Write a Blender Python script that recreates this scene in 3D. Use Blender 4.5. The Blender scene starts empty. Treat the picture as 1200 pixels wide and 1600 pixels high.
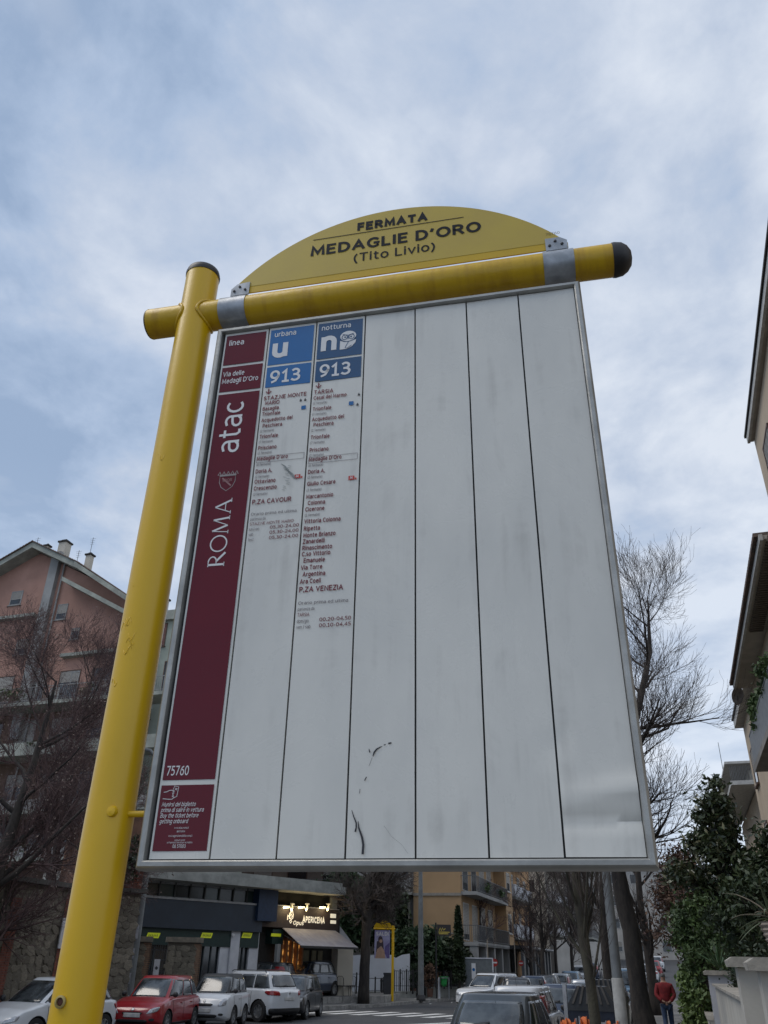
import bpy, bmesh, math, random
import numpy as np
from mathutils import Vector, Matrix
from mathutils.bvhtree import BVHTree
PI = math.pi; R = math.radians
scene = bpy.context.scene; col = scene.collection

# ------------------------------------------------------------------ camera, world, sun, exposure
H_EYE = 2.0; F_PX = 1265.5; PITCH = 0.507338; ROLL = 0.020438
_f = Vector((0, math.cos(PITCH), math.sin(PITCH))); _r = Vector((1, 0, 0)); _u = _r.cross(_f)
CR = math.cos(ROLL)*_r + math.sin(ROLL)*_u; CU = -math.sin(ROLL)*_r + math.cos(ROLL)*_u
cd = bpy.data.cameras.new('camera'); cam = bpy.data.objects.new('camera', cd); col.objects.link(cam)
m3 = Matrix((CR, CU, -_f)).transposed(); cam.matrix_world = Matrix.Translation((0, 0, H_EYE)) @ m3.to_4x4()
cd.sensor_fit = 'VERTICAL'; cd.sensor_height = 32; cd.sensor_width = 24; cd.lens = F_PX/1600*32
cd.clip_start = .05; cd.clip_end = 2500
scene.camera = cam
world = bpy.data.worlds.new('World'); scene.world = world; world.use_nodes = True
SUN_EL, SUN_AZ = R(56), R(-98)
def build_world():
    nt = world.node_tree; N = nt.nodes; Lk = nt.links; N.clear()
    out = N.new('ShaderNodeOutputWorld'); bg = N.new('ShaderNodeBackground'); bg.inputs[1].default_value = .1
    sky = N.new('ShaderNodeTexSky'); sky.sky_type = 'NISHITA'; sky.sun_disc = False
    sky.sun_elevation = SUN_EL; sky.sun_rotation = SUN_AZ
    tc = N.new('ShaderNodeTexCoord'); sx = N.new('ShaderNodeSeparateXYZ'); Lk.new(tc.outputs['Generated'], sx.inputs[0])
    def M(op, a, b=None):
        n = N.new('ShaderNodeMath'); n.operation = op
        for i, v in enumerate((a, b)):
            if v is None: continue
            if isinstance(v, (int, float)): n.inputs[i].default_value = v
            else: Lk.new(v, n.inputs[i])
        return n.outputs[0]
    zz = M('ADD', M('MAXIMUM', sx.outputs[2], 0.0), .16)
    cx = N.new('ShaderNodeCombineXYZ'); Lk.new(M('DIVIDE', sx.outputs[0], zz), cx.inputs[0]); Lk.new(M('DIVIDE', sx.outputs[1], zz), cx.inputs[1])
    def noise(scale, det, rough, dist=0., loc=(0, 0, 0), sc=(1, 1, 1), rz=0):
        mp = N.new('ShaderNodeMapping'); mp.inputs['Location'].default_value = loc; mp.inputs['Scale'].default_value = sc
        mp.inputs['Rotation'].default_value = (0, 0, rz)
        Lk.new(cx.outputs[0], mp.inputs[0])
        n = N.new('ShaderNodeTexNoise'); n.inputs['Scale'].default_value = scale; n.inputs['Detail'].default_value = det
        n.inputs['Roughness'].default_value = rough; n.inputs['Distortion'].default_value = dist; Lk.new(mp.outputs[0], n.inputs[0]); return n.outputs[0]
    big = noise(1.3, 3, .5, .3, (3.1, 1.7, 0))
    mid = noise(3.4, 9, .58, .25, (7.3, 2.2, 0), (1, .85, 1), .75)
    pat = noise(2.4, 5, .5, .2, (1.9, 8.4, 0))
    # clouds are a little thinner to the left of the view
    left = M('MULTIPLY', sx.outputs[0], .34)
    fin = noise(8.5, 6, .6, .2, (2.2, 5.1, 0))
    f1 = M('ADD', M('MULTIPLY', M('SUBTRACT', fin, .5), .30), M('ADD', -.235, M('ADD', M('ADD', M('MULTIPLY', big, .62), M('MULTIPLY', mid, 1.05)), left)))
    ramp = N.new('ShaderNodeValToRGB'); Lk.new(f1, ramp.inputs[0]); e = ramp.color_ramp.elements
    e[0].position = .36; e[0].color = (.27, .36, .51, 1)
    e[1].position = .84; e[1].color = (.64, .69, .77, 1)
    k = e.new(.50); k.color = (.36, .45, .60, 1)
    k = e.new(.62); k.color = (.45, .52, .64, 1)
    r2 = N.new('ShaderNodeValToRGB'); Lk.new(pat, r2.inputs[0]); e = r2.color_ramp.elements
    e[0].position = .56; e[0].color = (0, 0, 0, 1); e[1].position = .74; e[1].color = (.20, .17, .13, 1)
    ad = N.new('ShaderNodeMix'); ad.data_type = 'RGBA'; ad.blend_type = 'ADD'; ad.inputs[0].default_value = 1
    Lk.new(ramp.outputs[0], ad.inputs[6]); Lk.new(r2.outputs[0], ad.inputs[7])
    # paler towards the horizon
    hz = N.new('ShaderNodeMapRange'); hz.inputs[1].default_value = .02; hz.inputs[2].default_value = .5; hz.inputs[3].default_value = .55; hz.inputs[4].default_value = 0
    Lk.new(sx.outputs[2], hz.inputs[0])
    mh = N.new('ShaderNodeMix'); mh.data_type = 'RGBA'; Lk.new(hz.outputs[0], mh.inputs[0]); Lk.new(ad.outputs[2], mh.inputs[6]); mh.inputs[7].default_value = (.54, .64, .79, 1)
    sc = N.new('ShaderNodeMix'); sc.data_type = 'RGBA'; sc.blend_type = 'MULTIPLY'; sc.inputs[0].default_value = 1
    Lk.new(mh.outputs[2], sc.inputs[6]); sc.inputs[7].default_value = (10, 10, 10, 1); sc.clamp_result = False
    mx = N.new('ShaderNodeMix'); mx.data_type = 'RGBA'; mx.inputs[0].default_value = .93
    Lk.new(sky.outputs[0], mx.inputs[6]); Lk.new(sc.outputs[2], mx.inputs[7])
    Lk.new(mx.outputs[2], bg.inputs[0]); Lk.new(bg.outputs[0], out.inputs[0])
build_world()
sd = bpy.data.lights.new('sun', 'SUN'); sd.energy = 1.25; sd.angle = R(35); sd.color = (1, .93, .84)
sun = bpy.data.objects.new('sun', sd); col.objects.link(sun); sun.rotation_euler = (PI/2-SUN_EL, 0, PI-SUN_AZ if False else -SUN_AZ+PI)
_sd = Vector((math.sin(SUN_AZ)*math.cos(SUN_EL), math.cos(SUN_AZ)*math.cos(SUN_EL), math.sin(SUN_EL)))
sun.rotation_euler = _sd.to_track_quat('Z', 'Y').to_euler()
vs = scene.view_settings; vs.view_transform = 'Standard'; vs.look = 'None'; vs.exposure = .27; vs.gamma = 1; vs.use_curve_mapping = False

# ------------------------------------------------------------------ measuring helpers (photo pixel -> place in the world)
def ray(px, py): return _f*F_PX + CR*(px-600) - CU*(py-800)
def at(px, py, Y):
    d = ray(px, py); s = Y/d.y; return Vector((d.x*s, Y, H_EYE+d.z*s))
def gx(px, Y): return (px-585)/1448*Y
S_ST = .335; ST_A = math.atan(S_ST); SV = Vector((math.sin(ST_A), math.cos(ST_A), 0)); SR = Vector((SV.y, -SV.x, 0))
def stp(off, Y, z=0): return Vector((off+S_ST*Y, Y, z))

# ------------------------------------------------------------------ materials
MATS = {}
def mat(name, c, rough=.7, metal=0, var=.12, scale=6, bump=.0, bscale=None, c2=None, coat=0, spec=.5, emit=0, streak=None, detail=4, lo=.4, hi=.65, obj=True):
    if name in MATS: return MATS[name]
    m = bpy.data.materials.new(name); m.use_nodes = True; nt = m.node_tree; N = nt.nodes; Lk = nt.links
    b = N['Principled BSDF']; b.inputs['Roughness'].default_value = rough; b.inputs['Metallic'].default_value = metal
    b.inputs['Coat Weight'].default_value = coat; b.inputs['Specular IOR Level'].default_value = spec
    tc = N.new('ShaderNodeTexCoord'); mp = N.new('ShaderNodeMapping'); Lk.new(tc.outputs['Object'], mp.inputs[0])
    if streak: mp.inputs['Scale'].default_value = streak
    n = N.new('ShaderNodeTexNoise'); n.inputs['Scale'].default_value = scale; n.inputs['Detail'].default_value = detail; n.inputs['Roughness'].default_value = .6
    Lk.new(mp.outputs[0], n.inputs[0])
    r = N.new('ShaderNodeValToRGB'); Lk.new(n.outputs[0], r.inputs[0]); e = r.color_ramp.elements
    c2 = c2 or tuple(max(0, x*(1-var*2)) for x in c)
    e[0].position = lo; e[1].position = hi; e[0].color = (*c2, 1); e[1].color = (*c, 1)
    Lk.new(r.outputs[0], b.inputs['Base Color'])
    if emit:
        Lk.new(r.outputs[0], b.inputs['Emission Color']); b.inputs['Emission Strength'].default_value = emit
    if bump:
        n2 = N.new('ShaderNodeTexNoise'); n2.inputs['Scale'].default_value = bscale or scale*4; n2.inputs['Detail'].default_value = 4; Lk.new(tc.outputs['Object'], n2.inputs[0])
        bp = N.new('ShaderNodeBump'); bp.inputs['Strength'].default_value = bump; bp.inputs['Distance'].default_value = .02; Lk.new(n2.outputs[0], bp.inputs['Height']); Lk.new(bp.outputs[0], b.inputs['Normal'])
    MATS[name] = m; return m
def random_tint(m, amt=.25):
    """each object with this material gets its own slight tint"""
    nt = m.node_tree; N = nt.nodes; Lk = nt.links; b = N['Principled BSDF']; src = b.inputs['Base Color'].links[0].from_socket
    oi = N.new('ShaderNodeObjectInfo'); mr = N.new('ShaderNodeMapRange'); mr.inputs[3].default_value = 1-amt; mr.inputs[4].default_value = 1+amt; Lk.new(oi.outputs['Random'], mr.inputs[0])
    mx = N.new('ShaderNodeVectorMath'); mx.operation = 'SCALE'; Lk.new(src, mx.inputs[0]); Lk.new(mr.outputs[0], mx.inputs['Scale']); Lk.new(mx.outputs[0], b.inputs['Base Color']); return m

# ------------------------------------------------------------------ mesh builder
class MB:
    def __init__(s): s.v = []; s.f = []; s.m = []; s.mi = 0
    def add(s, vs, fs):
        o = len(s.v); s.v.extend([tuple(x) for x in vs]); s.f.extend([tuple(i+o for i in f) for f in fs]); s.m.extend([s.mi]*len(fs)); return s
    def box(s, x0, x1, y0, y1, z0, z1):
        if x0 > x1: x0, x1 = x1, x0
        if y0 > y1: y0, y1 = y1, y0
        if z0 > z1: z0, z1 = z1, z0
        return s.add([(x0,y0,z0),(x1,y0,z0),(x1,y1,z0),(x0,y1,z0),(x0,y0,z1),(x1,y0,z1),(x1,y1,z1),(x0,y1,z1)],
              [(0,3,2,1),(4,5,6,7),(0,1,5,4),(1,2,6,5),(2,3,7,6),(3,0,4,7)])
    def bar(s, a, b, w, h=None):
        return s.tube([a, b], [w/2*1.414]*2, 4, ph=PI/4, sq=(h or w)/w)
    def tube(s, pts, rad, n=8, cap=True, ph=0, sq=1):
        pts = [Vector(p) for p in pts]; base = len(s.v); k = len(pts)
        ref = None
        for i, p in enumerate(pts):
            d = (pts[min(i+1, k-1)]-pts[max(i-1, 0)])
            if d.length < 1e-9: d = Vector((0, 0, 1))
            d.normalize()
            if ref is None:
                ref = Vector((0, 0, 1)) if abs(d.z) < .9 else Vector((1, 0, 0))
            a = d.cross(ref)
            if a.length < 1e-6: a = d.orthogonal()
            a.normalize(); b = a.cross(d); ref = b
            r = rad[i] if not isinstance(rad, (int, float)) else rad
            for j in range(n):
                t = ph+2*PI*j/n; q = p+a*(math.cos(t)*r)+b*(math.sin(t)*r*sq); s.v.append((q.x, q.y, q.z))
        for i in range(k-1):
            for j in range(n):
                j2 = (j+1) % n; s.f.append((base+i*n+j, base+i*n+j2, base+(i+1)*n+j2, base+(i+1)*n+j)); s.m.append(s.mi)
        if cap:
            s.f.append(tuple(base+j for j in range(n-1, -1, -1))); s.f.append(tuple(base+(k-1)*n+j for j in range(n))); s.m += [s.mi]*2
        return s
    def lathe(s, prof, n=16, c=(0, 0, 0), ax='z', caps=True):
        base = len(s.v)
        for r, z in prof:
            for j in range(n):
                t = 2*PI*j/n; x, y = r*math.cos(t), r*math.sin(t)
                p = (x, y, z) if ax == 'z' else ((x, z, y) if ax == 'y' else (z, x, y))
                s.v.append((p[0]+c[0], p[1]+c[1], p[2]+c[2]))
        for i in range(len(prof)-1):
            for j in range(n):
                j2 = (j+1) % n; s.f.append((base+i*n+j, base+i*n+j2, base+(i+1)*n+j2, base+(i+1)*n+j)); s.m.append(s.mi)
        if caps: s.f.append(tuple(base+j for j in range(n-1, -1, -1))); s.f.append(tuple(base+(len(prof)-1)*n+j for j in range(n))); s.m += [s.mi]*2
        return s
    def prism(s, poly, z0, z1):
        n = len(poly); vs = [(x, y, z0) for x, y in poly]+[(x, y, z1) for x, y in poly]
        fs = [tuple(range(n-1, -1, -1)), tuple(range(n, 2*n))]+[(i, (i+1) % n, n+(i+1) % n, n+i) for i in range(n)]
        return s.add(vs, fs)
    def prism_y(s, poly, y0, y1):       # poly in (x,z), extruded along y
        n = len(poly); vs = [(x, y0, z) for x, z in poly]+[(x, y1, z) for x, z in poly]
        fs = [tuple(range(n)), tuple(range(2*n-1, n-1, -1))]+[((i+1) % n, i, n+i, n+(i+1) % n) for i in range(n)]
        return s.add(vs, fs)
    def mesh(s, name, mats, smooth=False, fix=True):
        me = bpy.data.meshes.new(name); me.from_pydata(s.v, [], s.f)
        for m in (mats if isinstance(mats, (list, tuple)) else [mats]): me.materials.append(m)
        if any(s.m): me.polygons.foreach_set('material_index', s.m)
        if fix:
            bm = bmesh.new(); bm.from_mesh(me); bmesh.ops.recalc_face_normals(bm, faces=bm.faces); bm.to_mesh(me); bm.free()
        if smooth:
            me.polygons.foreach_set('use_smooth', [True]*len(me.polygons))
            if smooth is not True: me.set_sharp_from_angle(angle=smooth)
        me.update(); return me
    def build(s, name, mats, parent=None, smooth=False, fix=True):
        return link(name, s.mesh(name, mats, smooth, fix), parent)
def link(name, me, parent=None, loc=None, rz=None):
    o = bpy.data.objects.new(name, me); col.objects.link(o)
    if parent is not None: o.parent = parent
    if loc is not None: o.location = loc
    if rz is not None: o.rotation_euler = (0, 0, rz)
    return o
def tag(o, label=None, cat=None, group=None, kind=None):
    if label: o['label'] = label
    if cat: o['category'] = cat
    if group: o['group'] = group
    if kind: o['kind'] = kind
    return o
def empty(name, loc, rz=0, label=None, cat=None, group=None):
    o = bpy.data.objects.new(name, None); col.objects.link(o); o.location = loc; o.rotation_euler = (0, 0, rz); o.empty_display_size = .2
    return tag(o, label, cat, group)
def dup(root, loc, rz=0, label=None, scale=None, paint=None):
    def cp(o, parent):
        c = o.copy(); col.objects.link(c)
        if parent is not None: c.parent = parent
        if paint and c.get('paint'):
            c.material_slots[0].link = 'OBJECT'; c.material_slots[0].material = paint
        for ch in o.children: cp(ch, c)
        return c
    r = cp(root, None); r.location = loc; r.rotation_euler = (0, 0, rz)
    if label: r['label'] = label
    if scale: r.scale = scale
    return r
rnd = random.Random(7)

# ------------------------------------------------------------------ lettering
# ------------------------------------------------------------------ a humanist sans drawn with pen strokes (cap height 1, x-height .74)
def _A(cx, cy, rx, ry, a0, a1, n=None):
    n = n or max(4, int(abs(a1-a0)/22)); return [(cx+rx*math.cos(R(a0+(a1-a0)*i/n)), cy+ry*math.sin(R(a0+(a1-a0)*i/n))) for i in range(n+1)]
X_ = .74
GL = {
'A': (.66, [[(0, 0), (.33, 1), (.66, 0)], [(.12, .33), (.54, .33)]]), 'B': (.52, [[(0, 0), (0, 1)], [(0, 1), (.26, 1)]+_A(.26, .77, .22, .23, 90, -90)+[(0, .54)], [(.26, .54)]+_A(.26, .27, .27, .27, 90, -90)+[(0, 0)]]),
'C': (.56, [_A(.34, .5, .34, .5, 50, 310)]), 'D': (.6, [[(0, 0), (0, 1), (.2, 1)]+_A(.22, .5, .38, .5, 90, -90)+[(0, 0)]]), 'E': (.46, [[(.46, 1), (0, 1), (0, 0), (.46, 0)], [(0, .53), (.4, .53)]]),
'F': (.44, [[(.44, 1), (0, 1), (0, 0)], [(0, .5), (.4, .5)]]), 'G': (.64, [_A(.36, .5, .36, .5, 48, 325, 14)+[(.64, .2), (.64, .46), (.4, .46)]]), 'I': (.02, [[(0, 0), (0, 1)]]), 'L': (.42, [[(0, 1), (0, 0), (.42, 0)]]),
'M': (.74, [[(0, 0), (.04, 1), (.37, .2), (.70, 1), (.74, 0)]]), 'N': (.58, [[(0, 0), (0, 1), (.58, 0), (.58, 1)]]), 'O': (.72, [_A(.36, .5, .36, .5, 90, 450, 22)]), 'P': (.5, [[(0, 0), (0, 1), (.24, 1)]+_A(.24, .73, .26, .27, 90, -90)+[(0, .46)]]),
'Q': (.72, [_A(.36, .5, .36, .5, 90, 450, 22), [(.42, .2), (.72, -.1)]]), 'R': (.54, [[(0, 0), (0, 1), (.24, 1)]+_A(.24, .74, .25, .26, 90, -90)+[(0, .48)], [(.25, .48), (.54, 0)]]), 'S': (.48, [_A(.25, .74, .23, .26, 40, 270, 8)+_A(.25, .25, .25, .25, 90, -140, 8)]),
'T': (.56, [[(0, 1), (.56, 1)], [(.28, 1), (.28, 0)]]), 'U': (.56, [[(0, 1), (0, .3)]+_A(.28, .28, .28, .28, 180, 360)+[(.56, 1)]]), 'V': (.6, [[(0, 1), (.3, 0), (.6, 1)]]), 'Z': (.52, [[(0, 1), (.52, 1), (0, 0), (.52, 0)]]),
'a': (.44, [[(.05, .68)]+_A(.22, .50, .22, .24, 95, 0, 4)+[(.44, 0)], [(.44, .44), (.22, .42)]+_A(.20, .21, .20, .21, 90, 270, 6)+[(.32, .02), (.44, .16)]]), 'b': (.46, [[(0, 1.03), (0, 0)], _A(.23, .37, .23, .37, 155, -155, 12)]),
'c': (.38, [_A(.25, .37, .25, .37, 55, 305)]), 'd': (.46, [[(.46, 1.03), (.46, 0)], _A(.23, .37, .23, .37, 25, 335, 12)]), 'e': (.46, [[(.02, .40), (.46, .40)]+_A(.24, .37, .23, .37, 5, 310, 12)]), 'f': (.3, [[(.32, 1.02), (.2, 1.03), (.12, .9), (.12, 0)], [(0, .72), (.28, .72)]]),
'g': (.46, [[(.46, .74), (.46, -.12)]+_A(.24, -.12, .22, .17, 0, -150, 6), _A(.23, .38, .23, .36, 25, 335, 12)]), 'h': (.44, [[(0, 1.03), (0, 0)], [(0, .5)]+_A(.22, .50, .22, .24, 170, 0, 7)+[(.44, 0)]]), 'i': (.02, [[(0, .74), (0, 0)], [(0, .92), (0, 1.03)]]),
'k': (.42, [[(0, 1.03), (0, 0)], [(.4, .74), (.03, .38), (.42, 0)]]), 'l': (.02, [[(0, 1.03), (0, 0)]]), 'm': (.72, [[(0, .74), (0, 0)], [(0, .52)]+_A(.18, .52, .18, .22, 165, 0, 6)+[(.36, 0)], [(.36, .52)]+_A(.54, .52, .18, .22, 165, 0, 6)+[(.72, 0)]]),
'n': (.44, [[(0, .74), (0, 0)], [(0, .5)]+_A(.22, .50, .22, .24, 165, 0, 7)+[(.44, 0)]]), 'o': (.48, [_A(.24, .37, .24, .37, 90, 450, 16)]), 'p': (.46, [[(0, .74), (0, -.28)], _A(.23, .37, .23, .37, 155, -155, 12)]), 'q': (.46, [[(.46, .74), (.46, -.28)], _A(.23, .37, .23, .37, 25, 335, 12)]),
'r': (.26, [[(0, .74), (0, 0)], [(0, .48), (.1, .68), (.28, .73)]]), 's': (.36, [_A(.19, .555, .17, .185, 45, 270, 7)+_A(.18, .185, .18, .185, 90, -135, 7)]), 't': (.28, [[(.10, .95), (.10, .14), (.18, .01), (.3, .02)], [(0, .72), (.28, .72)]]),
'u': (.44, [[(0, .74), (0, .24)]+_A(.22, .24, .22, .24, 180, 350, 7), [(.44, .74), (.44, 0)]]), 'v': (.46, [[(0, .74), (.23, 0), (.46, .74)]]), 'w': (.7, [[(0, .74), (.18, 0), (.35, .7), (.52, 0), (.7, .74)]]), 'y': (.46, [[(0, .74), (.24, .04)], [(.46, .74), (.2, -.18), (.06, -.28)]]), 'z': (.38, [[(0, .74), (.38, .74), (0, 0), (.38, 0)]]),
'0': (.5, [_A(.25, .5, .25, .5, 90, 450, 18)]), '1': (.34, [[(0, .78), (.2, 1), (.2, 0)], [(.02, 0), (.38, 0)]]), '2': (.48, [_A(.23, .73, .22, .27, 160, -30, 8)+[(.0, 0), (.48, 0)]]), '3': (.46, [_A(.2, .76, .22, .24, 140, -90, 9)+[(.12, .52)], [(.2, .52)]+_A(.2, .26, .26, .26, 90, -140, 9)]),
'4': (.5, [[(.38, 0), (.38, 1), (0, .3), (.52, .3)]]), '5': (.44, [[(.42, 1), (.06, 1), (.05, .58)]+_A(.18, .31, .26, .31, 100, -130, 9)]), '6': (.48, [[(.42, .98), (.2, .86), (.03, .5)]+_A(.25, .31, .24, .31, 160, 520, 16)]), '7': (.46, [[(0, 1), (.46, 1), (.14, 0)]]),
'9': (.48, [_A(.24, .69, .24, .31, 340, -20, 16)+[(.45, .5), (.3, .14), (.08, .02)]]), '.': (.02, [[(0, -.01), (0, .1)]]), '-': (.22, [[(0, .37), (.22, .37)]]), '\u2019': (.08, [[(.06, 1.02), (.0, .78)]]), '(': (.16, [_A(.42, .42, .42, .68, 128, 232)]), ')': (.16, [_A(-.26, .42, .42, .68, 52, -52)]), '/': (.3, [[(0, -.1), (.3, 1.05)]]),
'@': (.7, [_A(.35, .37, .35, .45, -40, 300, 14), _A(.35, .37, .15, .2, 0, 360, 10)]), '\u00e0': (.44, [[(.05, .68)]+_A(.22, .50, .22, .24, 95, 0, 4)+[(.44, 0)], [(.44, .44), (.22, .42)]+_A(.20, .21, .20, .21, 90, 270, 6)+[(.32, .02), (.44, .16)], [(.12, 1), (.26, .86)]])}
def text(mb, st, x, z, cap, y=0., width=None, bold=.012, sx=.86, shear=0., anchor='l', up=False, mirror=1, word=None):
    """flat lettering in the local x-z plane; cap = capital height, bold ~ .0 thin ... .045 heavy"""
    w = .105+bold*2.6; gap = .12+w*.95; pen = 0.; out = []; wi = 0
    for ch in st:
        if ch == ' ': pen += .36; wi += 1; continue
        adv, strokes = GL[ch]; out.append((pen, strokes if word is None or word == wi else [])); pen += adv+gap
    tot = pen-gap+w
    k = cap; kx = (width/tot) if width else cap*sx
    ox = {'l': 0, 'c': -tot*kx/2, 'r': -tot*kx}[anchor]; q = 0
    wz = w*k; wx = w*kx
    for pn, strokes in out:
        for s in strokes:
            s = [s[0]]+[b for a_, b in zip(s, s[1:]) if abs(a_[0]-b[0])+abs(a_[1]-b[1]) > 1e-4]
            P = [Vector((pn+w/2+a, 0, (w/2+b*(1-w)) if b >= 0 else b)) for a, b in s]; n = len(P); closed = (P[0]-P[-1]).length < 1e-5; L = []
            for i, p in enumerate(P):
                if closed and i in (0, n-1): d0 = P[1]-P[0]; d1 = P[-1]-P[-2]
                else: d0 = P[min(i+1, n-1)]-P[min(i, n-2)]; d1 = P[max(i, 1)]-P[max(i-1, 0)]
                d0 = d0.normalized(); d1 = d1.normalized(); t = (d0+d1)
                if t.length < .3: t = d0
                t.normalize(); nn = Vector((-t.z, 0, t.x)); c = max(.45, nn.dot(Vector((-d0.z, 0, d0.x)))); h = w/2/c
                pp = p.copy()
                if not closed and i == 0: pp -= d0*w*.3
                if not closed and i == n-1: pp += d1*w*.3
                L.append((pp+nn*h, pp-nn*h))
            q += 1; yy = y-(q % 7)*.00002; vs = []
            for ab in L:
                for c in ab:
                    a, b = c.x*kx+ox, c.z*k; a += shear*b
                    vs.append((x-b, yy, z+a) if up else (x+a*mirror, yy, z+b))
            mb.add(vs, [(2*i, 2*i+1, 2*i+3, 2*i+2) for i in range(len(L)-1)])

def stroke(mb, pts, w, y=0.):
    """flat pen stroke in x-z"""
    pts = [Vector((p[0], 0, p[1])) for p in pts]; L = []
    for i, p in enumerate(pts):
        d = pts[min(i+1, len(pts)-1)]-pts[max(i-1, 0)]; d.normalize(); n = Vector((-d.z, 0, d.x)); ww = w[i] if isinstance(w, (list, tuple)) else w
        L.append((p+n*ww/2, p-n*ww/2))
    vs = [(q.x, y, q.z) for ab in L for q in ab]; mb.add(vs, [(2*i, 2*i+1, 2*i+3, 2*i+2) for i in range(len(pts)-1)])
def disc(mb, x, z, r, y=0., n=20, rx=None):
    mb.add([(x+(rx or r)*math.cos(2*PI*i/n), y, z+r*math.sin(2*PI*i/n)) for i in range(n)], [tuple(range(n))])
def rect(mb, x0, x1, z0, z1, y=0.): mb.add([(x0, y, z0), (x1, y, z0), (x1, y, z1), (x0, y, z1)], [(0, 1, 2, 3)])
def outline(mb, x0, x1, z0, z1, w, y=0.):
    rect(mb, x0, x1, z0, z0+w, y); rect(mb, x0, x1, z1-w, z1, y); rect(mb, x0, x0+w, z0+w, z1-w, y); rect(mb, x1-w, x1, z0+w, z1-w, y)

# common materials
YEL = (.60, .40, .015)
asphalt = mat('asphalt', (.062, .063, .066), .85, scale=.7, c2=(.045, .046, .049), bump=.3, bscale=60, detail=8)
def asphalt_marks():
    pass
pave_m = mat('paving', (.19, .185, .175), .85, scale=.8, c2=(.11, .108, .103), bump=.3, bscale=25, detail=8)
kerb_m = mat('kerb_stone', (.33, .32, .30), .8, scale=3, c2=(.2, .195, .185), bump=.2)
white_road = mat('road_paint', (.62, .62, .60), .7, scale=5, c2=(.34, .34, .33), detail=8, lo=.35, hi=.5)
black_m = mat('black_iron', (.02, .02, .022), .5)
steel = mat('galvanised_steel', (.36, .38, .40), .45, .7, scale=14, var=.12)
glass_dark = mat('window_glass', (.02, .025, .03), .06, scale=.4, c2=(.012, .014, .016), spec=.8)
conc = mat('concrete', (.33, .335, .31), .8, scale=1.5, c2=(.21, .215, .2), bump=.2, detail=8)

# ------------------------------------------------------------------ THE BUS STOP SIGN
BY = -0.2175168; BX, BYY = -.551491, 2.024405; ZB, ZT = 2.1746, 3.7883
yellow = mat('yellow_paint', (.66, .405, .003), .34, scale=5, c2=(.60, .365, .003), bump=.025, bscale=60, coat=.08, streak=(1, 1, .35), detail=8, lo=.3, hi=.5)
def stained_yellow():
    m = mat('stained_yellow_paint', (.60, .37, .004), .4, scale=9, c2=(.47, .27, .006), bump=.08, bscale=45, coat=.05, streak=(3, 1, .5), detail=10, lo=.30, hi=.52)
    return m
syel = stained_yellow()
pale_yel = mat('faded_yellow_sticker', (.50, .365, .045), .42, scale=6, c2=(.47, .34, .05), coat=.05)
band_yel = mat('yellow_flange', (.58, .37, .003), .4, scale=6, var=.04)
maroon = mat('maroon_print', (.115, .0015, .009), .2, scale=3, c2=(.105, .0015, .009), coat=.0, spec=.35)
blue1 = mat('blue_print', (.004, .115, .33), .2, scale=3, var=.03, coat=.3)
blue2 = mat('dark_blue_print', (.004, .062, .165), .2, scale=3, var=.03, coat=.3)
w_ink = mat('white_print', (.66, .66, .66), .35, var=.02)
r_ink = mat('maroon_ink', (.15, .006, .022), .4, var=.03)
g_ink = mat('grey_ink', (.12, .10, .12), .4, var=.03)
k_ink = mat('black_ink', (.018, .018, .024), .4, var=.03)
red_ink = mat('red_ink', (.5, .04, .03), .4, var=.03)
alu = mat('aluminium_frame', (.42, .42, .40), .38, .5, scale=9, c2=(.30, .30, .285), bump=.05, detail=8, streak=(1, 1, 1))
alu_d = mat('dark_seam', (.03, .032, .032), .7)
galv = mat('galvanised_clamp', (.40, .42, .45), .42, .5, scale=25, c2=(.27, .29, .31))
def panel_mat():
    m = mat('white_enamel', (.66, .65, .60), .22, scale=1.6, c2=(.585, .58, .54), coat=.3, streak=(2.2, 1, 1), detail=9, lo=.36, hi=.58)
    nt = m.node_tree; N = nt.nodes; Lk = nt.links; b = N['Principled BSDF']; src = b.inputs['Base Color'].links[0].from_socket
    tc = N.new('ShaderNodeTexCoord'); mp = N.new('ShaderNodeMapping'); mp.inputs['Scale'].default_value = (14, 1, .9); Lk.new(tc.outputs['Object'], mp.inputs[0])
    n = N.new('ShaderNodeTexNoise'); n.inputs['Scale'].default_value = 2; n.inputs['Detail'].default_value = 6; Lk.new(mp.outputs[0], n.inputs[0])
    n3 = N.new('ShaderNodeTexNoise'); n3.inputs['Scale'].default_value = 3.1; n3.inputs['Detail'].default_value = 8; n3.inputs['Roughness'].default_value = .7; n3.inputs['Distortion'].default_value = 1.2; Lk.new(tc.outputs['Object'], n3.inputs[0])
    mm = N.new('ShaderNodeMath'); mm.operation = 'MULTIPLY'; Lk.new(n.outputs[0], mm.inputs[0]); Lk.new(n3.outputs[0], mm.inputs[1])
    r = N.new('ShaderNodeValToRGB'); Lk.new(mm.outputs[0], r.inputs[0]); r.color_ramp.elements[0].position = .27; r.color_ramp.elements[1].position = .42
    r.color_ramp.elements[0].color = (0, 0, 0, 1); r.color_ramp.elements[1].color = (.55, .55, .55, 1)
    mx = N.new('ShaderNodeMix'); mx.data_type = 'RGBA'; Lk.new(r.outputs[0], mx.inputs[0]); Lk.new(src, mx.inputs[6]); mx.inputs[7].default_value = (.44, .43, .395, 1); Lk.new(mx.outputs[2], b.inputs['Base Color'])
    mr = N.new('ShaderNodeMapRange'); mr.inputs[3].default_value = .16; mr.inputs[4].default_value = .42; Lk.new(n3.outputs[0], mr.inputs[0]); Lk.new(mr.outputs[0], b.inputs['Roughness'])
    return m
enamel = panel_mat()

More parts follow.
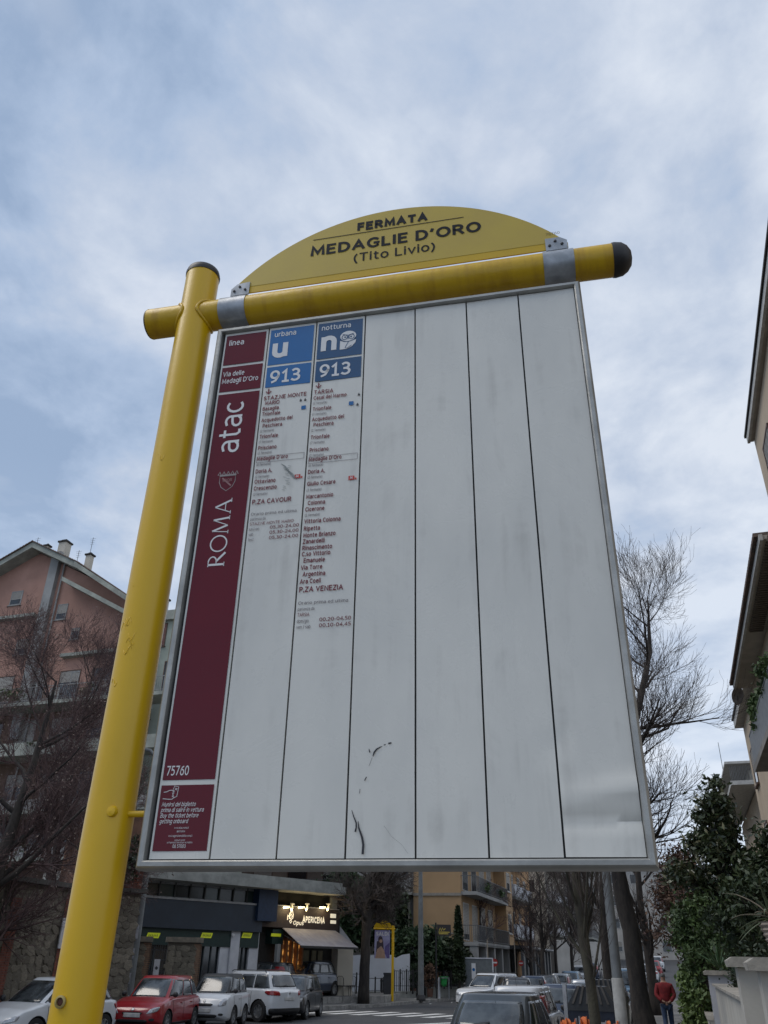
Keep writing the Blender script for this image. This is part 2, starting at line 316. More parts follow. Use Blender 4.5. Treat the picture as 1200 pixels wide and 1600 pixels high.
def bus_stop():
    root = empty('bus_stop_sign', (BX, BYY, 0), BY, 'large bus stop board with seven columns hung from a yellow pole and crossbar', 'bus stop sign')
    # pole with slight welding dents
    m = MB(); zs = [.13+i*.06 for i in range(66)]+[4.072]; rr = random.Random(3)
    m.tube([(-.105, .03, z) for z in zs], [.0565+.0006*math.sin(z*9)+.0003*rr.random() for z in zs], 40)
    pole = m.build('pole', yellow, root, smooth=R(40))
    m = MB(); m.lathe([(.058, 4.068), (.059, 4.078), (.055, 4.094), (.04, 4.106), (.015, 4.112), (.001, 4.113)], 32, (-.105, .03, 0)); m.build('end_cap', black_m, root, smooth=R(50))
    m = MB(); zc = 3.886; xs = [-.268+i*.03 for i in range(52)]; xs[-1] = 1.262
    m.tube([(x, .03, zc) for x in xs], .051, 36); m.build('crossbar', syel, root, smooth=R(40))
    m = MB(); m.lathe([(.0525, 1.256), (.0535, 1.264), (.050, 1.285), (.040, 1.30), (.024, 1.311), (.001, 1.315)], 32, (0, .03, zc), 'x'); m.build('end_cap', black_m, root, smooth=R(50))
    m = MB(); m.lathe([(.001, -.276), (.03, -.2755), (.049, -.272), (.0515, -.266)], 32, (0, .03, zc), 'x'); m.build('end_cap', mat('dark_olive_cap', (.05, .05, .04), .6), root, smooth=R(50))
    # weld beads where the crossbar goes through the pole
    m = MB()
    for sgn in (-1, 1):
        P = []; RR = []
        for i in range(41):
            t = 2*PI*i/40; y = .051*math.cos(t); z = .051*math.sin(t); x = sgn*math.sqrt(max(1e-6, .0565**2-y*y))
            P.append((-.105+x+sgn*.002, .03+y*1.03, zc+z*1.03)); RR.append(.0045+.0016*rr.random())
        m.tube(P, RR, 6)
    m.build('weld_bead', syel, root, smooth=True)
    # blobs of runny paint on the pole
    for k in range(9):
        m = MB(); z = rr.choice([2.86, 2.74, 3.25, 2.6])+rr.uniform(-.05, .05); t0 = rr.uniform(-2.3, -1.6)
        P = [(-.105+.0562*math.cos(t0+i*.06), .03+.0562*math.sin(t0+i*.06), z+.012*math.sin(i*.9+k)) for i in range(8)]
        m.tube(P, [.0004, .0010, .0013, .0014, .0013, .0010, .0008, .0004], 6)
        m.build('paint_run', yellow, root, smooth=True)
    # lower stay and bolt
    m = MB(); m.tube([(-.06, .02, 2.30), (.0, .02, 2.299), (.03, .03, 2.299)], .0075, 12); m.lathe([(.001, 0), (.011, .002), (.014, .01), (.011, .02), (.001, .022)], 14, (-.075, -.026, 2.30), 'y')
    m.build('lower_stay', yellow, root, smooth=R(50))
    m = MB(); m.lathe([(.0085, 0), (.012, 0), (.0125, -.006), (.0085, -.0075), (.0075, -.002)], 20, (-.112, -.0262, 1.914), 'y'); m.build('bolt_collar', mat('worn_yellow_metal', (.42, .33, .12), .45, .3), root, smooth=R(40))
    m = MB(); m.lathe([(.001, 0), (.0075, 0), (.0075, -.004), (.004, -.005), (.001, -.005)], 8, (-.112, -.0262, 1.914), 'y'); m.build('bolt', mat('rusty_bolt', (.09, .03, .015), .7), root)
    # frame: rounded aluminium profile mitred at the corners
    prof = [(0, .050), (0, .004), (.002, -.006), (.007, -.0115), (.016, -.012), (.019, -.009), (.0205, .002), (.0205, .01)]   # (inwards, depth)
    def side(p, q, inn):
        m = MB(); p = Vector(p); q = Vector(q); d = (q-p).normalized(); inn = Vector(inn)
        vs = []
        for a, y in prof:
            vs.append((p+inn*a+d*a)+Vector((0, y, 0))); vs.append((q+inn*a-d*a)+Vector((0, y, 0)))
        m.add(vs, [(2*i, 2*i+1, 2*i+3, 2*i+2) for i in range(len(prof)-1)]); return m
    A, B, C, D = (0, 0, ZB), (1.15, 0, ZB), (1.15, 0, ZT), (0, 0, ZT)
    for p, q, inn in ((A, B, (0, 0, 1)), (C, D, (0, 0, -1)), (D, A, (1, 0, 0)), (B, C, (-1, 0, 0))):
        side(p, q, inn).build('frame_bar', alu, root, smooth=R(35))
    m = MB(); m.box(.002, 1.148, .008, .048, ZB+.002, ZT-.002); m.build('backing_board', alu_d, root)
    # --- the seven columns
    xs = [.0205, .177, .335, .493, .650, .808, .965, 1.1305]; z0, z1 = ZB+.0225, ZT-.0215
    panels = []
    for k in range(7):
        x0, x1 = xs[k]+.0022, xs[k+1]-.0022; m = MB(); nx, nz = 12, 90; amp = .0003 if k < 3 else .0006
        if k == 0: x0 += .006
        def dy(x, z, k=k, amp=amp):
            v = amp*math.sin(x*21+z*3.1+k)+amp*.8*math.sin(z*7.3+k*2+x*9)+amp*.5*math.sin(z*17+x*31)
            if k == 6:
                u = (x-.965)/.155
                v += -.009*math.exp(-((z-2.315-.02*u)/.020)**2)*(.35+.65*u)+.007*math.exp(-((z-2.262-.004*u)/.007)**2)+.004*math.exp(-(((z-2.44)/.03)**2+((x-.975)/.02)**2))
                v += -.006*max(0, 1-(z-z0)/.05)*(1-u)
            if k == 5: v += .003*math.exp(-(((z-2.42)/.035)**2+((x-.955)/.03)**2))
            return v
        V = []; Fc = []
        for i in range(nz+1):
            for j in range(nx+1):
                x = x0+(x1-x0)*j/nx; z = z0+(z1-z0)*i/nz; V.append((x, dy(x, z), z))
        for i in range(nz):
            for j in range(nx):
                a = i*(nx+1)+j; Fc.append((a, a+1, a+nx+2, a+nx+1))
        # folded edges
        o = len(V)
        for i in range(nz+1):
            V.append((x0, .0075, z0+(z1-z0)*i/nz)); V.append((x1, .0075, z0+(z1-z0)*i/nz))
        for i in range(nz):
            Fc.append((i*(nx+1), (i+1)*(nx+1), o+2*(i+1), o+2*i)); Fc.append((i*(nx+1)+nx, o+2*i+1, o+2*i+3, (i+1)*(nx+1)+nx))
        m.add(V, Fc); p = m.build('column_panel', enamel, root, smooth=R(40), fix=False); panels.append(p)
    Y1, Y2, Y3 = -.0014, -.0022, -.003
    # --- column 1: maroon
    p = panels[0]; m = MB(); L, Rr = .0345, .1685
    for a, b in ((3.637, 3.757), (3.531, 3.627), (2.372, 3.521), (2.214, 2.360)): rect(m, L, Rr, a, b, Y1)
    m.build('maroon_field', maroon, p)
    def tx(nm, mt, par, *ar, **k):
        m = MB(); text(m, *ar, **k); return m.build(nm, mt, par)
    tx('heading', w_ink, p, 'linea', L+.012, 3.714, .023, Y2, sx=.86)
    tx('street_name', w_ink, p, 'Via delle', L+.006, 3.590, .019, Y2, sx=.78); tx('street_name', w_ink, p, 'Medagli D\u2019Oro', L+.006, 3.562, .019, Y2, sx=.78)
    tx('operator_name', w_ink, p, 'atac', .1235, 3.302, .072, Y2, up=True, width=.183, bold=.0)
    tx('stop_number', w_ink, p, '75760', L+.008, 2.382, .023, Y2, sx=.72)
    for i, s in enumerate(['Munirsi del biglietto', 'prima di salire in vettura', 'Buy the ticket before', 'getting onboard']):
        tx('ticket_notice_line', w_ink, p, s, L+.008, 2.3115-i*.0125, .0098, Y2, sx=.80, shear=.2, bold=.008)
    for s, zz, h_ in (('www.atac.roma.it', 2.262, .0045), ('@infoatac', 2.2545, .0045), ('www.agenziamobilita.roma.it', 2.2445, .0045), ('contact center', 2.2355, .0038), ('un\u2019Agenzia di servizi per la Mobilit\u00e0', 2.2305, .0038)): tx('contact_line', w_ink, p, s, .10, zz, h_, Y2, anchor='c', bold=0)
    tx('phone_number', w_ink, p, '06 57003', .10, 2.2205, .008, Y2, anchor='c', sx=.75)
    m = MB()
    # hand holding a ticket
    hx, hz = L+.008, 2.324
    for pts in ([(0, .020), (.008, .021), (.014, .024), (.022, .0245), (.028, .022)], [(0, .0055), (.014, .004), (.024, .004), (.030, .009)], [(.022, .0245), (.027, .018), (.023, .015)], [(.023, .019), (.026, .012), (.023, .009)], [(.023, .012), (.028, .008)],
                [(.024, .026), (.026, .034), (.037, .032), (.035, .010), (.028, .007)], [(.028, .029), (.034, .028)], [(.028, .026), (.034, .025)]):
        stroke(m, [(hx+a, hz+b) for a, b in pts], .0014, Y2)
    tag(m.build('ticket_hand_symbol', w_ink, p), kind='stuff')
    m = MB()
    # roman capitals ROMA, thick and thin strokes, reading upwards
    def RL(strokes, o):
        for pts, w in strokes: stroke(m, [(.1235-b*.048, 2.932+o+a*.048) for a, b in pts], w*.048, Y2)
    arc = lambda cx, cy, rx, ry, a0, a1, n=14: [(cx+rx*math.cos(a0+(a1-a0)*i/n), cy+ry*math.sin(a0+(a1-a0)*i/n)) for i in range(n+1)]
    RL([([(.12, 0), (.12, 1)], .13), ([(0, .02), (.26, .02)], .05), ([(0, .98), (.3, .98)], .05), (arc(.3, .74, .32, .24, PI/2, -PI/2), .08), ([(.3, .5), (.12, .5)], .05), ([(.34, .5), (.86, .01)], .13)], 0)
    RL([(arc(.5, .5, .5, .49, 0, 2*PI, 30), .085)], .046)
    RL([([(.1, 0), (.2, 1)], .05), ([(.2, 1), (.55, .08)], .12), ([(.55, .08), (.93, 1)], .05), ([(.93, 1), (1.05, 0)], .12), ([(0, .02), (.22, .02)], .05), ([(.92, .02), (1.18, .02)], .05)], .1)
    RL([([(.08, 0), (.48, 1)], .055), ([(.48, 1), (.92, 0)], .12), ([(.22, .36), (.72, .36)], .05), ([(0, .02), (.2, .02)], .05), ([(.78, .02), (1.05, .02)], .05)], .163)
    tag(m.build('city_name', w_ink, p), kind='stuff')
    m = MB(); cx, cz = .101, 3.205      # crowned shield
    sh = lambda k: [(cx+k*a, cz+k*b) for a, b in ((-.024, .016), (.024, .016), (.024, -.004), (.017, -.021), (0, -.034), (-.017, -.021), (-.024, -.004))]
    S = sh(1); stroke(m, S+[S[0], S[1]], .0018, Y2)
    stroke(m, [(cx-.026, cz+.019), (cx+.026, cz+.019)], .004, Y2)
    for i in range(5):
        a = cx-.026+i*.013; stroke(m, [(a-.005, cz+.02), (a, cz+.031), (a+.005, cz+.02)], .0024, Y2)
    tag(m.build('crest', mat('silver_print', (.38, .33, .32), .4), p), kind='stuff')
    m = MB(); 
    stroke(m, [(cx-.016, cz+.010), (cx+.013, cz-.018)], .0045, Y2)
    text(m, 'SPQR', cx-.015, cz-.004, .010, Y3, width=.030, bold=.01)
    tag(m.build('crest_letters', mat('pinkish_print', (.36, .17, .17), .4), p), kind='stuff')
    # --- columns 2 and 3
    def arrow(m, x, z):
        stroke(m, [(x, z+.0185), (x, z)], .0038, Y2); stroke(m, [(x-.0085, z+.0085), (x, z-.001), (x+.0085, z+.0085)], .0038, Y2)
    for ci, (x0, x1, bm_, bm2) in ((1, (.1845, .3275, blue1, blue1)), (2, (.3425, .4855, blue2, blue2))):
        p = panels[ci]; m = MB(); rect(m, x0, x1, 3.614, 3.757, Y1); m.build('line_field', bm_, p)
        m = MB(); rect(m, x0, x1, 3.528, 3.606, Y1); m.build('number_field', bm2, p)
        tx('line_number', w_ink, p, '913', x0+.013, 3.541, .050, Y2, width=.098, bold=.02)
        if ci == 1:
            tx('service_name', w_ink, p, 'urbana', x0+.014, 3.726, .021, Y2, width=.071, bold=.015); tx('service_letter', w_ink, p, 'u', x0+.011, 3.640, .079, Y2, width=.051, bold=.045)
        else:
            tx('service_name', w_ink, p, 'notturna', x0+.011, 3.727, .0205, Y2, width=.094, bold=.015); tx('service_letter', w_ink, p, 'n', x0+.012, 3.640, .079, Y2, width=.050, bold=.045)
            m = MB(); ox, oz = x0+.098, 3.664     # owl
            disc(m, ox, oz+.028, .0205, Y2, rx=.0255)
            m.add([(ox+a, Y2, oz+b) for a, b in ((-.025, .012), (-.012, .006), (.008, .006), (.026, .012), (.024, .000), (.014, -.014), (-.002, -.023), (-.025, -.023))], [(0, 1, 2, 3, 4, 5, 6, 7)]); tag(m.build('owl_emblem', w_ink, p), kind='stuff')
        if ci == 2:
            m = MB(); ox, oz = x0+.098, 3.664
            for s in (-1, 1):
                stroke(m, arc(ox+s*.011, oz+.024, .0085, .0095, 0, 2*PI, 16), .0022, Y3); disc(m, ox+s*.0095, oz+.024, .003, Y3)
            stroke(m, [(ox-.018, oz+.036), (ox, oz+.031), (ox+.018, oz+.036)], .002, Y3); stroke(m, [(ox, oz+.031), (ox, oz+.015)], .0022, Y3)
            stroke(m, arc(ox, oz+.020, .023, .014, PI, 2*PI, 14), .0022, Y3); stroke(m, [(ox+.002, oz+.006), (ox-.008, oz-.018), (ox-.002, oz-.021), (ox+.012, oz-.010)], .002, Y3)
            tag(m.build('owl_emblem_lines', bm_, p), kind='stuff')
        g = 'g'; m = MB(); x = x0+.0005
        arrow(m, x+.013, 3.504); m.build('arrow', r_ink, p)
        def ln(s, z, cap=.0138, ind=0., b=.026, mm=None, sx=.76, w=None): tx('small_print' if mm else 'stop_name', g_ink if mm else r_ink, p, s, x+ind, z, cap, Y2, bold=b, sx=sx, width=w)
        if ci == 1:
            ln('STAZ.NE MONTE', 3.4795, .0150, w=.135); ln('MARIO', 3.4610, .0150, .006)
            for s, z, i in (('Basaglia', 3.4410, 0), ('Trionfale', 3.4215, 0), ('Acquedotto del', 3.3990, 0), ('Peschiera', 3.3785, .006), ('Trionfale', 3.3400, 0), ('Prisciano', 3.3000, 0), ('Medaglie D\u2019oro', 3.2625, 0), ('Doria A.', 3.2195, 0), ('Ottaviano', 3.1850, 0), ('Crescenzio', 3.1625, 0)): ln(s, z, ind=i)
            for s, z in (('(2 fermate)', 3.3625), ('(7 fermate)', 3.3235), ('(2 fermate)', 3.2845), ('(6 fermate)', 3.2450), ('(2 fermate)', 3.2035), ('(3 fermate)', 3.1455)): ln(s, z, .0090, mm=g, b=.004)
            ln('P.ZA CAVOUR', 3.1170, .0155, w=.115)
            ln('Orario prima ed ultima', 3.0815, .0090, mm=g, b=0, w=.133); ln('partenza da', 3.0655, .0090, mm=g, b=0); ln('STAZ.NE MONTE MARIO', 3.0500, .0092, b=.006, w=.127)
            for s, z in (('lun/ven', 3.0335), ('sab', 3.0175), ('fest', 3.0010)):
                ln(s, z, .0095, mm=g, b=.002); tx('service_hours', r_ink, p, '05.30-24.00', x+.143, z+.0015, .0100, Y2, width=.083, bold=.008, anchor='r')
        else:
            ln('TARSIA', 3.4800, .0150, w=.060)
            for s, z, i in (('Casal del Marmo', 3.4600, 0), ('Trionfale', 3.4190, 0), ('Acquedotto del', 3.3820, 0), ('Peschiera', 3.3620, .006), ('Trionfale', 3.3180, 0), ('Prisciano', 3.2740, 0), ('Medaglie D\u2019Oro', 3.2420, 0), ('Doria A.', 3.2005, 0), ('Giulio Cesare', 3.1610, 0),
                            ('Marcantonio', 3.1195, 0), ('Colonna', 3.0990, .006), ('Cicerone', 3.0790, 0), ('Vittoria Colonna', 3.0415, 0), ('Ripetta', 3.0190, 0), ('Monte Brianzo', 2.9985, 0), ('Zanardelli', 2.9795, 0), ('Rinascimento', 2.9600, 0), ('C.so Vittorio', 2.9420, 0), ('Emanuele', 2.9225, .006),
                            ('Via Torre', 2.9020, 0), ('Argentina', 2.8825, .006), ('Ara Coeli', 2.8620, 0)): ln(s, z, ind=i)
            for s, z in (('(2 fermate)', 3.4430), ('(7 fermate)', 3.4025), ('(2 fermate)', 3.3450), ('(7 fermate)', 3.3015), ('(2 fermate)', 3.2580), ('(6 fermate)', 3.2240), ('(2 fermate)', 3.1845), ('(3 fermate)', 3.1430), ('(2 fermate)', 3.0630)): ln(s, z, .0090, mm=g, b=.004)
            ln('P.ZA VENEZIA', 2.8380, .0155, w=.118)
            ln('Orario prima ed ultima', 2.8035, .0090, mm=g, b=0, w=.133); ln('partenza da', 2.7865, .0090, mm=g, b=0); ln('TARSIA', 2.7705, .0100, b=.004)
            for s, t_, z in (('dom/gio', '00.20-04.50', 2.7535), ('ven / sab', '00.10-04.45', 2.7375)):
                ln(s, z, .0095, mm=g, b=.002); tx('service_hours', r_ink, p, t_, x+.1425, z+.0010, .0100, Y2, width=.083, bold=.010, anchor='r')
        m = MB(); zb_ = 3.2590 if ci == 1 else 3.2385; outline(m, x-.001, x+.1425, zb_-.0035, zb_+.0175, .0011, Y2); m.build('current_stop_box', g_ink, p)
        m = MB(); zi = 3.190 if ci == 1 else 3.168; rect(m, x+.119, x+.136, zi, zi+.013, Y2); rect(m, x+.1375, x+.142, zi, zi+.006, Y2); tag(m.build('metro_symbol', red_ink, p), kind='stuff')
        m = MB(); text(m, 'M', x+.1275, zi+.002, .009, Y3, anchor='c', bold=.03); m.build('metro_letter', w_ink, p)
        m = MB()
        if ci == 1: rect(m, x+.122, x+.136, 3.430, 3.4435, Y2)
        else: rect(m, x+.110, x+.124, 3.4255, 3.439, Y2)
        m.build('rail_symbol', blue1, p)
        m = MB()
        for q, zz in (((.118, 3.4605), (.132, 3.4605)) if ci == 1 else ((.139, 3.457), (.136, 3.421))): 
            rect(m, x+q-.003, x+q+.0035, zz, zz+.006, Y2); disc(m, x+q, zz+.008, .0018, Y2, 8)
        tag(m.build('lift_symbol', k_ink, p), kind='stuff')
        if ci == 1:   # scuffed pencil mark
            m = MB(); q = random.Random(5)
            for i in range(30):
                a = x+.075+i*.0014; z = 3.243-i*.0016+q.uniform(-.004, .004); stroke(m, [(a, z), (a+.012, z-.009)], .0012, Y3)
            for i in range(14):
                a = x+.085+q.uniform(-.003, .012); z = 3.235-i*.006; stroke(m, [(a, z), (a+.010, z-.003)], .0014, Y3)
            tag(m.build('scuff_mark', mat('scuff_grey', (.30, .33, .33), .5), p), kind='stuff')
    # scratches on column 4 (black rubbed marks)
    p = panels[3]; m = MB(); Y4 = -.0026
    from_px = lambda px, py: board_uv(px, py)
    for pts, w in (([(583, 1182), (585, 1176), (589, 1171), (594, 1168), (598, 1166)], [.002, .0042, .004, .0026, .0005]), ([(600, 1164.5), (603, 1163.5)], .002), ([(607, 1162), (612, 1161)], .0035), ([(577, 1170), (577, 1172), (578.5, 1176)], [.0008, .002, .003]),
                   ([(577, 1197), (582, 1184)], .0008), ([(570, 1220), (573, 1214)], .0022), ([(562, 1240), (563, 1233)], .0012), ([(550, 1266), (553, 1276), (557, 1286), (557, 1293), (555.5, 1300)], [.0012, .0025, .0032, .0034, .004]),
                   ([(560, 1283), (561, 1294), (566, 1308), (568, 1320), (567, 1335)], [.001, .0035, .0045, .005, .0052]), ([(600, 1290), (612, 1307), (628, 1320), (638, 1334)], .0003)):
        stroke(m, [from_px(*q) for q in pts], w, Y4)
    tag(m.build('scratch', k_ink, p), kind='stuff')
    # --- header
    def hz(x): return 4.2275-(.70-math.sqrt(max(0, .49-(x-.578)**2)))
    xa, xb = .026, 1.130; n = 60; P = [(xa+(xb-xa)*i/n, hz(xa+(xb-xa)*i/n)) for i in range(n+1)]
    m = MB(); m.prism_y([(xa, 3.9375), (xb, 3.9375)]+P[::-1], 0, .004); h = m.build('header_plate', band_yel, root)
    m = MB(); Q = [(a, b-.0015) for a, b in P if b-.0015 > 3.968]; m.add([(xa+.003, -.0008, 3.966), (xb-.003, -.0008, 3.966)]+[(a, -.0008, b) for a, b in Q[::-1]], [tuple(range(len(Q)+2))]); m.build('header_sticker', pale_yel, h)
    hi = mat('header_ink', (.02, .022, .028), .7, spec=.2)
    tx('header_word', hi, h, 'FERMATA', .4530, 4.1485, .040, -.002, width=.2395, bold=.06); m = MB(); rect(m, .300, .812, 4.1370, 4.1400, -.002); m.build('header_rule', hi, h)
    for w_ in (0, 1): tx('stop_title', hi, h, 'MEDAGLIE D\u2019ORO', .2945, 4.0615, .0475, -.002, width=.572, bold=.036, word=w_); tx('stop_subtitle', hi, h, '(Tito Livio)', .4450, 4.0065, .0385, -.002, width=.271, bold=.012, word=w_)
    tx('stop_number', mat('faint_ink', (.2, .15, .05), .5), h, '75760', 1.066, 3.9985, .011, -.002, bold=0, width=.043)
    # --- clamps
    for x0 in (-.006, 1.050):
        w = .092; m = MB(); N_ = 40; prof = []
        for rr_, dirn in ((.0535, 1), (.0515, -1)):
            rng = [i for i in range(N_+1)]
            for i in (rng if dirn == 1 else rng[::-1]):
                t = R(70)+R(300)*i/N_; prof.append((.03+rr_*math.cos(t+0.0), 3.886+rr_*math.sin(t)))
        # band as a strip prism along x
        nP = len(prof); V = [(x0, y, z) for y, z in prof]+[(x0+w, y, z) for y, z in prof]
        F = [(i, (i+1) % nP, nP+(i+1) % nP, nP+i) for i in range(nP)]
        half = nP//2
        F += [(i, i+1, nP-2-i, nP-1-i) for i in range(half-1)]+[(nP+i+1, nP+i, nP+nP-1-i, nP+nP-2-i) for i in range(half-1)]
        m.add(V, F); c = m.build('clamp_band', galv, root, smooth=R(40))
        tx0 = .0265 if x0 < .5 else 1.062; m = MB(); m.prism_y([(tx0, 3.93), (tx0+.064, 3.93), (tx0+.064, 3.984 if x0 < .5 else 3.976), (tx0+.02, 3.980), (tx0, 3.960)] if x0 < .5 else [(tx0, 3.93), (tx0+.066, 3.93), (tx0+.066, 3.966), (tx0+.044, 3.982), (tx0, 3.982)], -.0045, -.001); m.build('clamp_tab', galv, c)
        for bx, bz in ((.012, 3.949), (.030, 3.966), (.050, 3.951)):
            m = MB(); m.lathe([(.0048, 0), (.0048, -.003), (.003, -.004), (.001, -.004)], 6, (tx0+bx, -.0045, bz), 'y'); m.build('clamp_bolt', mat('dark_bolt', (.05, .05, .055), .5, .5), c)
    return root
def board_uv(px, py, off=0.):
    d = ray(px, py); n = Vector((math.sin(BY), -math.cos(BY), 0)); P0 = Vector((BX, BYY, 0))+n*off; o = Vector((0, 0, H_EYE))
    s = (P0-o).dot(n)/d.dot(n); P = o+d*s; e = Vector((math.cos(BY), math.sin(BY), 0)); return ((P-P0).dot(e), P.z)
bus_stop()

# ------------------------------------------------------------------ CARS
rubber = mat('tyre_rubber', (.018, .018, .019), .8, scale=20, bump=.1)
rimm = mat('alloy_rim', (.42, .43, .44), .35, .7, scale=10)
blackpl = mat('black_trim', (.022, .022, .024), .5)
lampw = mat('headlight_glass', (.55, .57, .6), .12, .3, scale=30, c2=(.3, .31, .33), coat=1)
lampr = mat('red_light_glass', (.33, .012, .015), .15, coat=.6, scale=20)
platem = mat('number_plate', (.62, .62, .6), .5)
def carglass():
    m = mat('car_glass', (.07, .08, .085), .10, scale=2.2, c2=(.015, .018, .02), spec=.8, coat=.3); m.node_tree.nodes['Principled BSDF'].inputs['IOR'].default_value = 1.5; return m
cglass = carglass()
def paint(name, c, metal=0.): return mat('paint_'+name, c, .28, metal, scale=3, var=.04, coat=.7, detail=6)
def interp(pts, x):
    if x <= pts[0][0]: return pts[0][1]
    for (a, b), (c, d) in zip(pts, pts[1:]):
        if x <= c:
            t = (x-a)/(c-a); t = t*t*(3-2*t)*.5+t*.5; return b+(d-b)*t
    return pts[-1][1]
def catmull(P, k=3):
    out = []
    for i in range(len(P)-1):
        p0 = P[max(i-1, 0)]; p1 = P[i]; p2 = P[i+1]; p3 = P[min(i+2, len(P)-1)]
        for j in range(k):
            t = j/k; out.append(tuple(.5*((2*p1[q])+(-p0[q]+p2[q])*t+(2*p0[q]-5*p1[q]+4*p2[q]-p3[q])*t*t+(-p0[q]+3*p1[q]-3*p2[q]+p3[q])*t**3) for q in range(2)))
    out.append(P[-1]); return out
def eval_mod(o):
    me = bpy.data.meshes.new_from_object(o.evaluated_get(bpy.context.evaluated_depsgraph_get())); return me
def make_car(name, L, W, Hh, top, wsb, wst, rrt, rrb, belt, wr=.31, axf=None, axr=None, cladding=False, pcol=None, label='', roofcol=None, plate=True, rails=False, face=None, tall_lamps=False, doors=2, grille_dark=True):
    """x forward. top = body top-line [(x,z)...] from rear to front; wsb/wst = windscreen base/top x, rrt/rrb = rear glass top/base x"""
    root = empty(name, (0, 0, 0), 0, label, 'car')
    axf = axf if axf is not None else L/2-.80; axr = axr if axr is not None else -L/2+.72
    def hw(x): return W/2*(max(0., 1-abs(2*x/L)**9))**.27
    def zb(x): return .20+.14*max(0, (abs(2*x/L)-.8)/.2)
    zt = lambda x: interp(top, x)
    m = MB(); nx = 56; rings = []
    for i in range(nx+1):
        t = -1+2*i/nx; x = L/2*math.sin(PI/2*t)*.99985; w = hw(x); a, b = zb(x), zt(x); h = b-a
        half = [(0, a), (.8*w, a), (.95*w, a+.05), (.99*w, a+.18*h), (1.0*w, a+.45*h), (.985*w, a+.70*h), (.965*w, a+.86*h), (.90*w, b-.012), (.5*w, b+.015), (0, b+.022)]
        P = catmull(half, 3); ring = P+[(-y, z) for y, z in P[-2:0:-1]]; rings.append([(x, y, z) for y, z in ring])
    n = len(rings[0]); V = [p for r in rings for p in r]
    Fc = [(i*n+j, i*n+(j+1) % n, (i+1)*n+(j+1) % n, (i+1)*n+j) for i in range(nx) for j in range(n)]+[tuple(range(n-1, -1, -1)), tuple(range(nx*n, nx*n+n))]
    m.add(V, Fc); bvh = BVHTree.FromPolygons([Vector(v) for v in m.v], m.f)
    shell = m.build('body', pcol, root, smooth=R(50)); shell['paint'] = 1
    c = MB()
    for ax in (axf, axr):
        for s in (-1, 1): c.lathe([(wr+.045, s*(W/2-.24)), (wr+.045, s*(W/2+.1))], 28, (ax, 0, wr), 'y')
    cut = c.build('cut', blackpl); md = shell.modifiers.new('b', 'BOOLEAN'); md.object = cut; md.operation = 'DIFFERENCE'; md.solver = 'EXACT'
    me = eval_mod(shell); shell.modifiers.clear(); old = shell.data; shell.data = me; bpy.data.meshes.remove(old); bpy.data.objects.remove(cut)
    # darker lining inside the arches
    if len(me.materials) < 2: me.materials.append(blackpl)
    for p in me.polygons:
        cpt = p.center
        p.material_index = 0
        for ax in (axf, axr):
            if math.hypot(cpt.x-ax, cpt.z-wr) < wr+.05 and abs(cpt.y) < W/2-.012 and not (abs(cpt.y) > W/2-.02): p.material_index = 1
    # cabin
    k = 44; rings = []
    def ringpt(t, x0, x1, w, z):
        cx, hx = (x0+x1)/2, (x1-x0)/2; ct, st = math.cos(t), math.sin(t); q = 2/5.5
        return (cx+hx*math.copysign(abs(ct)**q, ct), w*math.copysign(abs(st)**q, st), z)
    m = MB(); nv = 10; zr = Hh-.045
    for i in range(nv+1):
        v = i/nv; bl = math.sin(PI*v)*.035
        x0 = rrb+(rrt-rrb)*v-bl*.7; x1 = wsb+(wst-wsb)*v+bl; w = (W/2*.90)+(W/2*.705-W/2*.90)*v+bl*.6; z = belt-.10+(zr-belt+.10)*v
        rings.append([ringpt(2*PI*j/k, x0, x1, w, z) for j in range(k)])
    for s_, dz in ((.97, .02), (.90, .032), (.7, .041), (.4, .045), (.1, .046)):
        cx = (rrt+wst)/2; rings.append([(cx+(p[0]-cx)*s_, p[1]*s_, zr+dz) for p in rings[nv]])
    V = [p for r in rings for p in r]; m.add(V, [(i*k+j, i*k+(j+1) % k, (i+1)*k+(j+1) % k, (i+1)*k+j) for i in range(len(rings)-1) for j in range(k)]+[tuple(range((len(rings)-1)*k, len(rings)*k))])
    cb = BVHTree.FromPolygons([Vector(v) for v in m.v], m.f)
    cab = m.build('cabin', roofcol or pcol, root, smooth=R(50))
    if not roofcol: cab['paint'] = 1
    def patch(nm, mt, tree, axis, c4, off=.006, par=root, nxx=10, nyy=8, rd=.14, sm=True):
        """four (a,b) corners projected on the shell: axis x+ / x- / y+ / y-; a,b = (y,z) or (x,z)"""
        mb = MB(); G = []
        for i in range(nyy+1):
            for j in range(nxx+1):
                u, v = -1+2*j/nxx, -1+2*i/nyy; u2 = u*math.sqrt(1-rd*v*v); v2 = v*math.sqrt(1-rd*u*u); u2 = (u2+1)/2; v2 = (v2+1)/2
                a = [c4[0][q]*(1-u2)*(1-v2)+c4[1][q]*u2*(1-v2)+c4[2][q]*u2*v2+c4[3][q]*(1-u2)*v2 for q in (0, 1)]
                if axis[0] == 'x': s = 1 if axis[1] == '+' else -1; o = Vector((s*5, a[0], a[1])); d = Vector((-s, 0, 0))
                else: s = 1 if axis[1] == '+' else -1; o = Vector((a[0], s*5, a[1])); d = Vector((0, -s, 0))
                h, nn, _, _ = tree.ray_cast(o, d)
                if h is None: h = G[-1] if G else Vector((0, 0, a[1])); nn = None
                if nn is not None:
                    if nn.dot(d) > 0: nn = -nn
                    h = h+nn*off
                G.append(h)
        fs = [(i*(nxx+1)+j, i*(nxx+1)+j+1, (i+1)*(nxx+1)+j+1, (i+1)*(nxx+1)+j) for i in range(nyy) for j in range(nxx)]
        if (axis in ('x+',)) or axis == 'y-': pass
        mb.add(G, fs)
        me = mb.mesh(nm, mt, smooth=sm, fix=False); o = link(nm, me, par)
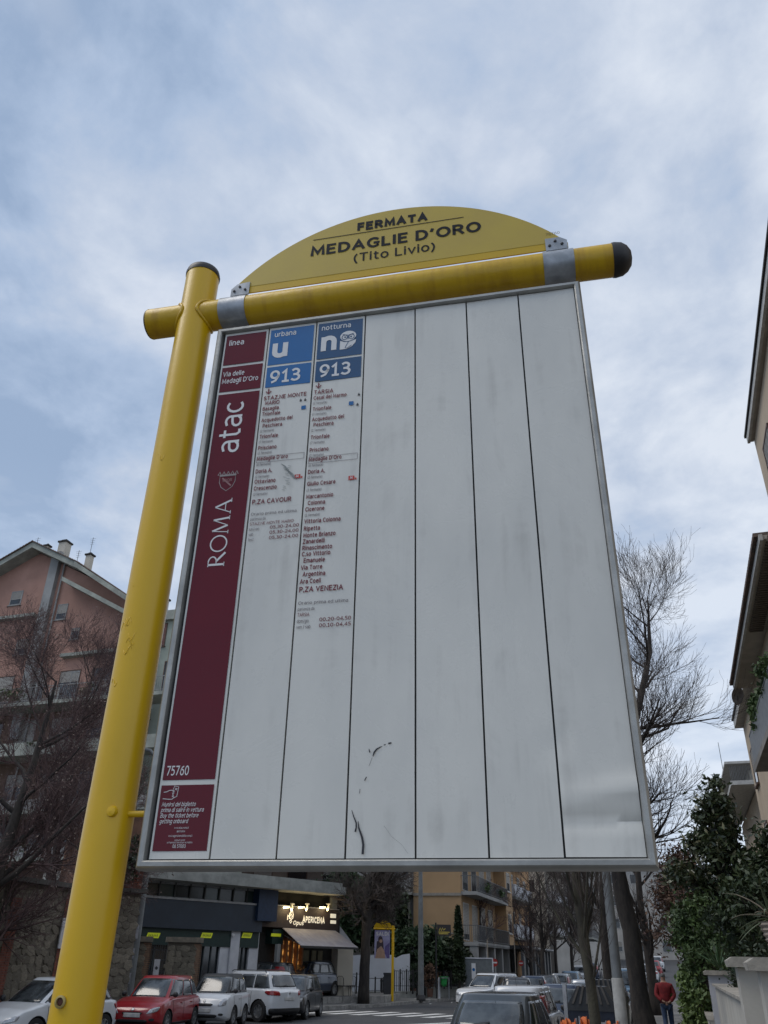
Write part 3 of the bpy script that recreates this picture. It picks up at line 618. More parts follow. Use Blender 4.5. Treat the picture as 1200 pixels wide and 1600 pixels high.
        sol = o.modifiers.new('s', 'SOLIDIFY'); sol.thickness = .004; sol.offset = 0
        return o
    P = patch
    z0, z1 = belt+.03, Hh-.115; ww = W/2
    P('windscreen', cglass, cb, 'x+', [(-ww*.80, belt+.0), (ww*.80, belt+.0), (ww*.66, Hh-.085), (-ww*.66, Hh-.085)], rd=.06)
    P('rear_window', cglass, cb, 'x-', [(-ww*.70, belt+.07), (ww*.70, belt+.07), (ww*.60, Hh-.12), (-ww*.60, Hh-.12)], rd=.08)
    def xa(v): return wsb+(wst-wsb)*v
    def xr_(v): return rrb+(rrt-rrb)*v
    f0, f1 = xa(.22)-.10, xa(.93)-.10; r0, r1 = xr_(.2)+.16, xr_(.9)+.14
    mids = [.5] if doors == 1 else ([.36, .72] if L > 3.2 else [.42])
    cuts = [0]+mids+[1]
    for s in '+-':
        for a, b in zip(cuts, cuts[1:]):
            g = .025
            lo = lambda t: f0+(r0-f0)*t; hi = lambda t: f1+(r1-f1)*t
            P('side_window', cglass, cb, 'y'+s, [(lo(b)+(g if b < 1 else 0), z0), (lo(a)-(g if a > 0 else 0), z0), (hi(a)-(g if a > 0 else 0), z1), (hi(b)+(g if b < 1 else 0), z1)], rd=.05)
    # door outlines, handles, sills
    sm_ = MB(); sg = MB()
    dx = [f0+.03]+[f0+(r0-f0)*t for t in mids]
    for s in '+-':
        dl = dx if L > 3.2 else dx
        for q, x in enumerate(dl+([dl[-1]-.85] if L <= 3.2 else [])):
            P('door_gap', blackpl, bvh, 'y'+s, [(x-.006, .34), (x+.006, .34), (x+.006, belt), (x-.006, belt)], .002, nxx=1, nyy=8, rd=0)
        for x in dl[1:]+[dl[-1]-.85]*0:
            o = P('door_handle', pcol, bvh, 'y'+s, [(x+.10, belt-.17), (x+.28, belt-.17), (x+.28, belt-.13), (x+.10, belt-.13)], .022, nxx=4, nyy=2); o['paint'] = 1
    for s in (1, -1):
        mm = MB(); mm.lathe([(.02, 0), (.055, .01), (.07, .05), (.05, .085), (.01, .095)], 10, (0, 0, 0), 'y')
        V2 = [(xa(.28)-.04+v[0]*.9, s*(ww*.88+.03+v[1]*1.6), belt+.08+v[2]*1.15) for v in mm.v]; mm.v = V2
        mm.build('wing_mirror', blackpl, root, smooth=True)
    # front
    nz = zt(L/2-.12)
    hl = face or 'hatch'
    lz = nz-.03 if hl != 'smart' else nz-.02
    for s in (1, -1):
        if hl == 'suv': c4 = [(s*.45*ww, lz-.13), (s*.88*ww, lz-.12), (s*.90*ww, lz-.0), (s*.46*ww, lz-.03)]
        elif hl == 'smart': c4 = [(s*.56*ww, lz-.17), (s*.88*ww, lz-.14), (s*.86*ww, lz+.07), (s*.62*ww, lz+.0)]
        else: c4 = [(s*.50*ww, lz-.14), (s*.86*ww, lz-.07), (s*.90*ww, lz+.06), (s*.64*ww, lz+.0)]
        P('headlight', lampw, bvh, 'x+', c4, .008, rd=.25)
        P('fog_light', blackpl, bvh, 'x+', [(s*.62*ww, .36), (s*.80*ww, .36), (s*.80*ww, .43), (s*.62*ww, .43)], .005, rd=.4)
    P('grille', blackpl, bvh, 'x+', [(-.34*ww, nz-.19), (.34*ww, nz-.19), (.40*ww, nz-.11), (-.40*ww, nz-.11)], .006, rd=.3)
    P('lower_intake', blackpl, bvh, 'x+', [(-.55*ww, .30), (.55*ww, .30), (.60*ww, .40), (-.60*ww, .40)], .006, rd=.25)
    if plate:
        P('number_plate', platem, bvh, 'x+', [(-.26, .45), (.26, .45), (.26, .56), (-.26, .56)], .016, rd=0)
    P('badge', rimm, bvh, 'x+', [(-.045, nz-.09), (.045, nz-.09), (.045, nz-.01), (-.045, nz-.01)], .008, nxx=4, nyy=4, rd=.5)
    # rear
    rz = zt(-L/2+.12)
    P('number_plate', platem, bvh, 'x-', [(-.26, rz-.32), (.26, rz-.32), (.26, rz-.21), (-.26, rz-.21)], .014, rd=0)
    for s in (1, -1):
        if tall_lamps: P('tail_light', lampr, cb, 'x-', [(s*ww*.74, belt-.02), (s*ww*.90, belt-.02), (s*ww*.80, Hh-.2), (s*ww*.68, Hh-.2)], .02, rd=.1)
        else: P('tail_light', lampr, bvh, 'x-', [(s*.50*ww, rz-.17), (s*.93*ww, rz-.15), (s*.93*ww, rz-.005), (s*.55*ww, rz-.03)], .010, rd=.2)
    _rb = P('rear_bumper', blackpl if cladding else pcol, bvh, 'x-', [(-.86*ww, .27), (.86*ww, .27), (.90*ww, .46), (-.90*ww, .46)], .022, rd=.1)
    if not cladding: _rb['paint'] = 1
    P('rear_wiper', blackpl, cb, 'x-', [(-.02, belt+.09), (.34, belt+.07), (.34, belt+.09), (-.02, belt+.14)], .022, nxx=4, nyy=1, rd=0)
    P('badge', rimm, bvh, 'x-', [(-.05, rz-.13), (.05, rz-.13), (.05, rz-.05), (-.05, rz-.05)], .010, nxx=4, nyy=4, rd=.5)
    for s, a in ((1, 'y+'), (-1, 'y-')):
        P('sill', blackpl, bvh, a, [(axr+wr+.06, .235), (axf-wr-.06, .235), (axf-wr-.06, .33 if cladding else .29), (axr+wr+.06, .33 if cladding else .29)], .008, nyy=2, rd=0)
    m = MB(); m.tube([(rrt+.25, 0, Hh-.03), (rrt+.08, 0, Hh+.22)], [.006, .003], 5); m.build('aerial', blackpl, root)
    if rails:
        for s in (1, -1):
            m = MB(); y = s*ww*.68; m.tube([(wst-.1, y, Hh-.03), (wst-.2, y, Hh+.02), (rrt+.3, y, Hh+.02), (rrt+.2, y, Hh-.03)], .014, 6); m.build('roof_rail', blackpl, root)
    # wheels: tyre, rim
    tm = MB(); tm.lathe([(wr*.62, -.09), (wr*.95, -.095), (wr, -.07), (wr, .07), (wr*.95, .095), (wr*.62, .09), (wr*.62, -.09)], 28, (0, 0, 0), 'y', caps=False); tme = tm.mesh('wheel', rubber, smooth=R(40))
    rm = MB()
    rm.lathe([(.001, .02), (wr*.6, .02), (wr*.64, .085), (wr*.58, .088), (wr*.56, .03), (.001, .03)], 24, (0, 0, 0), 'y', caps=False)
    for q in range(7):
        t = 2*PI*q/7; rm.add([(math.cos(t+d)*r_, yy, math.sin(t+d)*r_) for r_, d, yy in ((.04, -.5, .075), (wr*.6, -.14, .084), (wr*.6, .14, .084), (.04, .5, .075))], [(0, 1, 2, 3)])
    rm.lathe([(.045, .05), (.045, .082), (.001, .084)], 12, (0, 0, 0), 'y')
    rme = rm.mesh('rim', [rimm], smooth=R(30))
    for ax in (axf, axr):
        for s in (1, -1):
            w = link('wheel', tme, root, (ax, s*(W/2-.115), wr)); w.rotation_euler = (0, 0, 0 if s == 1 else PI); link('rim', rme, w)
    return root
white_p = paint('white', (.60, .62, .64)); red_p = paint('red', (.30, .008, .014)); dark_p = paint('black', (.018, .019, .023)); grey_p = paint('dark_grey', (.05, .06, .068), .4); blue_p = paint('pale_blue', (.16, .25, .34), .3)
silver_p = paint('silver', (.34, .36, .38), .5); teal_p = paint('dark_blue', (.02, .035, .07), .3); brn_p = paint('dark_plum', (.05, .035, .05), .3)
hatch = dict(L=3.85, W=1.67, Hh=1.51, top=[(-1.93, .80), (-1.7, .93), (-.6, .96), (.5, .95), (.95, .93), (1.5, .83), (1.80, .70), (1.93, .60)], wsb=1.02, wst=.30, rrt=-1.42, rrb=-1.86, belt=.93)
punto = dict(L=4.03, W=1.70, Hh=1.49, top=[(-2.02, .80), (-1.8, .94), (-.6, .96), (.6, .94), (1.0, .92), (1.6, .80), (1.88, .66), (2.02, .56)], wsb=1.16, wst=.28, rrt=-1.35, rrb=-1.93, belt=.92)
small2 = dict(L=2.70, W=1.66, Hh=1.55, top=[(-1.35, .86), (-1.1, 1.0), (0, 1.0), (.6, .99), (.95, .95), (1.2, .84), (1.35, .66)], wsb=.86, wst=.28, rrt=-1.0, rrb=-1.28, belt=.98)
suv = dict(L=4.40, W=1.83, Hh=1.63, top=[(-2.2, .95), (-2.0, 1.06), (-.6, 1.07), (.7, 1.05), (1.1, 1.03), (1.8, .97), (2.08, .86), (2.2, .72)], wsb=1.20, wst=.45, rrt=-1.72, rrb=-2.08, belt=1.05, wr=.35)
puma = dict(L=4.20, W=1.81, Hh=1.55, top=[(-2.1, .86), (-1.85, 1.0), (-.6, 1.0), (.6, .98), (1.0, .96), (1.7, .87), (1.98, .74), (2.1, .62)], wsb=1.12, wst=.30, rrt=-1.28, rrb=-1.98, belt=.98, wr=.34)
box = dict(L=3.65, W=1.64, Hh=1.56, top=[(-1.82, .85), (-1.65, .98), (-.5, .99), (.6, .98), (.95, .96), (1.4, .88), (1.7, .74), (1.82, .62)], wsb=1.02, wst=.45, rrt=-1.60, rrb=-1.76, belt=.97)
van = dict(L=4.9, W=1.90, Hh=1.95, top=[(-2.45, 1.0), (-2.3, 1.12), (0, 1.13), (1.3, 1.12), (1.8, 1.05), (2.2, .90), (2.45, .66)], wsb=1.75, wst=1.05, rrt=-2.25, rrb=-2.38, belt=1.12, wr=.34)
def place(o, px, Y, hx, hy, z=0, label=None, group=None):
    o.location = (gx(px, Y), Y, z); o.rotation_euler = (0, 0, math.atan2(hy, hx))
    if label: o['label'] = label
    if group: o['group'] = group
    return o
def zroad(x, y):
    a = x*SV.x+y*SV.y; return 0 if a < 66 else (a-66)*.035
GL_, GR_ = 'cars parked in front of the shops', 'cars parked along the right-hand street'
car_punto = place(make_car('parked_car', pcol=white_p, face='hatch', label='white hatchback facing left, half hidden behind the thick yellow pole', **punto), 92, 25.6, -.42, -.91, group=GL_)
car_red = place(make_car('parked_car', pcol=red_p, label='red hatchback parked beside the yellow pole', **hatch), 256, 30.1, -.16, -.985, group=GL_)
car_smart = place(make_car('parked_car', pcol=white_p, roofcol=blackpl, face='smart', doors=2, label='short white two-seat car with black roof next to the red hatchback', **small2), 346, 32.8, -.17, -.98, group=GL_)
car_suv = place(make_car('parked_car', pcol=white_p, rails=True, cladding=True, face='suv', label='white SUV seen from behind, between the short white car and the black hatchback', **suv), 392, 36.5, -.78, .62, group=GL_)
car_black = dup(car_red, (gx(464, 38.3), 38.3, 0), R(-100), 'small black hatchback at the right end of the row in front of the shops', paint=dark_p)
car_puma = make_car('parked_car', pcol=grey_p, cladding=True, face='suv', label='dark grey crossover seen from behind at the bottom edge with wide rear window', **puma)
def row(o, off, Y, label, group=GR_, turn=0): 
    p = stp(off, Y); o.location = (p.x, p.y, zroad(p.x, p.y)); o.rotation_euler = (0, 0, PI/2-ST_A+turn); o['label'] = label; o['group'] = group; return o
row(car_puma, -3.55, 18.2, car_puma['label'])
car_box = make_car('parked_car', pcol=white_p, tall_lamps=True, label='x', **box)
row(car_box, -4.2, 24.2, 'white boxy hatchback with tall red tail light, parked just beyond the dark grey crossover')
car_van = make_car('parked_van', pcol=blue_p, label='x', **van); car_van['category'] = 'van'
def rowdup(src, off, Y, label, pt, turn=0):
    p = stp(off, Y); return tag(dup(src, (p.x, p.y, zroad(p.x, p.y)), PI/2-ST_A+turn, label, paint=pt), group=GR_)
row(car_van, -3.2, 50, 'pale blue van in the right-hand street, roof above the other cars')
rowdup(car_red, -4.0, 30.5, 'dark blue hatchback behind the white boxy one in the right-hand row', teal_p)
rowdup(car_box, -3.9, 37, 'silver boxy car in the right-hand row, in front of the pale blue van', silver_p)
rowdup(car_red, -3.6, 43.5, 'pale silver car next to the pale blue van in the right-hand row', silver_p)
tag(dup(car_suv, (gx(765, 46), 46, 0), math.atan2(-.80, -.60), 'white SUV crossing behind the dark grey crossover, its nose to the left', paint=white_p), group='cars waiting at the junction')
tag(dup(car_red, (gx(806, 44), 44, 0), PI/2-ST_A+.15, 'black hatchback stopped right of the white SUV at the junction', paint=dark_p), group='cars waiting at the junction')
tag(dup(car_box, (gx(832, 47), 47, 0), PI/2-ST_A+.1, 'dark boxy car stopped between the black hatchback and the pale blue van', paint=teal_p), group='cars waiting at the junction')
rowdup(car_suv, -3.3, 66, 'white SUV far down the street seen between the slim tree and the lamp post', white_p)
rowdup(car_red, -3.4, 60, 'dark plum hatchback seen left of the lamp post in the street', brn_p)
rowdup(car_suv, -3.3, 82, 'white SUV highest up the rising street, seen left of the lamp post', white_p)
rowdup(car_box, -3.5, 75, 'black boxy car between the two far white SUVs', dark_p)
rowdup(car_red, -2.9, 33.5, 'silver hatchback glimpsed between the lamp post and the thick tree trunk', silver_p)
rowdup(car_box, -3.0, 52, 'white car parked beyond the thick tree trunk', white_p)
for Y, nm, pt, src, o_ in ((95, 'red hatchback in the farthest row of cars beyond the thick trunk', red_p, car_red, -3.2), (108, 'white hatchback farthest away at the top of the street', white_p, car_box, -3.2), (58, 'dark car parked on the right just behind the walking person', dark_p, car_red, -2.6)):
    rowdup(src, o_, Y, nm, pt)
for Y, nm, pt, src in ((58, 'dark hatchback leading the row parked on the left side of the far street', dark_p, car_red), (64, 'silver boxy car second in the row on the left side of the far street', silver_p, car_box), (70, 'pale blue hatchback third in the row on the left side of the far street', blue_p, car_red), (77, 'white SUV fourth in the row on the left side of the far street', white_p, car_suv), (85, 'dark boxy car last in the row on the left side of the far street', teal_p, car_box)):
    rowdup(src, -8.6, Y, nm, pt)['group'] = 'cars on the left side of the far street'
for px, Y, pt, nm, a in ((407, 46.5, dark_p, 'black car on the forecourt in front of the blue shop, behind the white SUV', (-.95, .3)), (478, 48.5, teal_p, 'dark blue SUV on the forecourt in front of the lit shop window', (-.5, -.87))):
    tag(dup(car_suv if px > 450 else car_box, (gx(px, Y), Y, .36), math.atan2(a[1], a[0]), nm, paint=pt), group='cars on the raised forecourt')

# ------------------------------------------------------------------ GROUND, ROADS, PAVEMENTS
def ground():
    m = MB(); ys = list(range(-30, 150, 6))+[170, 200, 260, 340, 450, 650]; xs = [-500, -300, -200, -140, -100]+list(range(-80, 130, 6))+[150, 200, 300, 500]
    V = [(x, y, zroad(x, y) if y < 170 else zroad(x, 170)) for y in ys for x in xs]; nx = len(xs)
    m.add(V, [(i*nx+j, i*nx+j+1, (i+1)*nx+j+1, (i+1)*nx+j) for i in range(len(ys)-1) for j in range(nx-1)])
    tag(m.build('road', asphalt, None, smooth=True), kind='structure')
ground()
def slab(name, poly, z0, z1, m_=pave_m, kerb=.18, kind='structure'):
    m = MB(); m.prism(poly, z0, z1); o = m.build(name, [m_]); tag(o, kind=kind)
    if kerb:
        k = MB(); n = len(poly)
        for i in range(n):
            a = Vector((*poly[i], 0)); b = Vector((*poly[(i+1) % n], 0)); L = (b-a).length; c = max(1, int(L/1.0)); d = (b-a)/c; nn = Vector((d.y, -d.x, 0)).normalized()
            for j in range(c):
                p = a+d*j; q = a+d*(j+.97); e = .004+rnd.uniform(0, .006)
                vs = [p+nn*.02, q+nn*.02, q-nn*kerb, p-nn*kerb]; k.add([(v.x, v.y, z0) for v in vs]+[(v.x, v.y, z1+e) for v in vs], [(0, 1, 2, 3), (4, 5, 6, 7), (0, 1, 5, 4), (1, 2, 6, 5), (2, 3, 7, 6), (3, 0, 4, 7)])
        kk = k.build('kerb', kerb_m, o); tag(kk, kind='stuff')
    return o
def pt(off, Y): v = stp(off, Y); return (v.x, v.y)
slab('pavement', [pt(-2.35, -8), pt(.35, -8), pt(.35, 66), pt(-2.35, 66)], -.1, .13)
slab('garden_ground', [pt(.6, -8), pt(30, -8), pt(30, 66), pt(.6, 66)], -.1, .2, mat('garden_soil', (.09, .075, .05), .95, scale=3), kerb=0)
# far pavement round the corner, and the pavement in front of the shops
far_poly = [(-1.55, 46.6), (-.9, 46.4), (.2, 48.2), (2.2, 53), (5.6, 60.5), (9.0, 66), (14, 79), (6, 92), (-12, 84), (-10, 70), (-5.5, 58), (-4.6, 51.5), (-2.6, 48.2)]
slab('far_pavement', far_poly[::-1][::-1], -.1, .13)
SH_O = Vector((gx(213, 41), 41, 0)); SH_A = R(45)
def shp(u, v): c, s = math.cos(SH_A), math.sin(SH_A); return (SH_O.x+u*c-v*s, SH_O.y+u*s+v*c)
slab('shop_pavement', [shp(-16, -3.4), shp(9.5, -3.4), shp(12.8, -1.0), shp(15.5, -.2), shp(15.5, 6), shp(-16, 6)], -.1, .15)
slab('shop_forecourt', [shp(3.0, -1.4), shp(14.5, -1.2), shp(18, 1), shp(18, 7), shp(3, 7)], -.1, .42, kerb=.22)
# road markings
def marking(name, quads):
    m = MB()
    for q in quads: m.add([(x, y, .006) for x, y in q], [(0, 1, 2, 3)])
    tag(m.build(name, white_road, None), kind='structure')
q = []
for i in range(8):
    cx, cy = -1.95+i*1.02, 42.9-i*.30; d = (.55*1.75, .83*1.75); n = (.25, -.06)
    q.append([(cx-d[0]-n[0], cy-d[1]-n[1]), (cx-d[0]+n[0], cy-d[1]+n[1]), (cx+d[0]+n[0], cy+d[1]+n[1]), (cx+d[0]-n[0], cy+d[1]-n[1])])
marking('crossing_stripes', q)
marking('stop_line', [[(.9, 35.2), (1.1, 34.8), (4.6, 38.0), (4.4, 38.4)]])
marking('parking_lines', [[(gx(498, 47)-.1, 46.4), (gx(498, 47)+.1, 46.3), (-1.9, 45.4), (-2.0, 45.7)], [(-5.0, 27), (-4.9, 27), (-4.1, 32), (-4.2, 32)]])
m = MB()
for i in range(70):
    x, y = rnd.uniform(-3, 9), rnd.uniform(44.5, 66); z = .135
    if y > 45+.9*abs(x): m.add([(x+rnd.uniform(-.12, .12), y+rnd.uniform(-.12, .12), z+rnd.uniform(0, .05)) for _ in range(4)], [(0, 1, 2, 3)])
tag(m.build('litter', mat('litter_paper', (.45, .44, .42), .9), None), 'scraps of litter and dry leaves on the far pavement', 'litter', kind='stuff')

# ------------------------------------------------------------------ BUILDINGS
class Bld:
    def __init__(s, name, O, ang, label, cat='building', group=None):
        s.O = Vector((O[0], O[1], 0)); s.a = ang; s.root = empty(name, s.O, ang, label, cat, group); s.c, s.s = math.cos(ang), math.sin(ang)
    def L(s, px, py, y=0.):
        """where the sight line through a photo pixel meets the plane local y = const: (local x, z)"""
        d = ray(px, py); n = Vector((-s.s, s.c, 0)); P0 = s.O+n*y; o = Vector((0, 0, H_EYE)); t = (P0-o).dot(n)/d.dot(n); P = o+d*t; return ((P-P0).x*s.c+(P-P0).y*s.s, P.z)
    def part(s, name, mt, boxes, parent=None, **k):
        m = MB()
        for b in boxes: m.box(*b)
        o = m.build(name, mt, parent or s.root, **k); return o
    def window(s, x0, x1, z0, z1, y=0., fr=None, pane=None, shutter=None, bars=1, sill=True, depth=.12, closed=0., parent=None):
        fr = fr or win_white; w = x1-x0; m = MB(); t = .06
        m.box(x0, x1, y-.02, y+depth, z0, z0+t); m.box(x0, x1, y-.02, y+depth, z1-t, z1); m.box(x0, x0+t, y-.021, y+depth, z0, z1); m.box(x1-t, x1, y-.021, y+depth, z0, z1)
        for i in range(bars): a = x0+w*(i+1)/(bars+1); m.box(a-.03, a+.03, y+.0, y+.06, z0, z1)
        if sill: m.box(x0-.06, x1+.06, y-.09, y+.02, z0-.07, z0-.002)
        f = m.build('window', fr, parent or s.root)
        p = MB(); p.box(x0+.02, x1-.02, y-.0005, y+.02, z0+.02, z1-.02); p.build('pane', pane or glass_dark, f)
        if closed > 0:
            p = MB(); n = max(3, int((z1-z0)*closed/.09)); h = (z1-z0)*closed/n
            for i in range(n): zz = z1-t-h*(i+1); p.add([(x0+t, y-.012, zz), (x1-t, y-.012, zz), (x1-t, y-.004, zz+h*.92), (x0+t, y-.004, zz+h*.92)], [(0, 1, 2, 3)])
            tag(p.build('roller_shutter', shutter or shut_m, f), kind='stuff')
        return f
    def balcony(s, x0, x1, z, dep, y=0., slab_=.22, rail='bars', h=1.0, mt=None, ends=True, rm=None):
        b = s.part('balcony', mt or conc, [(x0, x1, y-dep, y, z-slab_, z)]); rm = rm or rail_m; m = MB(); yy = y-dep+.04
        if rail == 'bars':
            m.box(x0, x1, yy-.02, yy+.02, z+h-.04, z+h); m.box(x0, x1, yy-.015, yy+.015, z+.08, z+.11); n = int((x1-x0)/.14)
            for i in range(n+1): a = x0+.01+(x1-x0-.02)*i/n; m.box(a-.009, a+.009, yy-.009, yy+.009, z, z+h)
            if ends:
                for xx in (x0+.02, x1-.02):
                    m.box(xx-.02, xx+.02, yy, y, z+h-.04, z+h)
                    for i in range(int(dep/.14)): a = yy+i*.14; m.box(xx-.009, xx+.009, a-.009, a+.009, z, z+h)
        elif rail == 'solid': m.box(x0, x1, yy-.04, yy+.06, z, z+h); m.box(x0, x0+.1, yy+.06, y, z, z+h); m.box(x1-.1, x1, yy+.06, y, z, z+h)
        elif rail == 'panel':
            m.box(x0, x1, yy-.02, yy+.02, z+h-.04, z+h); m.box(x0+.02, x1-.02, yy-.005, yy+.005, z+.08, z+h-.08)
        m.build('railing', rm, b); return b
win_white = mat('window_frame_white', (.55, .55, .53), .5); win_grey = mat('window_frame_grey', (.25, .26, .27), .5); win_brown = mat('window_frame_brown', (.10, .05, .03), .6)
shut_m = mat('shutter_slats', (.30, .28, .25), .6, var=.05); rail_m = mat('railing_grey', (.12, .125, .13), .5); rail_w = mat('railing_white', (.5, .5, .5), .5)
pink = mat('pink_render', (.43, .245, .19), .9, scale=.5, c2=(.34, .19, .145), detail=8, bump=.15, bscale=30)
pale_green = mat('pale_green_render', (.36, .39, .33), .9, scale=.6, c2=(.27, .30, .25), detail=8)
trim = mat('pale_trim', (.37, .385, .33), .85, scale=1.2, c2=(.25, .26, .23), detail=8)
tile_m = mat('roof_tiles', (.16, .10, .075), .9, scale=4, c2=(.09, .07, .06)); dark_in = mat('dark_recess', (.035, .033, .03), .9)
ochre = mat('ochre_render', (.42, .275, .15), .9, scale=.35, c2=(.35, .23, .125), detail=8, bump=.1, bscale=25)
tan = mat('tan_render', (.54, .44, .32), .9, scale=.5, c2=(.45, .36, .26), detail=8, bump=.15, bscale=25)
cream = mat('cream_render', (.52, .48, .41), .9, scale=.6, c2=(.43, .40, .34), detail=8); greyw = mat('grey_render', (.33, .33, .32), .9, scale=.6, c2=(.24, .24, .235), detail=8)
brick_m = mat('red_brick', (.25, .085, .055), .9, scale=6, c2=(.15, .06, .045), bump=.3); mortar = mat('mortar', (.17, .152, .12), .95, scale=6, c2=(.12, .105, .085))
leafd = mat('dark_leaves', (.048, .072, .028), .55, scale=1.6, c2=(.018, .030, .013), spec=.4)
leafm = mat('green_leaves', (.08, .13, .035), .6, scale=1.8, c2=(.038, .068, .02))
leafl = mat('light_green_leaves', (.14, .20, .045), .6, scale=2, c2=(.065, .105, .028))
leafr = mat('russet_leaves', (.15, .085, .050), .8, scale=2, c2=(.085, .05, .035))
ivy_m = mat('ivy_leaves', (.04, .075, .025), .6, scale=1.2, c2=(.02, .04, .015))
_np = np.random.RandomState(11)
def leaves(mb, n, pos, size, el=1.7, up=.3):
    """n small diamond-shaped leaves; pos(n) gives their places"""
    P = pos(n); nrm = _np.normal(size=(n, 3)); nrm[:, 2] += up; nrm /= np.linalg.norm(nrm, axis=1)[:, None]
    t = _np.normal(size=(n, 3)); t -= (t*nrm).sum(1)[:, None]*nrm; t /= np.linalg.norm(t, axis=1)[:, None]; b = np.cross(nrm, t)
    s = size*(.6+.8*_np.rand(n))[:, None]
    V = np.stack([P-t*s*.5*el, P+b*s*.42, P+t*s*.5*el, P-b*s*.42], 1).reshape(-1, 3); o = len(mb.v)
    mb.v.extend(map(tuple, V.tolist())); mb.f.extend([(o+4*i, o+4*i+1, o+4*i+2, o+4*i+3) for i in range(n)]); mb.m.extend([mb.mi]*n)
def blob(c, r, clumps=40, cs=.28, shell=.55, flat=1.):
    """leaf positions gathered in clumps through an ellipsoid"""
    d = _np.normal(size=(clumps, 3)); d /= np.linalg.norm(d, axis=1)[:, None]; rad = shell+(1-shell)*_np.rand(clumps)**.6
    C = np.array(c)+d*rad[:, None]*np.array(r)
    def pos(n):
        k = _np.randint(0, clumps, n); o = _np.normal(size=(n, 3))*cs*np.array([1, 1, .7]); return C[k]+o
    return pos
def boxpos(x0, x1, y0, y1, z0, z1):
    return lambda n: np.stack([_np.uniform(x0, x1, n), _np.uniform(y0, y1, n), _np.uniform(z0, z1, n)], 1)

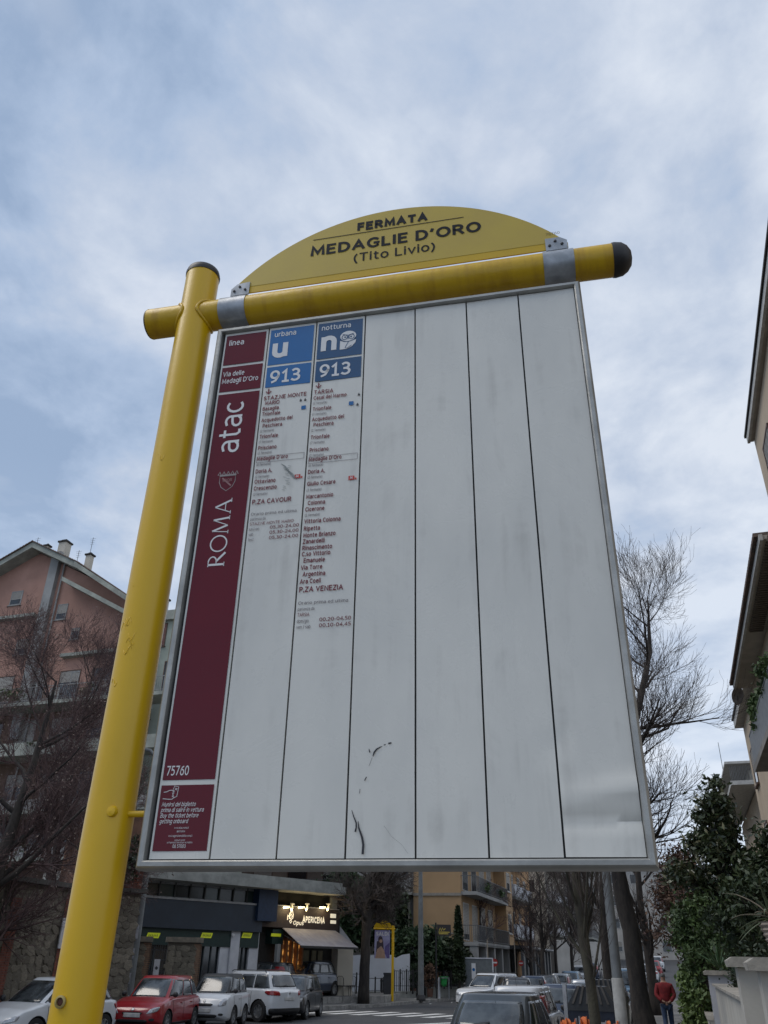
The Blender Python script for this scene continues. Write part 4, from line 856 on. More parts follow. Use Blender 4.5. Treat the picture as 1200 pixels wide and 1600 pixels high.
# --- pink gabled apartment block, far left
FR_A = ST_A and -(PI/2-(PI/2-ST_A)); # facades across the street grid run at -ST_A
def cross_ang(): return -ST_A
PK = Bld('gabled_apartment_building', (gx(150, 50), 50), cross_ang(), 'pink rendered apartment building with gabled roof and chimneys, behind the bare tree on the left')
def pink_building():
    B = PK; L = B.L
    ridge = L(66, 856); eL = L(-60, 925); kink = L(135, 888); eR = L(205, 935); xr = L(266, 1000)[0]; wr0 = L(215, 1100)[0]
    xl = L(-140, 1200)[0]
    # gable wall with sloping top
    prof = [(xl, 0), (wr0, 0), (wr0, L(215, 955)[1]), (kink[0], kink[1]-.5), (ridge[0], ridge[1]-.45), (eL[0], eL[1]-.4), (xl, L(-140, 985)[1])]
    m = MB(); m.prism_y(prof, 0, 12); m.build('wall', pink, B.root)
    # sloping verge boards and roof slabs
    def verge(a, b, t=.42, y0=-1.0, y1=12, mt=trim, nm='verge_board'):
        m = MB(); d = Vector((b[0]-a[0], b[1]-a[1])).normalized(); n = Vector((-d.y, d.x))
        m.prism_y([(a[0], a[1]-t), (b[0], b[1]-t), (b[0], b[1]), (a[0], a[1])], y0, y1); return m.build(nm, mt, B.root)
    verge(ridge, (L(-140, 975))); verge(ridge, kink); verge((kink[0]-.02, kink[1]-.03), eR, t=.36, y0=-1.3)
    roof = MB()
    for a, b in ((ridge, L(-140, 975)), (ridge, kink), ((kink[0], kink[1]), eR)):
        n = int(abs(b[0]-a[0])/.22)
        for i in range(n):
            t0, t1 = i/n, (i+1)/n; x0, z0_ = a[0]+(b[0]-a[0])*t0, a[1]+(b[1]-a[1])*t0; x1, z1_ = a[0]+(b[0]-a[0])*t1, a[1]+(b[1]-a[1])*t1
            roof.prism_y([(x0, z0_+.005), (x1, z1_+.005), (x1, z1_+.05), (x0, z0_+.10)], -1.12, 12)
    tag(roof.build('roof_tiles', tile_m, B.root), kind='stuff')
    # lower cornice running down right of the gable
    a, b = L(106, 906, -.5), L(205, 958, -.5); m = MB(); m.prism_y([(a[0], a[1]-.3), (b[0], b[1]-.3), (b[0], b[1]), (a[0], a[1])], -1.1, 0); m.build('cornice', trim, B.root)
    # tall vertical pier and drainpipe under the ridge
    a = L(88, 890); b = L(70, 1060); m = MB(); m.box(a[0]-.35, a[0]+.35, -.35, 0, b[1]-4, ridge[1]-.7); m.build('pier', greyw, B.root)
    m = MB(); m.tube([(a[0]+.75, -.12, 2), (a[0]+.75, -.12, ridge[1]-1.2)], .06, 8); m.build('drainpipe', greyw, B.root)
    # chimneys
    for (px0, px1, pyt, pyb), cap in (((93, 107, 845, 870), 1), ((135, 144, 865, 885), 1), ((70, 77, 851, 862), 1), ((252, 264, 934, 950), 1)):
        x0, zt_ = L(px0, pyt, 2); x1, zb_ = L(px1, pyb, 2); x1 = x0+(x1-x0)*.55; m = MB(); m.box(x0, x1, 2, 2+(x1-x0), zb_-1.5, zt_-.15); c = m.build('chimney', cream, B.root)
        m = MB(); m.box(x0-.08, x1+.08, 1.92, 2.08+(x1-x0), zt_-.14, zt_-.02); m.box(x0+.1, x1-.1, 2.1, 1.9+(x1-x0), zt_-.02, zt_+.12); m.build('chimney_cap', dark_in, c)
    # windows of the gable
    for x, y, w, h in ((92, 945, 10, 30), (113, 982, 9, 22), (113, 1050, 9, 24), (28, 1000, 14, 30), (20, 925, 12, 26), (52, 1045, 12, 26), (155, 1062, 12, 26), (80, 1075, 10, 24)):
        a = L(x, y); b = L(x+w, y+h*.75)
        B.window(a[0], b[0], b[1], a[1], y=-.02, fr=greyw, shutter=shut_m, closed=.55 if w > 9 else .2, depth=.02)
    # string courses
    for a, b in (((-140, 985), (60, 960)), ((100, 1026), (212, 1012))):
        p, q = L(*a), L(*b); m = MB(); z = (p[1]+q[1])/2; m.box(p[0], q[0], -.45, 0, z-.22, z); m.build('string_course', trim, B.root)
    # pale wing to the right, seen between pole and board
    xa, za = L(236, 965); m = MB(); m.box(wr0+.01, xr+1.0, .6, 11, 0, L(262, 968, .6)[1]); m.build('side_wing_wall', pale_green, B.root)
    z = L(262, 962, .4)[1]; B.part('parapet', trim, [(wr0+.01, xr+2.4, .3, 1.0, z-.3, z+.35)])
    a, b = L(247, 975, .6), L(253, 1010, .6); B.window(a[0], b[0]+.2, b[1], a[1], y=.58, fr=win_brown, closed=.9, shutter=mat('brown_shutter', (.22, .10, .08), .7))
    # balconies, deep and full width, with planting
    for k, (py, dep, x0p, x1p) in enumerate(((1082, 1.8, -140, 292), (1163, 1.8, -140, 288), (1258, 1.9, -140, 280), (1335, 1.8, -140, 262))):
        z = L(215, py, -dep)[1]; x0, x1 = L(x0p, 1200, -dep)[0], L(x1p, py, -dep)[0]
        B.balcony(x0, x1, z, dep, rail='solid' if k != 0 else 'bars', h=.55 if k else .95, mt=trim, rm=trim if k in (1,) else greyw, ends=True)
        # windows behind
        for j in range(7):
            a = x0+.6+j*(x1-x0-1)/7; B.window(a, a+1.6, z+.02, z+2.5, y=-.02, fr=win_brown, closed=rnd.choice([0, .3, .7]), sill=False, depth=.02)
        mb = MB(); n = 900
        for j in range(6):
            cx = x0+rnd.uniform(.5, x1-x0-.5); leaves(mb, 120, blob((cx, -dep+.1, z+.55), (.7, .25, .35), 8, .12), .10)
        leaves(mb, 160, blob((x1-.4, -dep, z+.5), (.35, .2, .45), 8, .12), .09)
        tag(mb.build('balcony_plants', [leafm, leafd][k % 2], B.root, fix=False), kind='stuff')
    # dark brown sheet on the wall, painting in the shade of deep loggias
    zt0 = L(215, 1070)[1]; B.part('loggia_shade_sheet', mat('loggia_shade_brown', (.16, .10, .07), .9, scale=1), [(L(-140, 1200)[0], wr0-.02, -.012, -.002, 3.6, zt0)])
    # aerials
    for px, top, bot, y in ((146, 840, 866, 3), (124, 860, 880, 3), (60, 840, 858, 2)):
        a = L(px, top, y); b = L(px, bot, y); m = MB(); m.tube([(a[0], y, b[1]-1), (a[0], y, a[1])], .02, 5)
        for i in range(4): m.tube([(a[0]-.25+.03*i, y, a[1]-.1-i*.16), (a[0]+.25-.03*i, y, a[1]-.1-i*.16)], .01, 4)
        m.build('aerial', rail_m, B.root)
pink_building()

# --- stone street wall on the left, brick piers, ledge above
def stone_wall():
    B = Bld('stone_wall', (gx(107, 30), 30), PI/2-ST_A, 'rough brown stone garden wall with red brick piers, behind the white car at far left', 'wall')
    Ln = lambda px, py, y=0.: B.L(px, py, y)
    H_ = Ln(60, 1382)[1]; x0 = -9.0; x1 = 0.0
    B.part('mortar_core', mortar, [(x0, x1, .042, .6, 0, H_)]); B.part('coping', mat('dark_ledge', (.10, .095, .085), .9, scale=3), [(x0-.1, x1+.35, -.22, .7, H_+.001, H_+.14)])
    st = [random_tint(mat('wall_stone', (.215, .19, .145), .9, scale=7, c2=(.135, .118, .09), bump=.5, bscale=22), .3)]
    xa = Ln(-60, 1400)[0]
    # irregular stones, one object each, a few meshes shared
    meshes = []
    for k in range(10):
        m = MB(); n = rnd.randint(6, 8); P = []
        for i in range(n):
            t = 2*PI*i/n+rnd.uniform(-.32, .32); rr = rnd.uniform(.40, .64); P.append((rr*math.cos(t), rr*math.sin(t)*.98))
        V = [(a, 0, b) for a, b in P]+[(a*.82, -.12, b*.82) for a, b in P]+[(rnd.uniform(-.1, .1), -.15, rnd.uniform(-.1, .1))]
        m.add(V, [(i, (i+1) % n, n+(i+1) % n, n+i) for i in range(n)]+[(n+i, n+(i+1) % n, 2*n) for i in range(n)]); meshes.append(m.mesh('stone', st, smooth=R(35)))
    def fill(xa, xb, za, zb_, w=.34, h=.215):
        z = za+h/2; r_ = 0
        while z < zb_-.05:
            x = xa+w*(.2 if r_ % 2 else .5)
            while x < xb-.1:
                ww = w*rnd.uniform(.8, 1.25); o = link('stone', rnd.choice(meshes), B.root, (x+rnd.uniform(-.03, .03), .055, z+rnd.uniform(-.03, .03)))
                o.rotation_euler = (0, rnd.uniform(-.7, .7), 0); o.scale = (ww*rnd.uniform(.85, 1.5), rnd.uniform(.2, .55), h*rnd.uniform(1.0, 1.65)); x += ww*.98
            z += h*rnd.uniform(.92, 1.05); r_ += 1
    fill(-5.2, -.32, .9, H_)
    def brickpier(nm, xa, xb, za, zb_, y0=-.03, bw=.25, bh=.065, col_=brick_m, par=None, BB=B):
        core = BB.part(nm, mortar, [(xa, xb, y0+.012, .3, za, zb_)], par); m = MB(); z = za; r_ = 0
        while z < zb_-bh*.5:
            x = xa-(bw/2 if r_ % 2 else 0)
            while x < xb:
                a, b = max(x, xa)+.006, min(x+bw, xb)-.006
                if b-a > .03: m.box(a, b, y0-rnd.uniform(0, .006), y0+.05, z+.006, min(z+bh, zb_)-.006)
                x += bw
            z += bh; r_ += 1
        tag(m.build('bricks', col_, core), kind='stuff')
    B.brickpier = brickpier
    for a, b, top in (((85), (95), 1395), ((-3), (14), 1398)):
        p, q = Ln(a, 1500)[0], Ln(b, 1500)[0]; brickpier('brick_pier', p, q, .2, Ln(a, top)[1])
    p, q = Ln(90, 1500)[0], Ln(104, 1500)[0]; 
    B.part('white_notice', mat('white_notice', (.6, .6, .62), .6), [(Ln(93, 1450)[0], Ln(101, 1450)[0], -.09, -.05, Ln(95, 1482)[1], Ln(97, 1434)[1])])
    return B, brickpier, fill, meshes, st
SW, brickpier, _fill, stone_meshes, stone_mat = stone_wall()

# storey above the stone wall that turns the corner (brick and planted), behind the yellow pole
def corner_block():
    B = Bld('corner_pavilion', (gx(107, 31.5), 31.5), R(38), 'stone and brick corner pavilion half hidden behind the yellow pole and board corner', 'building')
    L = B.L; xr = L(214, 1450)[0]; zt_ = L(205, 1395)[1]; z2 = L(205, 1362)[1]
    B.part('mortar_core', mortar, [(0, xr, .047, 4, 0, zt_)])
    B.part('coping', mat('dark_ledge', (.10, .095, .085)), [(-.1, xr+.15, -.2, 4, zt_+.001, zt_+.14)])
    z = .9; r_ = 0
    while z < zt_-.1:
        x = .15 if r_ % 2 else .3
        while x < xr-.1:
            o = link('stone', rnd.choice(stone_meshes), B.root, (x, .065, z)); o.rotation_euler = (0, rnd.uniform(-.7, .7), 0); o.scale = (.34*rnd.uniform(.85, 1.5), rnd.uniform(.2, .55), .22*rnd.uniform(1.0, 1.65)); x += .31
        z += .21; r_ += 1
    zb2 = zt_+.15
    B.part('upper_wall', mat('brick_brown_render', (.24, .13, .09), .9, scale=2), [(.5, xr+.05, .3, 4, zb2, L(205, 1300)[1]+.6)])
    a = L(190, 1400, .25)[0]; brickpier('brick_pier', a, xr+.05, zb2, z2+.3, y0=.26, BB=B)
    B.part('pale_band', trim, [(.3, xr+.2, .02, .6, L(205, 1352, .1)[1], L(205, 1338, .1)[1])])
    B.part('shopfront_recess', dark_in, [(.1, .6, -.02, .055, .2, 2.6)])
    B.brick = 1
    m = MB(); leaves(m, 1600, blob((xr*.4, .0, zt_+1.2), (xr*.5, .4, .9), 24, .22), .10); tag(m.build('hanging_plants', leafd, B.root, fix=False), kind='stuff')
corner_block()

# --- shop building with concrete slab roof
def panel_text(B, parent, nm, mt, items, y=0.):
    m = MB()
    for it in items: text(m, y=y, **it)
    return m.build(nm, mt, parent)
SHB = Bld('shop_building', (SH_O.x, SH_O.y), SH_A, 'low shop building with thick concrete slab roof, dark blue fascia and lit restaurant sign')
navy = mat('navy_fascia', (.022, .034, .052), .45, scale=1.2, c2=(.017, .026, .04)); dkgreen = mat('dark_green_fascia', (.008, .030, .026), .5)
brownsign = mat('brown_sign_board', (.045, .032, .032), .6, scale=3); awn = mat('grey_awning', (.34, .33, .36), .85, scale=2, c2=(.28, .27, .30)); whitep = mat('white_render', (.56, .57, .60), .85, scale=1.5, c2=(.46, .47, .50))
lampglow = mat('lit_lamp', (1, .85, .45), .5, emit=6, var=0); warmglow = mat('lit_window_display', (.9, .42, .10), .6, emit=.75, scale=4, c2=(.05, .02, .01), lo=.44, hi=.68)
cream_letters = mat('lit_cream_letters', (.85, .78, .62), .5, emit=.45, var=.02)
def shop():
    B = SHB; L = B.L; R_ = B.root
    xr = L(541, 1440)[0]; xl = -1.0; xm = L(405, 1430)[0]
    zs1 = L(300, 1363, -1.2)[1]; zs0 = L(300, 1377, -1.2)[1]
    zt_b, zb_b = L(300, 1407)[1], L(300, 1452)[1]
    # slab and fascia
    xs_r = L(541, 1395, -1.2)[0]
    s = B.part('roof_slab', conc, [(xl-1.5, xs_r, -1.2, 5.5, zs0, zs1)]); B.part('slab_upstand', conc, [(xl-1.5, xs_r-.15, -1.05, -.85, zs1+.001, zs1+.20)], s)
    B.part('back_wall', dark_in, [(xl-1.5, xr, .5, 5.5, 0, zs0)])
    # dark strip of windows
    zw1, zw0 = zs0, zt_b+.02; n = 9
    B.part('strip_window_frame', win_grey, [(xl, xm, .02, .2, zw0, zw0+.08), (xl, xm, .02, .2, zw1-.1, zw1)])
    for i in range(n):
        a = xl+(xm-xl)*i/n; b = xl+(xm-xl)*(i+1)/n
        w = B.part('window', mat('dark_window_frame', (.05, .055, .055), .5), [(b-.035, b+.035, .0, .2, zw0+.01, zw1-.01)])
        B.part('pane', mat('tinted_glass_%d' % (i % 3), [(.02, .026, .026), (.035, .042, .040), (.05, .075, .07)][i % 3 if i != 4 else 2], .15, scale=.8), [(a+.03, b-.03, .08, .1, zw0+.05, zw1-.05)], w)
    # white ledge and navy fascia
    B.part('ledge', mat('pale_ledge', (.33, .33, .33), .7), [(xl-.05, xm, -.35, .05, zt_b-.03, zt_b+.05)])
    B.part('navy_fascia', navy, [(xl-.05, xm, -.30, .05, zb_b, zt_b-.032)])
    # small green fascia with yellow signs
    zg1, zg0 = zb_b-.002, L(300, 1478)[1]
    B.part('green_fascia', dkgreen, [(xl, xm, -.12, .1, zg0, zg1)])
    for a, b in ((229, 250), (314, 332), (378, 394)):
        x0, z1 = L(a, 1458.5, -.14); x1, z0 = L(b, 1464.5, -.14); z1 += .04; z0 -= .04
        m = MB(); m.prism_y([(x0, z0), (x1-.08, z0), (x1, z1), (x0+.08, z1)], -.145, -.125); sg = m.build('yellow_shop_sign', mat('yellow_sign', (.55, .62, .02), .5, emit=.12, var=.02), R_)
        m = MB(); w = (x1-x0-.2)/6; q = random.Random(a)
        for k in range(6): xx = x0+.10+k*w; stroke(m, [(xx, z0+.05), (xx+.04, z1-.06), (xx+w*.6, z1-.07-q.random()*.05), (xx+w*.5, z0+.06)], .018, -.147)
        m.build('sign_lettering', k_ink, sg)
    # piers between shopfronts
    for a, b in ((268, 286), (343, 357), (357, 371), (388, 403), (200, 214)):
        x0, x1 = L(a, 1480)[0], L(b, 1480)[0]; B.part('shopfront_pier', whitep, [(x0, x1-.01, -.06 if a != 357 else -.16, .45, 0, zg1-.003 if a != 268 else zg1-.004)])
    for a, b in ((214, 268), (286, 316), (318, 343), (371, 388)):
        x0, x1 = L(a, 1490)[0], L(b, 1490)[0]; f = B.part('shop_door', mat('shop_door_frame', (.02, .03, .035), .5), [(x0, x0+.06, .05, .2, 0, zg0), (x1-.06, x1, .05, .2, 0, zg0), (x0, x1, .05, .2, 1.02, 1.10), ((x0+x1)/2-.03, (x0+x1)/2+.03, .05, .2, 0, zg0)])
        B.part('door_glass', glass_dark, [(x0+.05, x1-.05, .10, .12, .1, zg0)], f)
    x = L(364, 1461, -.2); m = MB(); m.lathe([(.001, 0), (.07, .01), (.09, .05), (.05, .1), (.001, .11)], 10, (x[0], -.26, x[1]), 'y'); m.build('wall_lamp', mat('white_lamp_glass', (.7, .7, .7), .4), R_)
    # projecting navy box
    a, b = L(406, 1392, -.5), L(432, 1440, -.5); B.part('projecting_sign', mat('blue_sign_box', (.012, .032, .075), .5), [(a[0], b[0], -.5, .0, b[1], a[1]+.1)])
    # ---- restaurant
    z1, z0 = L(470, 1418, -.1)[1], L(470, 1451, -.1)[1]; xa = L(404, 1430, -.1)[0]; xb = L(529, 1430, -.1)[0]
    B.part('sign_lintel', mat('pale_ledge', (.33, .33, .33), .7), [(xm+.3, xb, -.16, .1, z1+.001, z1+.05)])
    bd = B.part('restaurant_sign', brownsign, [(xa, xb, -.12, .1, z0, z1)])
    m = MB(); a, zz = L(476, 1441, -.13); c = L(504, 1441, -.13)[0]; text(m, 'APERICENA', a-.15, zz-.02, (L(476, 1432, -.13)[1]-zz)*1.15, -.128, width=(c-a)+.3, bold=.05)
    a, zz = L(458, 1445, -.13); text(m, 'Opus', a-.02, zz, .20, -.128, width=.72, bold=.03, shear=.2)
    # flame-like emblem
    ex, ez = L(455, 1432, -.13)
    for P in ([(-.38, -.28), (-.36, .10), (-.28, .02)], [(-.2, .1), (-.06, .42), (.04, .55), (.10, .44), (.22, .14), (.2, -.1), (.04, -.22), (-.14, -.12), (-.12, .08), (.02, .16), (.12, .02), (.02, -.08)], [(-.3, -.02), (-.2, .12), (-.18, -.2)], [(-.06, .34), (-.1, .24), (.02, .3)], [(-.15, -.34), (-.02, -.5), (.1, -.36), (-.02, -.26), (-.15, -.36)]):
        stroke(m, [(ex+p*.62, ez+q_*.62) for p, q_ in P], .055, -.128)
    a, zz = L(516, 1434, -.13); rect(m, a, a+.42, zz, zz+.2, -.128); b_, z_ = L(516, 1443, -.13); rect(m, b_, b_+.42, z_, z_+.16, -.128)
    m.build('sign_lettering', cream_letters, bd)
    for px in (457, 480, 513):
        x, z = L(px, 1417, -.4); lf = B.part('sign_lamp', mat('lamp_body', (.6, .58, .5), .5), [(x-.10, x+.10, -.45, -.33, z+.10, z+.17), (x-.03, x+.03, -.42, -.36, z-.12, z+.1)])
        m = MB(); m.lathe([(.015, .0), (.06, .10), (.06, .12), (.001, .14)], 10, (x, -.34, z-.20), 'z'); m.build('bulb', lampglow, lf)
        m = MB(); m.tube([(x-.42, -.2, z-.05), (x-.05, -.25, z-.02)], [.05, .02], 6); m.build('bulb', lampglow, lf)
        ld = bpy.data.lights.new('spot_lamp', 'POINT'); ld.energy = 9; ld.color = (1, .75, .4); ld.shadow_soft_size = .05; lo_ = bpy.data.objects.new('spot_lamp', ld); col.objects.link(lo_); lo_.parent = lf; lo_.location = (x-.1, -.55, z-.15)
    x0, x1 = L(405, 1470)[0], L(418, 1470)[0]; B.part('restaurant_pier', dkgreen, [(L(424, 1470)[0], L(441, 1470)[0], -.05, .5, L(430, 1475)[1], L(430, 1452)[1]-.002)])
    a, b = L(424, 1459, -.07), L(439, 1463, -.07); B.part('yellow_shop_sign', mat('yellow_sign', (.55, .62, .02)), [(a[0], b[0], -.075, -.051, b[1]-.02, a[1]+.02)])
    B.part('column', greyw, [(L(427, 1490)[0], L(432, 1490)[0], -.3, -.1, .4, L(430, 1475)[1])])
    # awning sloping out over the terrace, built as a slanted sheet with a valance
    A0, A1 = L(441, 1453, -.1), L(524, 1451, -.1); out = 1.9; zf = L(500, 1478, -out)[1]; xf0, xf1 = L(470, 1480, -out)[0], L(560, 1478, -out)[0]
    zf = L(520, 1479, -out)[1]
    m = MB(); nxx = 24; V = []
    for i in range(2):
        for j in range(nxx+1):
            t = j/nxx; x = (A0[0]+(A1[0]-A0[0])*t)*(1-i)+(xf0+(xf1-xf0)*t)*i; V.append((x, -.1-(out-.1)*i, (z0-.002)*(1-i)+zf*i-(.03*math.sin(PI*((t*8) % 1)) if i else 0)))
    o = len(V); V += [(x, y, z-.03) for x, y, z in V]
    m.add(V, [(j, j+1, nxx+2+j, nxx+1+j) for j in range(nxx)]+[(o+j, o+nxx+1+j, o+nxx+2+j, o+j+1) for j in range(nxx)]); aw = m.build('awning', awn, R_)
    m = MB(); m.box(xf0, xf1, -out-.02, -out+.02, zf-.10, zf+.0); m.build('awning_bar', blackpl, aw)
    m = MB()
    for f in (0.04, .96): m.tube([(A0[0]+(A1[0]-A0[0])*f, -.15, z0-.35), (xf0+(xf1-xf0)*f, -out, zf-.05)], .025, 6)
    m.build('awning_arm', rail_m, aw)
    # lit interior and door openings
    xg0, xg1 = L(441, 1490)[0], L(474, 1490)[0]; B.part('lit_shop_window', warmglow, [(xg0, xg1, .30, .34, 1.2, L(450, 1470)[1])])
    for k in range(5): a = xg0+(xg1-xg0)*k/4; B.part('window_mullion', mat('warm_wood', (.30, .13, .05), .6), [(a-.04, a+.04, .05, .3, .4, L(450, 1465)[1])])
    for a, b in ((480, 489), (493, 500), (503, 510)):
        x0, x1 = L(a, 1490)[0], L(b, 1490)[0]; B.part('curtain', mat('beige_curtain', (.22, .20, .13), .9, scale=8, streak=(4, 1, .3)), [(x0, x1, .3, .35, .6, L(490, 1485)[1])])
    x0, x1 = L(529, 1490)[0], xr; B.part('end_pier', cream, [(L(528, 1490)[0], L(552, 1490)[0], .0, .6, 0, L(535, 1478)[1])])
    B.part('corner_column', conc, [(L(521, 1410)[0], L(529, 1410)[0], .1, .5, z1+.06, zs0-.002)])
    # dark soffit void
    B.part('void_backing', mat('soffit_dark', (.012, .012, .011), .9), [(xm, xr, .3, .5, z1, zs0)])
    # gable of white wall stepping down beyond the awning
    m = MB(); a, b, c = L(528, 1440, .5), L(552, 1472, .5), L(528, 1490, .5); m.prism_y([(a[0], a[1]), (b[0], b[1]), (b[0], 0), (a[0], 0)], .61, .9); m.build('stepped_wall', whitep, R_)
shop()
# stone gate piers, gate and railing in front of the shop
def gate_pier(pxa, pxb, pyt, Y, label):
    x0, x1 = gx(pxa, Y), gx(pxb, Y); w = x1-x0; z1 = H_EYE+(1497-pyt)/1658*Y; r_ = empty('gate_pier', ((x0+x1)/2, Y, 0), R(15), label, 'gate pier', 'stone gate piers before the shops')
    m = MB(); m.box(-w/2+.04, w/2-.04, -.25, .35, 0, z1-.18); core = m.build('core', mortar, r_)
    m = MB(); m.box(-w/2-.05, w/2+.05, -.36, .45, z1-.18, z1); m.build('cap_stone', mat('cap_stone', (.25, .215, .165), .9, scale=5, c2=(.17, .15, .12)), r_)
    z = .9
    while z < z1-.35:
        x = -w/2+.2
        while x < w/2-.28:
            o = link('stone', rnd.choice(stone_meshes), r_, (x, -.24, z+.1)); o.rotation_euler = (0, rnd.uniform(-.6, .6), 0); o.scale = (.34*rnd.uniform(.8, 1.4), .35, .22*rnd.uniform(1, 1.6)); x += .27
        z += .19
    m = MB(); z = .2; k = 0
    while z < z1-.22:
        m.box(w/2-.28+(.04 if k % 2 else 0), w/2+.01, -.27, -.20, z, z+.055); m.box(w/2-.03, w/2+.02, -.27, .35, z, z+.055); z += .07; k += 1
    tag(m.build('bricks', mat('tan_brick', (.27, .17, .11), .9, scale=8, c2=(.19, .12, .08)), r_), kind='stuff')
    return r_
gate_pier(258, 311, 1464, 36.5, 'stone gate pier with flat cap and brick edge behind the red hatchback')
gate_pier(200, 232, 1464, 35.6, 'stone gate pier with flat cap just right of the leaning grey lamp post')
def iron_gate():
    Y = 36; x0, x1 = gx(231, Y), gx(258, Y); g = empty('iron_gate', ((x0+x1)/2, Y, .0), R(15), 'black iron gate with white notice between the two stone gate piers', 'gate'); w = x1-x0; m = MB()
    for z in (.9, 1.5, 1.9, 2.25): m.box(-w/2, w/2, -.015, .015, z, z+.035)
    m.build('rails', black_m, g); m = MB()
    for i in range(9): x = -w/2+w*i/8; m.box(x-.012, x+.012, -.012, .012, .5, 2.45)
    m.build('bars', black_m, g); m = MB(); m.box(-w/2+.02, w/2-.02, .03, .2, .1, 1.0); m.build('low_brick_wall', brick_m, g)
    m = MB(); m.box(-.08, .14, -.035, -.02, 1.25, 1.95); m.build('notice', mat('white_notice', (.6, .6, .62)), g); m = MB(); disc(m, .03, 1.65, .07, -.037, 4); m.build('notice_mark', k_ink, g)
iron_gate()

# --- ochre apartment building
OC = Bld('ochre_apartment_building', (gx(722, 61), 61), -ST_A, 'ochre apartment building with plain side wall and grey recess on its left')
def ochre_b():
    B = OC; L = B.L; R_ = B.root; xl = L(520, 1400)[0]; xc = L(646, 1400)[0]; zb = L(690, 1470)[1]; H_ = 21
    B.part('wall', ochre, [(xc, 0, 0, 14.5, zb, H_)]); B.part('grey_wall', greyw, [(xl, xc-.01, .5, 14.5, 0, H_)])
    B.part('roof', tile_m, [(xl-.6, .6, -.6, 15, H_, H_+.35)])
    z = L(690, 1397)[1]; B.part('string_course', mat('grey_band', (.30, .27, .23), .8), [(xc-.01, .06, -.07, 0, z-.10, z+.08)]); z = L(690, 1458)[1]; B.part('lower_band', mat('grey_band', (.30, .27, .23), .8), [(xc, .03, -.04, 0, z-.05, z+.05)])
    B.part('drainpipe', cream, [(L(637, 1400)[0]-.06, L(637, 1400)[0]+.06, .35, .48, 0, H_)])
    for (a, b, c, d) in ((615, 642, 1408, 1452), (596, 612, 1408, 1452)):
        p, q_ = L(a, c, .5), L(b, d, .5); B.window(p[0], q_[0], q_[1], p[1], y=.48, fr=win_grey, bars=1, closed=.25)
    for i, (a, b) in enumerate(((600, 612), (615, 624), (628, 640))):
        p, q_ = L(a, 1350, .5), L(b, 1390, .5); B.window(p[0], q_[0], q_[1], p[1], y=.48, fr=win_white, bars=0, closed=0, pane=mat('sky_glass', (.10, .13, .16), .1))
    zz = L(620, 1393, .0)[1]; B.balcony(xl+1, xc-.05, zz, .9, y=.5, rail='panel', rm=greyw)
    # ground floor under the ochre wall
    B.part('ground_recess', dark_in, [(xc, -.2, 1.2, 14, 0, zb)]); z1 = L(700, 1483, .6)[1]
    B.part('ground_wall', mat('stained_concrete', (.30, .30, .29), .9, scale=2, c2=(.17, .17, .165), detail=9, streak=(1, 1, .5)), [(L(672, 1500)[0], -.02, .5, .8, 0, z1)])
    # street side: lies along local y at x=0 ; own empties not needed, use a second frame
ochre_b()
OS = Bld('ochre_street_front', (gx(722, 61)+.001, 61), PI/2-ST_A, 'grey and ochre balcony front of the apartment building along the street, behind the twiggy trees')
def ochre_street():
    B = OS; L = B.L; Lg = 15.0
    B.part('wall', mat('beige_render', (.36, .30, .24), .9, scale=.6, c2=(.27, .225, .18)), [(0.02, Lg, .02, 1.0, 3.2, 21)])
    B.part('end_column', ochre, [(Lg-3, Lg, -.9, .0, 3.2, 21)])
    for zf in (3.3, 6.35, 9.4, 12.45, 15.5, 18.5):
        B.balcony(.1, Lg-3.05, zf, 1.1, rail='bars', mt=greyw)
        for i in range(4): a = .6+i*2.8; B.window(a, a+1.7, zf+.1, zf+2.4, y=.0, fr=win_white, bars=1, closed=rnd.choice([0, .4, .8, 1]), sill=False, depth=.015)
        B.window(Lg-2.4, Lg-1, zf+.9, zf+2.3, y=-.92, fr=win_white, closed=.5, depth=.01)
    for i in range(6): x = .3+i*2.9; B.part('pillar', greyw, [(x-.25, x+.25, -1.0, -.5, 0, 3.05)])
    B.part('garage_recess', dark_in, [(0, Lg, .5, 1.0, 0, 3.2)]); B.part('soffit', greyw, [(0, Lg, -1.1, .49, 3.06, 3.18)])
    m = MB()
    for i in range(5): leaves(m, 120, blob((1+i*2.6, -1.05, 6.9 if i % 2 else 10), (.6, .2, .35), 6, .12), .12)
    tag(m.build('balcony_plants', leafm, B.root, fix=False), kind='stuff')
ochre_street()
# --- restaurant veranda
def veranda():
    p = stp(-14.9+1.3, 72); B = Bld('restaurant_veranda', (p.x, p.y), PI/2-ST_A, 'dark glazed restaurant veranda with striped flat canopy at street level', 'veranda'); z = zroad(p.x, p.y)
    ln = 15; B.part('floor', conc, [(0, ln, -1, 3, z-.3, z+.15)]); B.part('canopy', mat('dark_canopy', (.05, .05, .055), .6), [(-.3, ln+.3, -1.4, 3, z+2.9, z+3.15)]); B.part('canopy_edge', mat('pale_canopy_edge', (.5, .5, .5), .6), [(-.3, ln+.3, -1.45, -1.41, z+3.0, z+3.1)])
    for i in range(9): x = i*ln/8; B.part('post', mat('grey_post', (.16, .17, .18), .6), [(x-.09, x+.09, -1.1, -.9, z, z+2.9)])
    for i in range(8): x = i*ln/8; f = B.part('window', black_m, [(x+.1, x+ln/8-.1, -1.02, -.98, z+1.0, z+1.06)]); B.part('pane', glass_dark, [(x+.1, x+ln/8-.1, -1.01, -.99, z+.2, z+2.8)], f)
veranda()
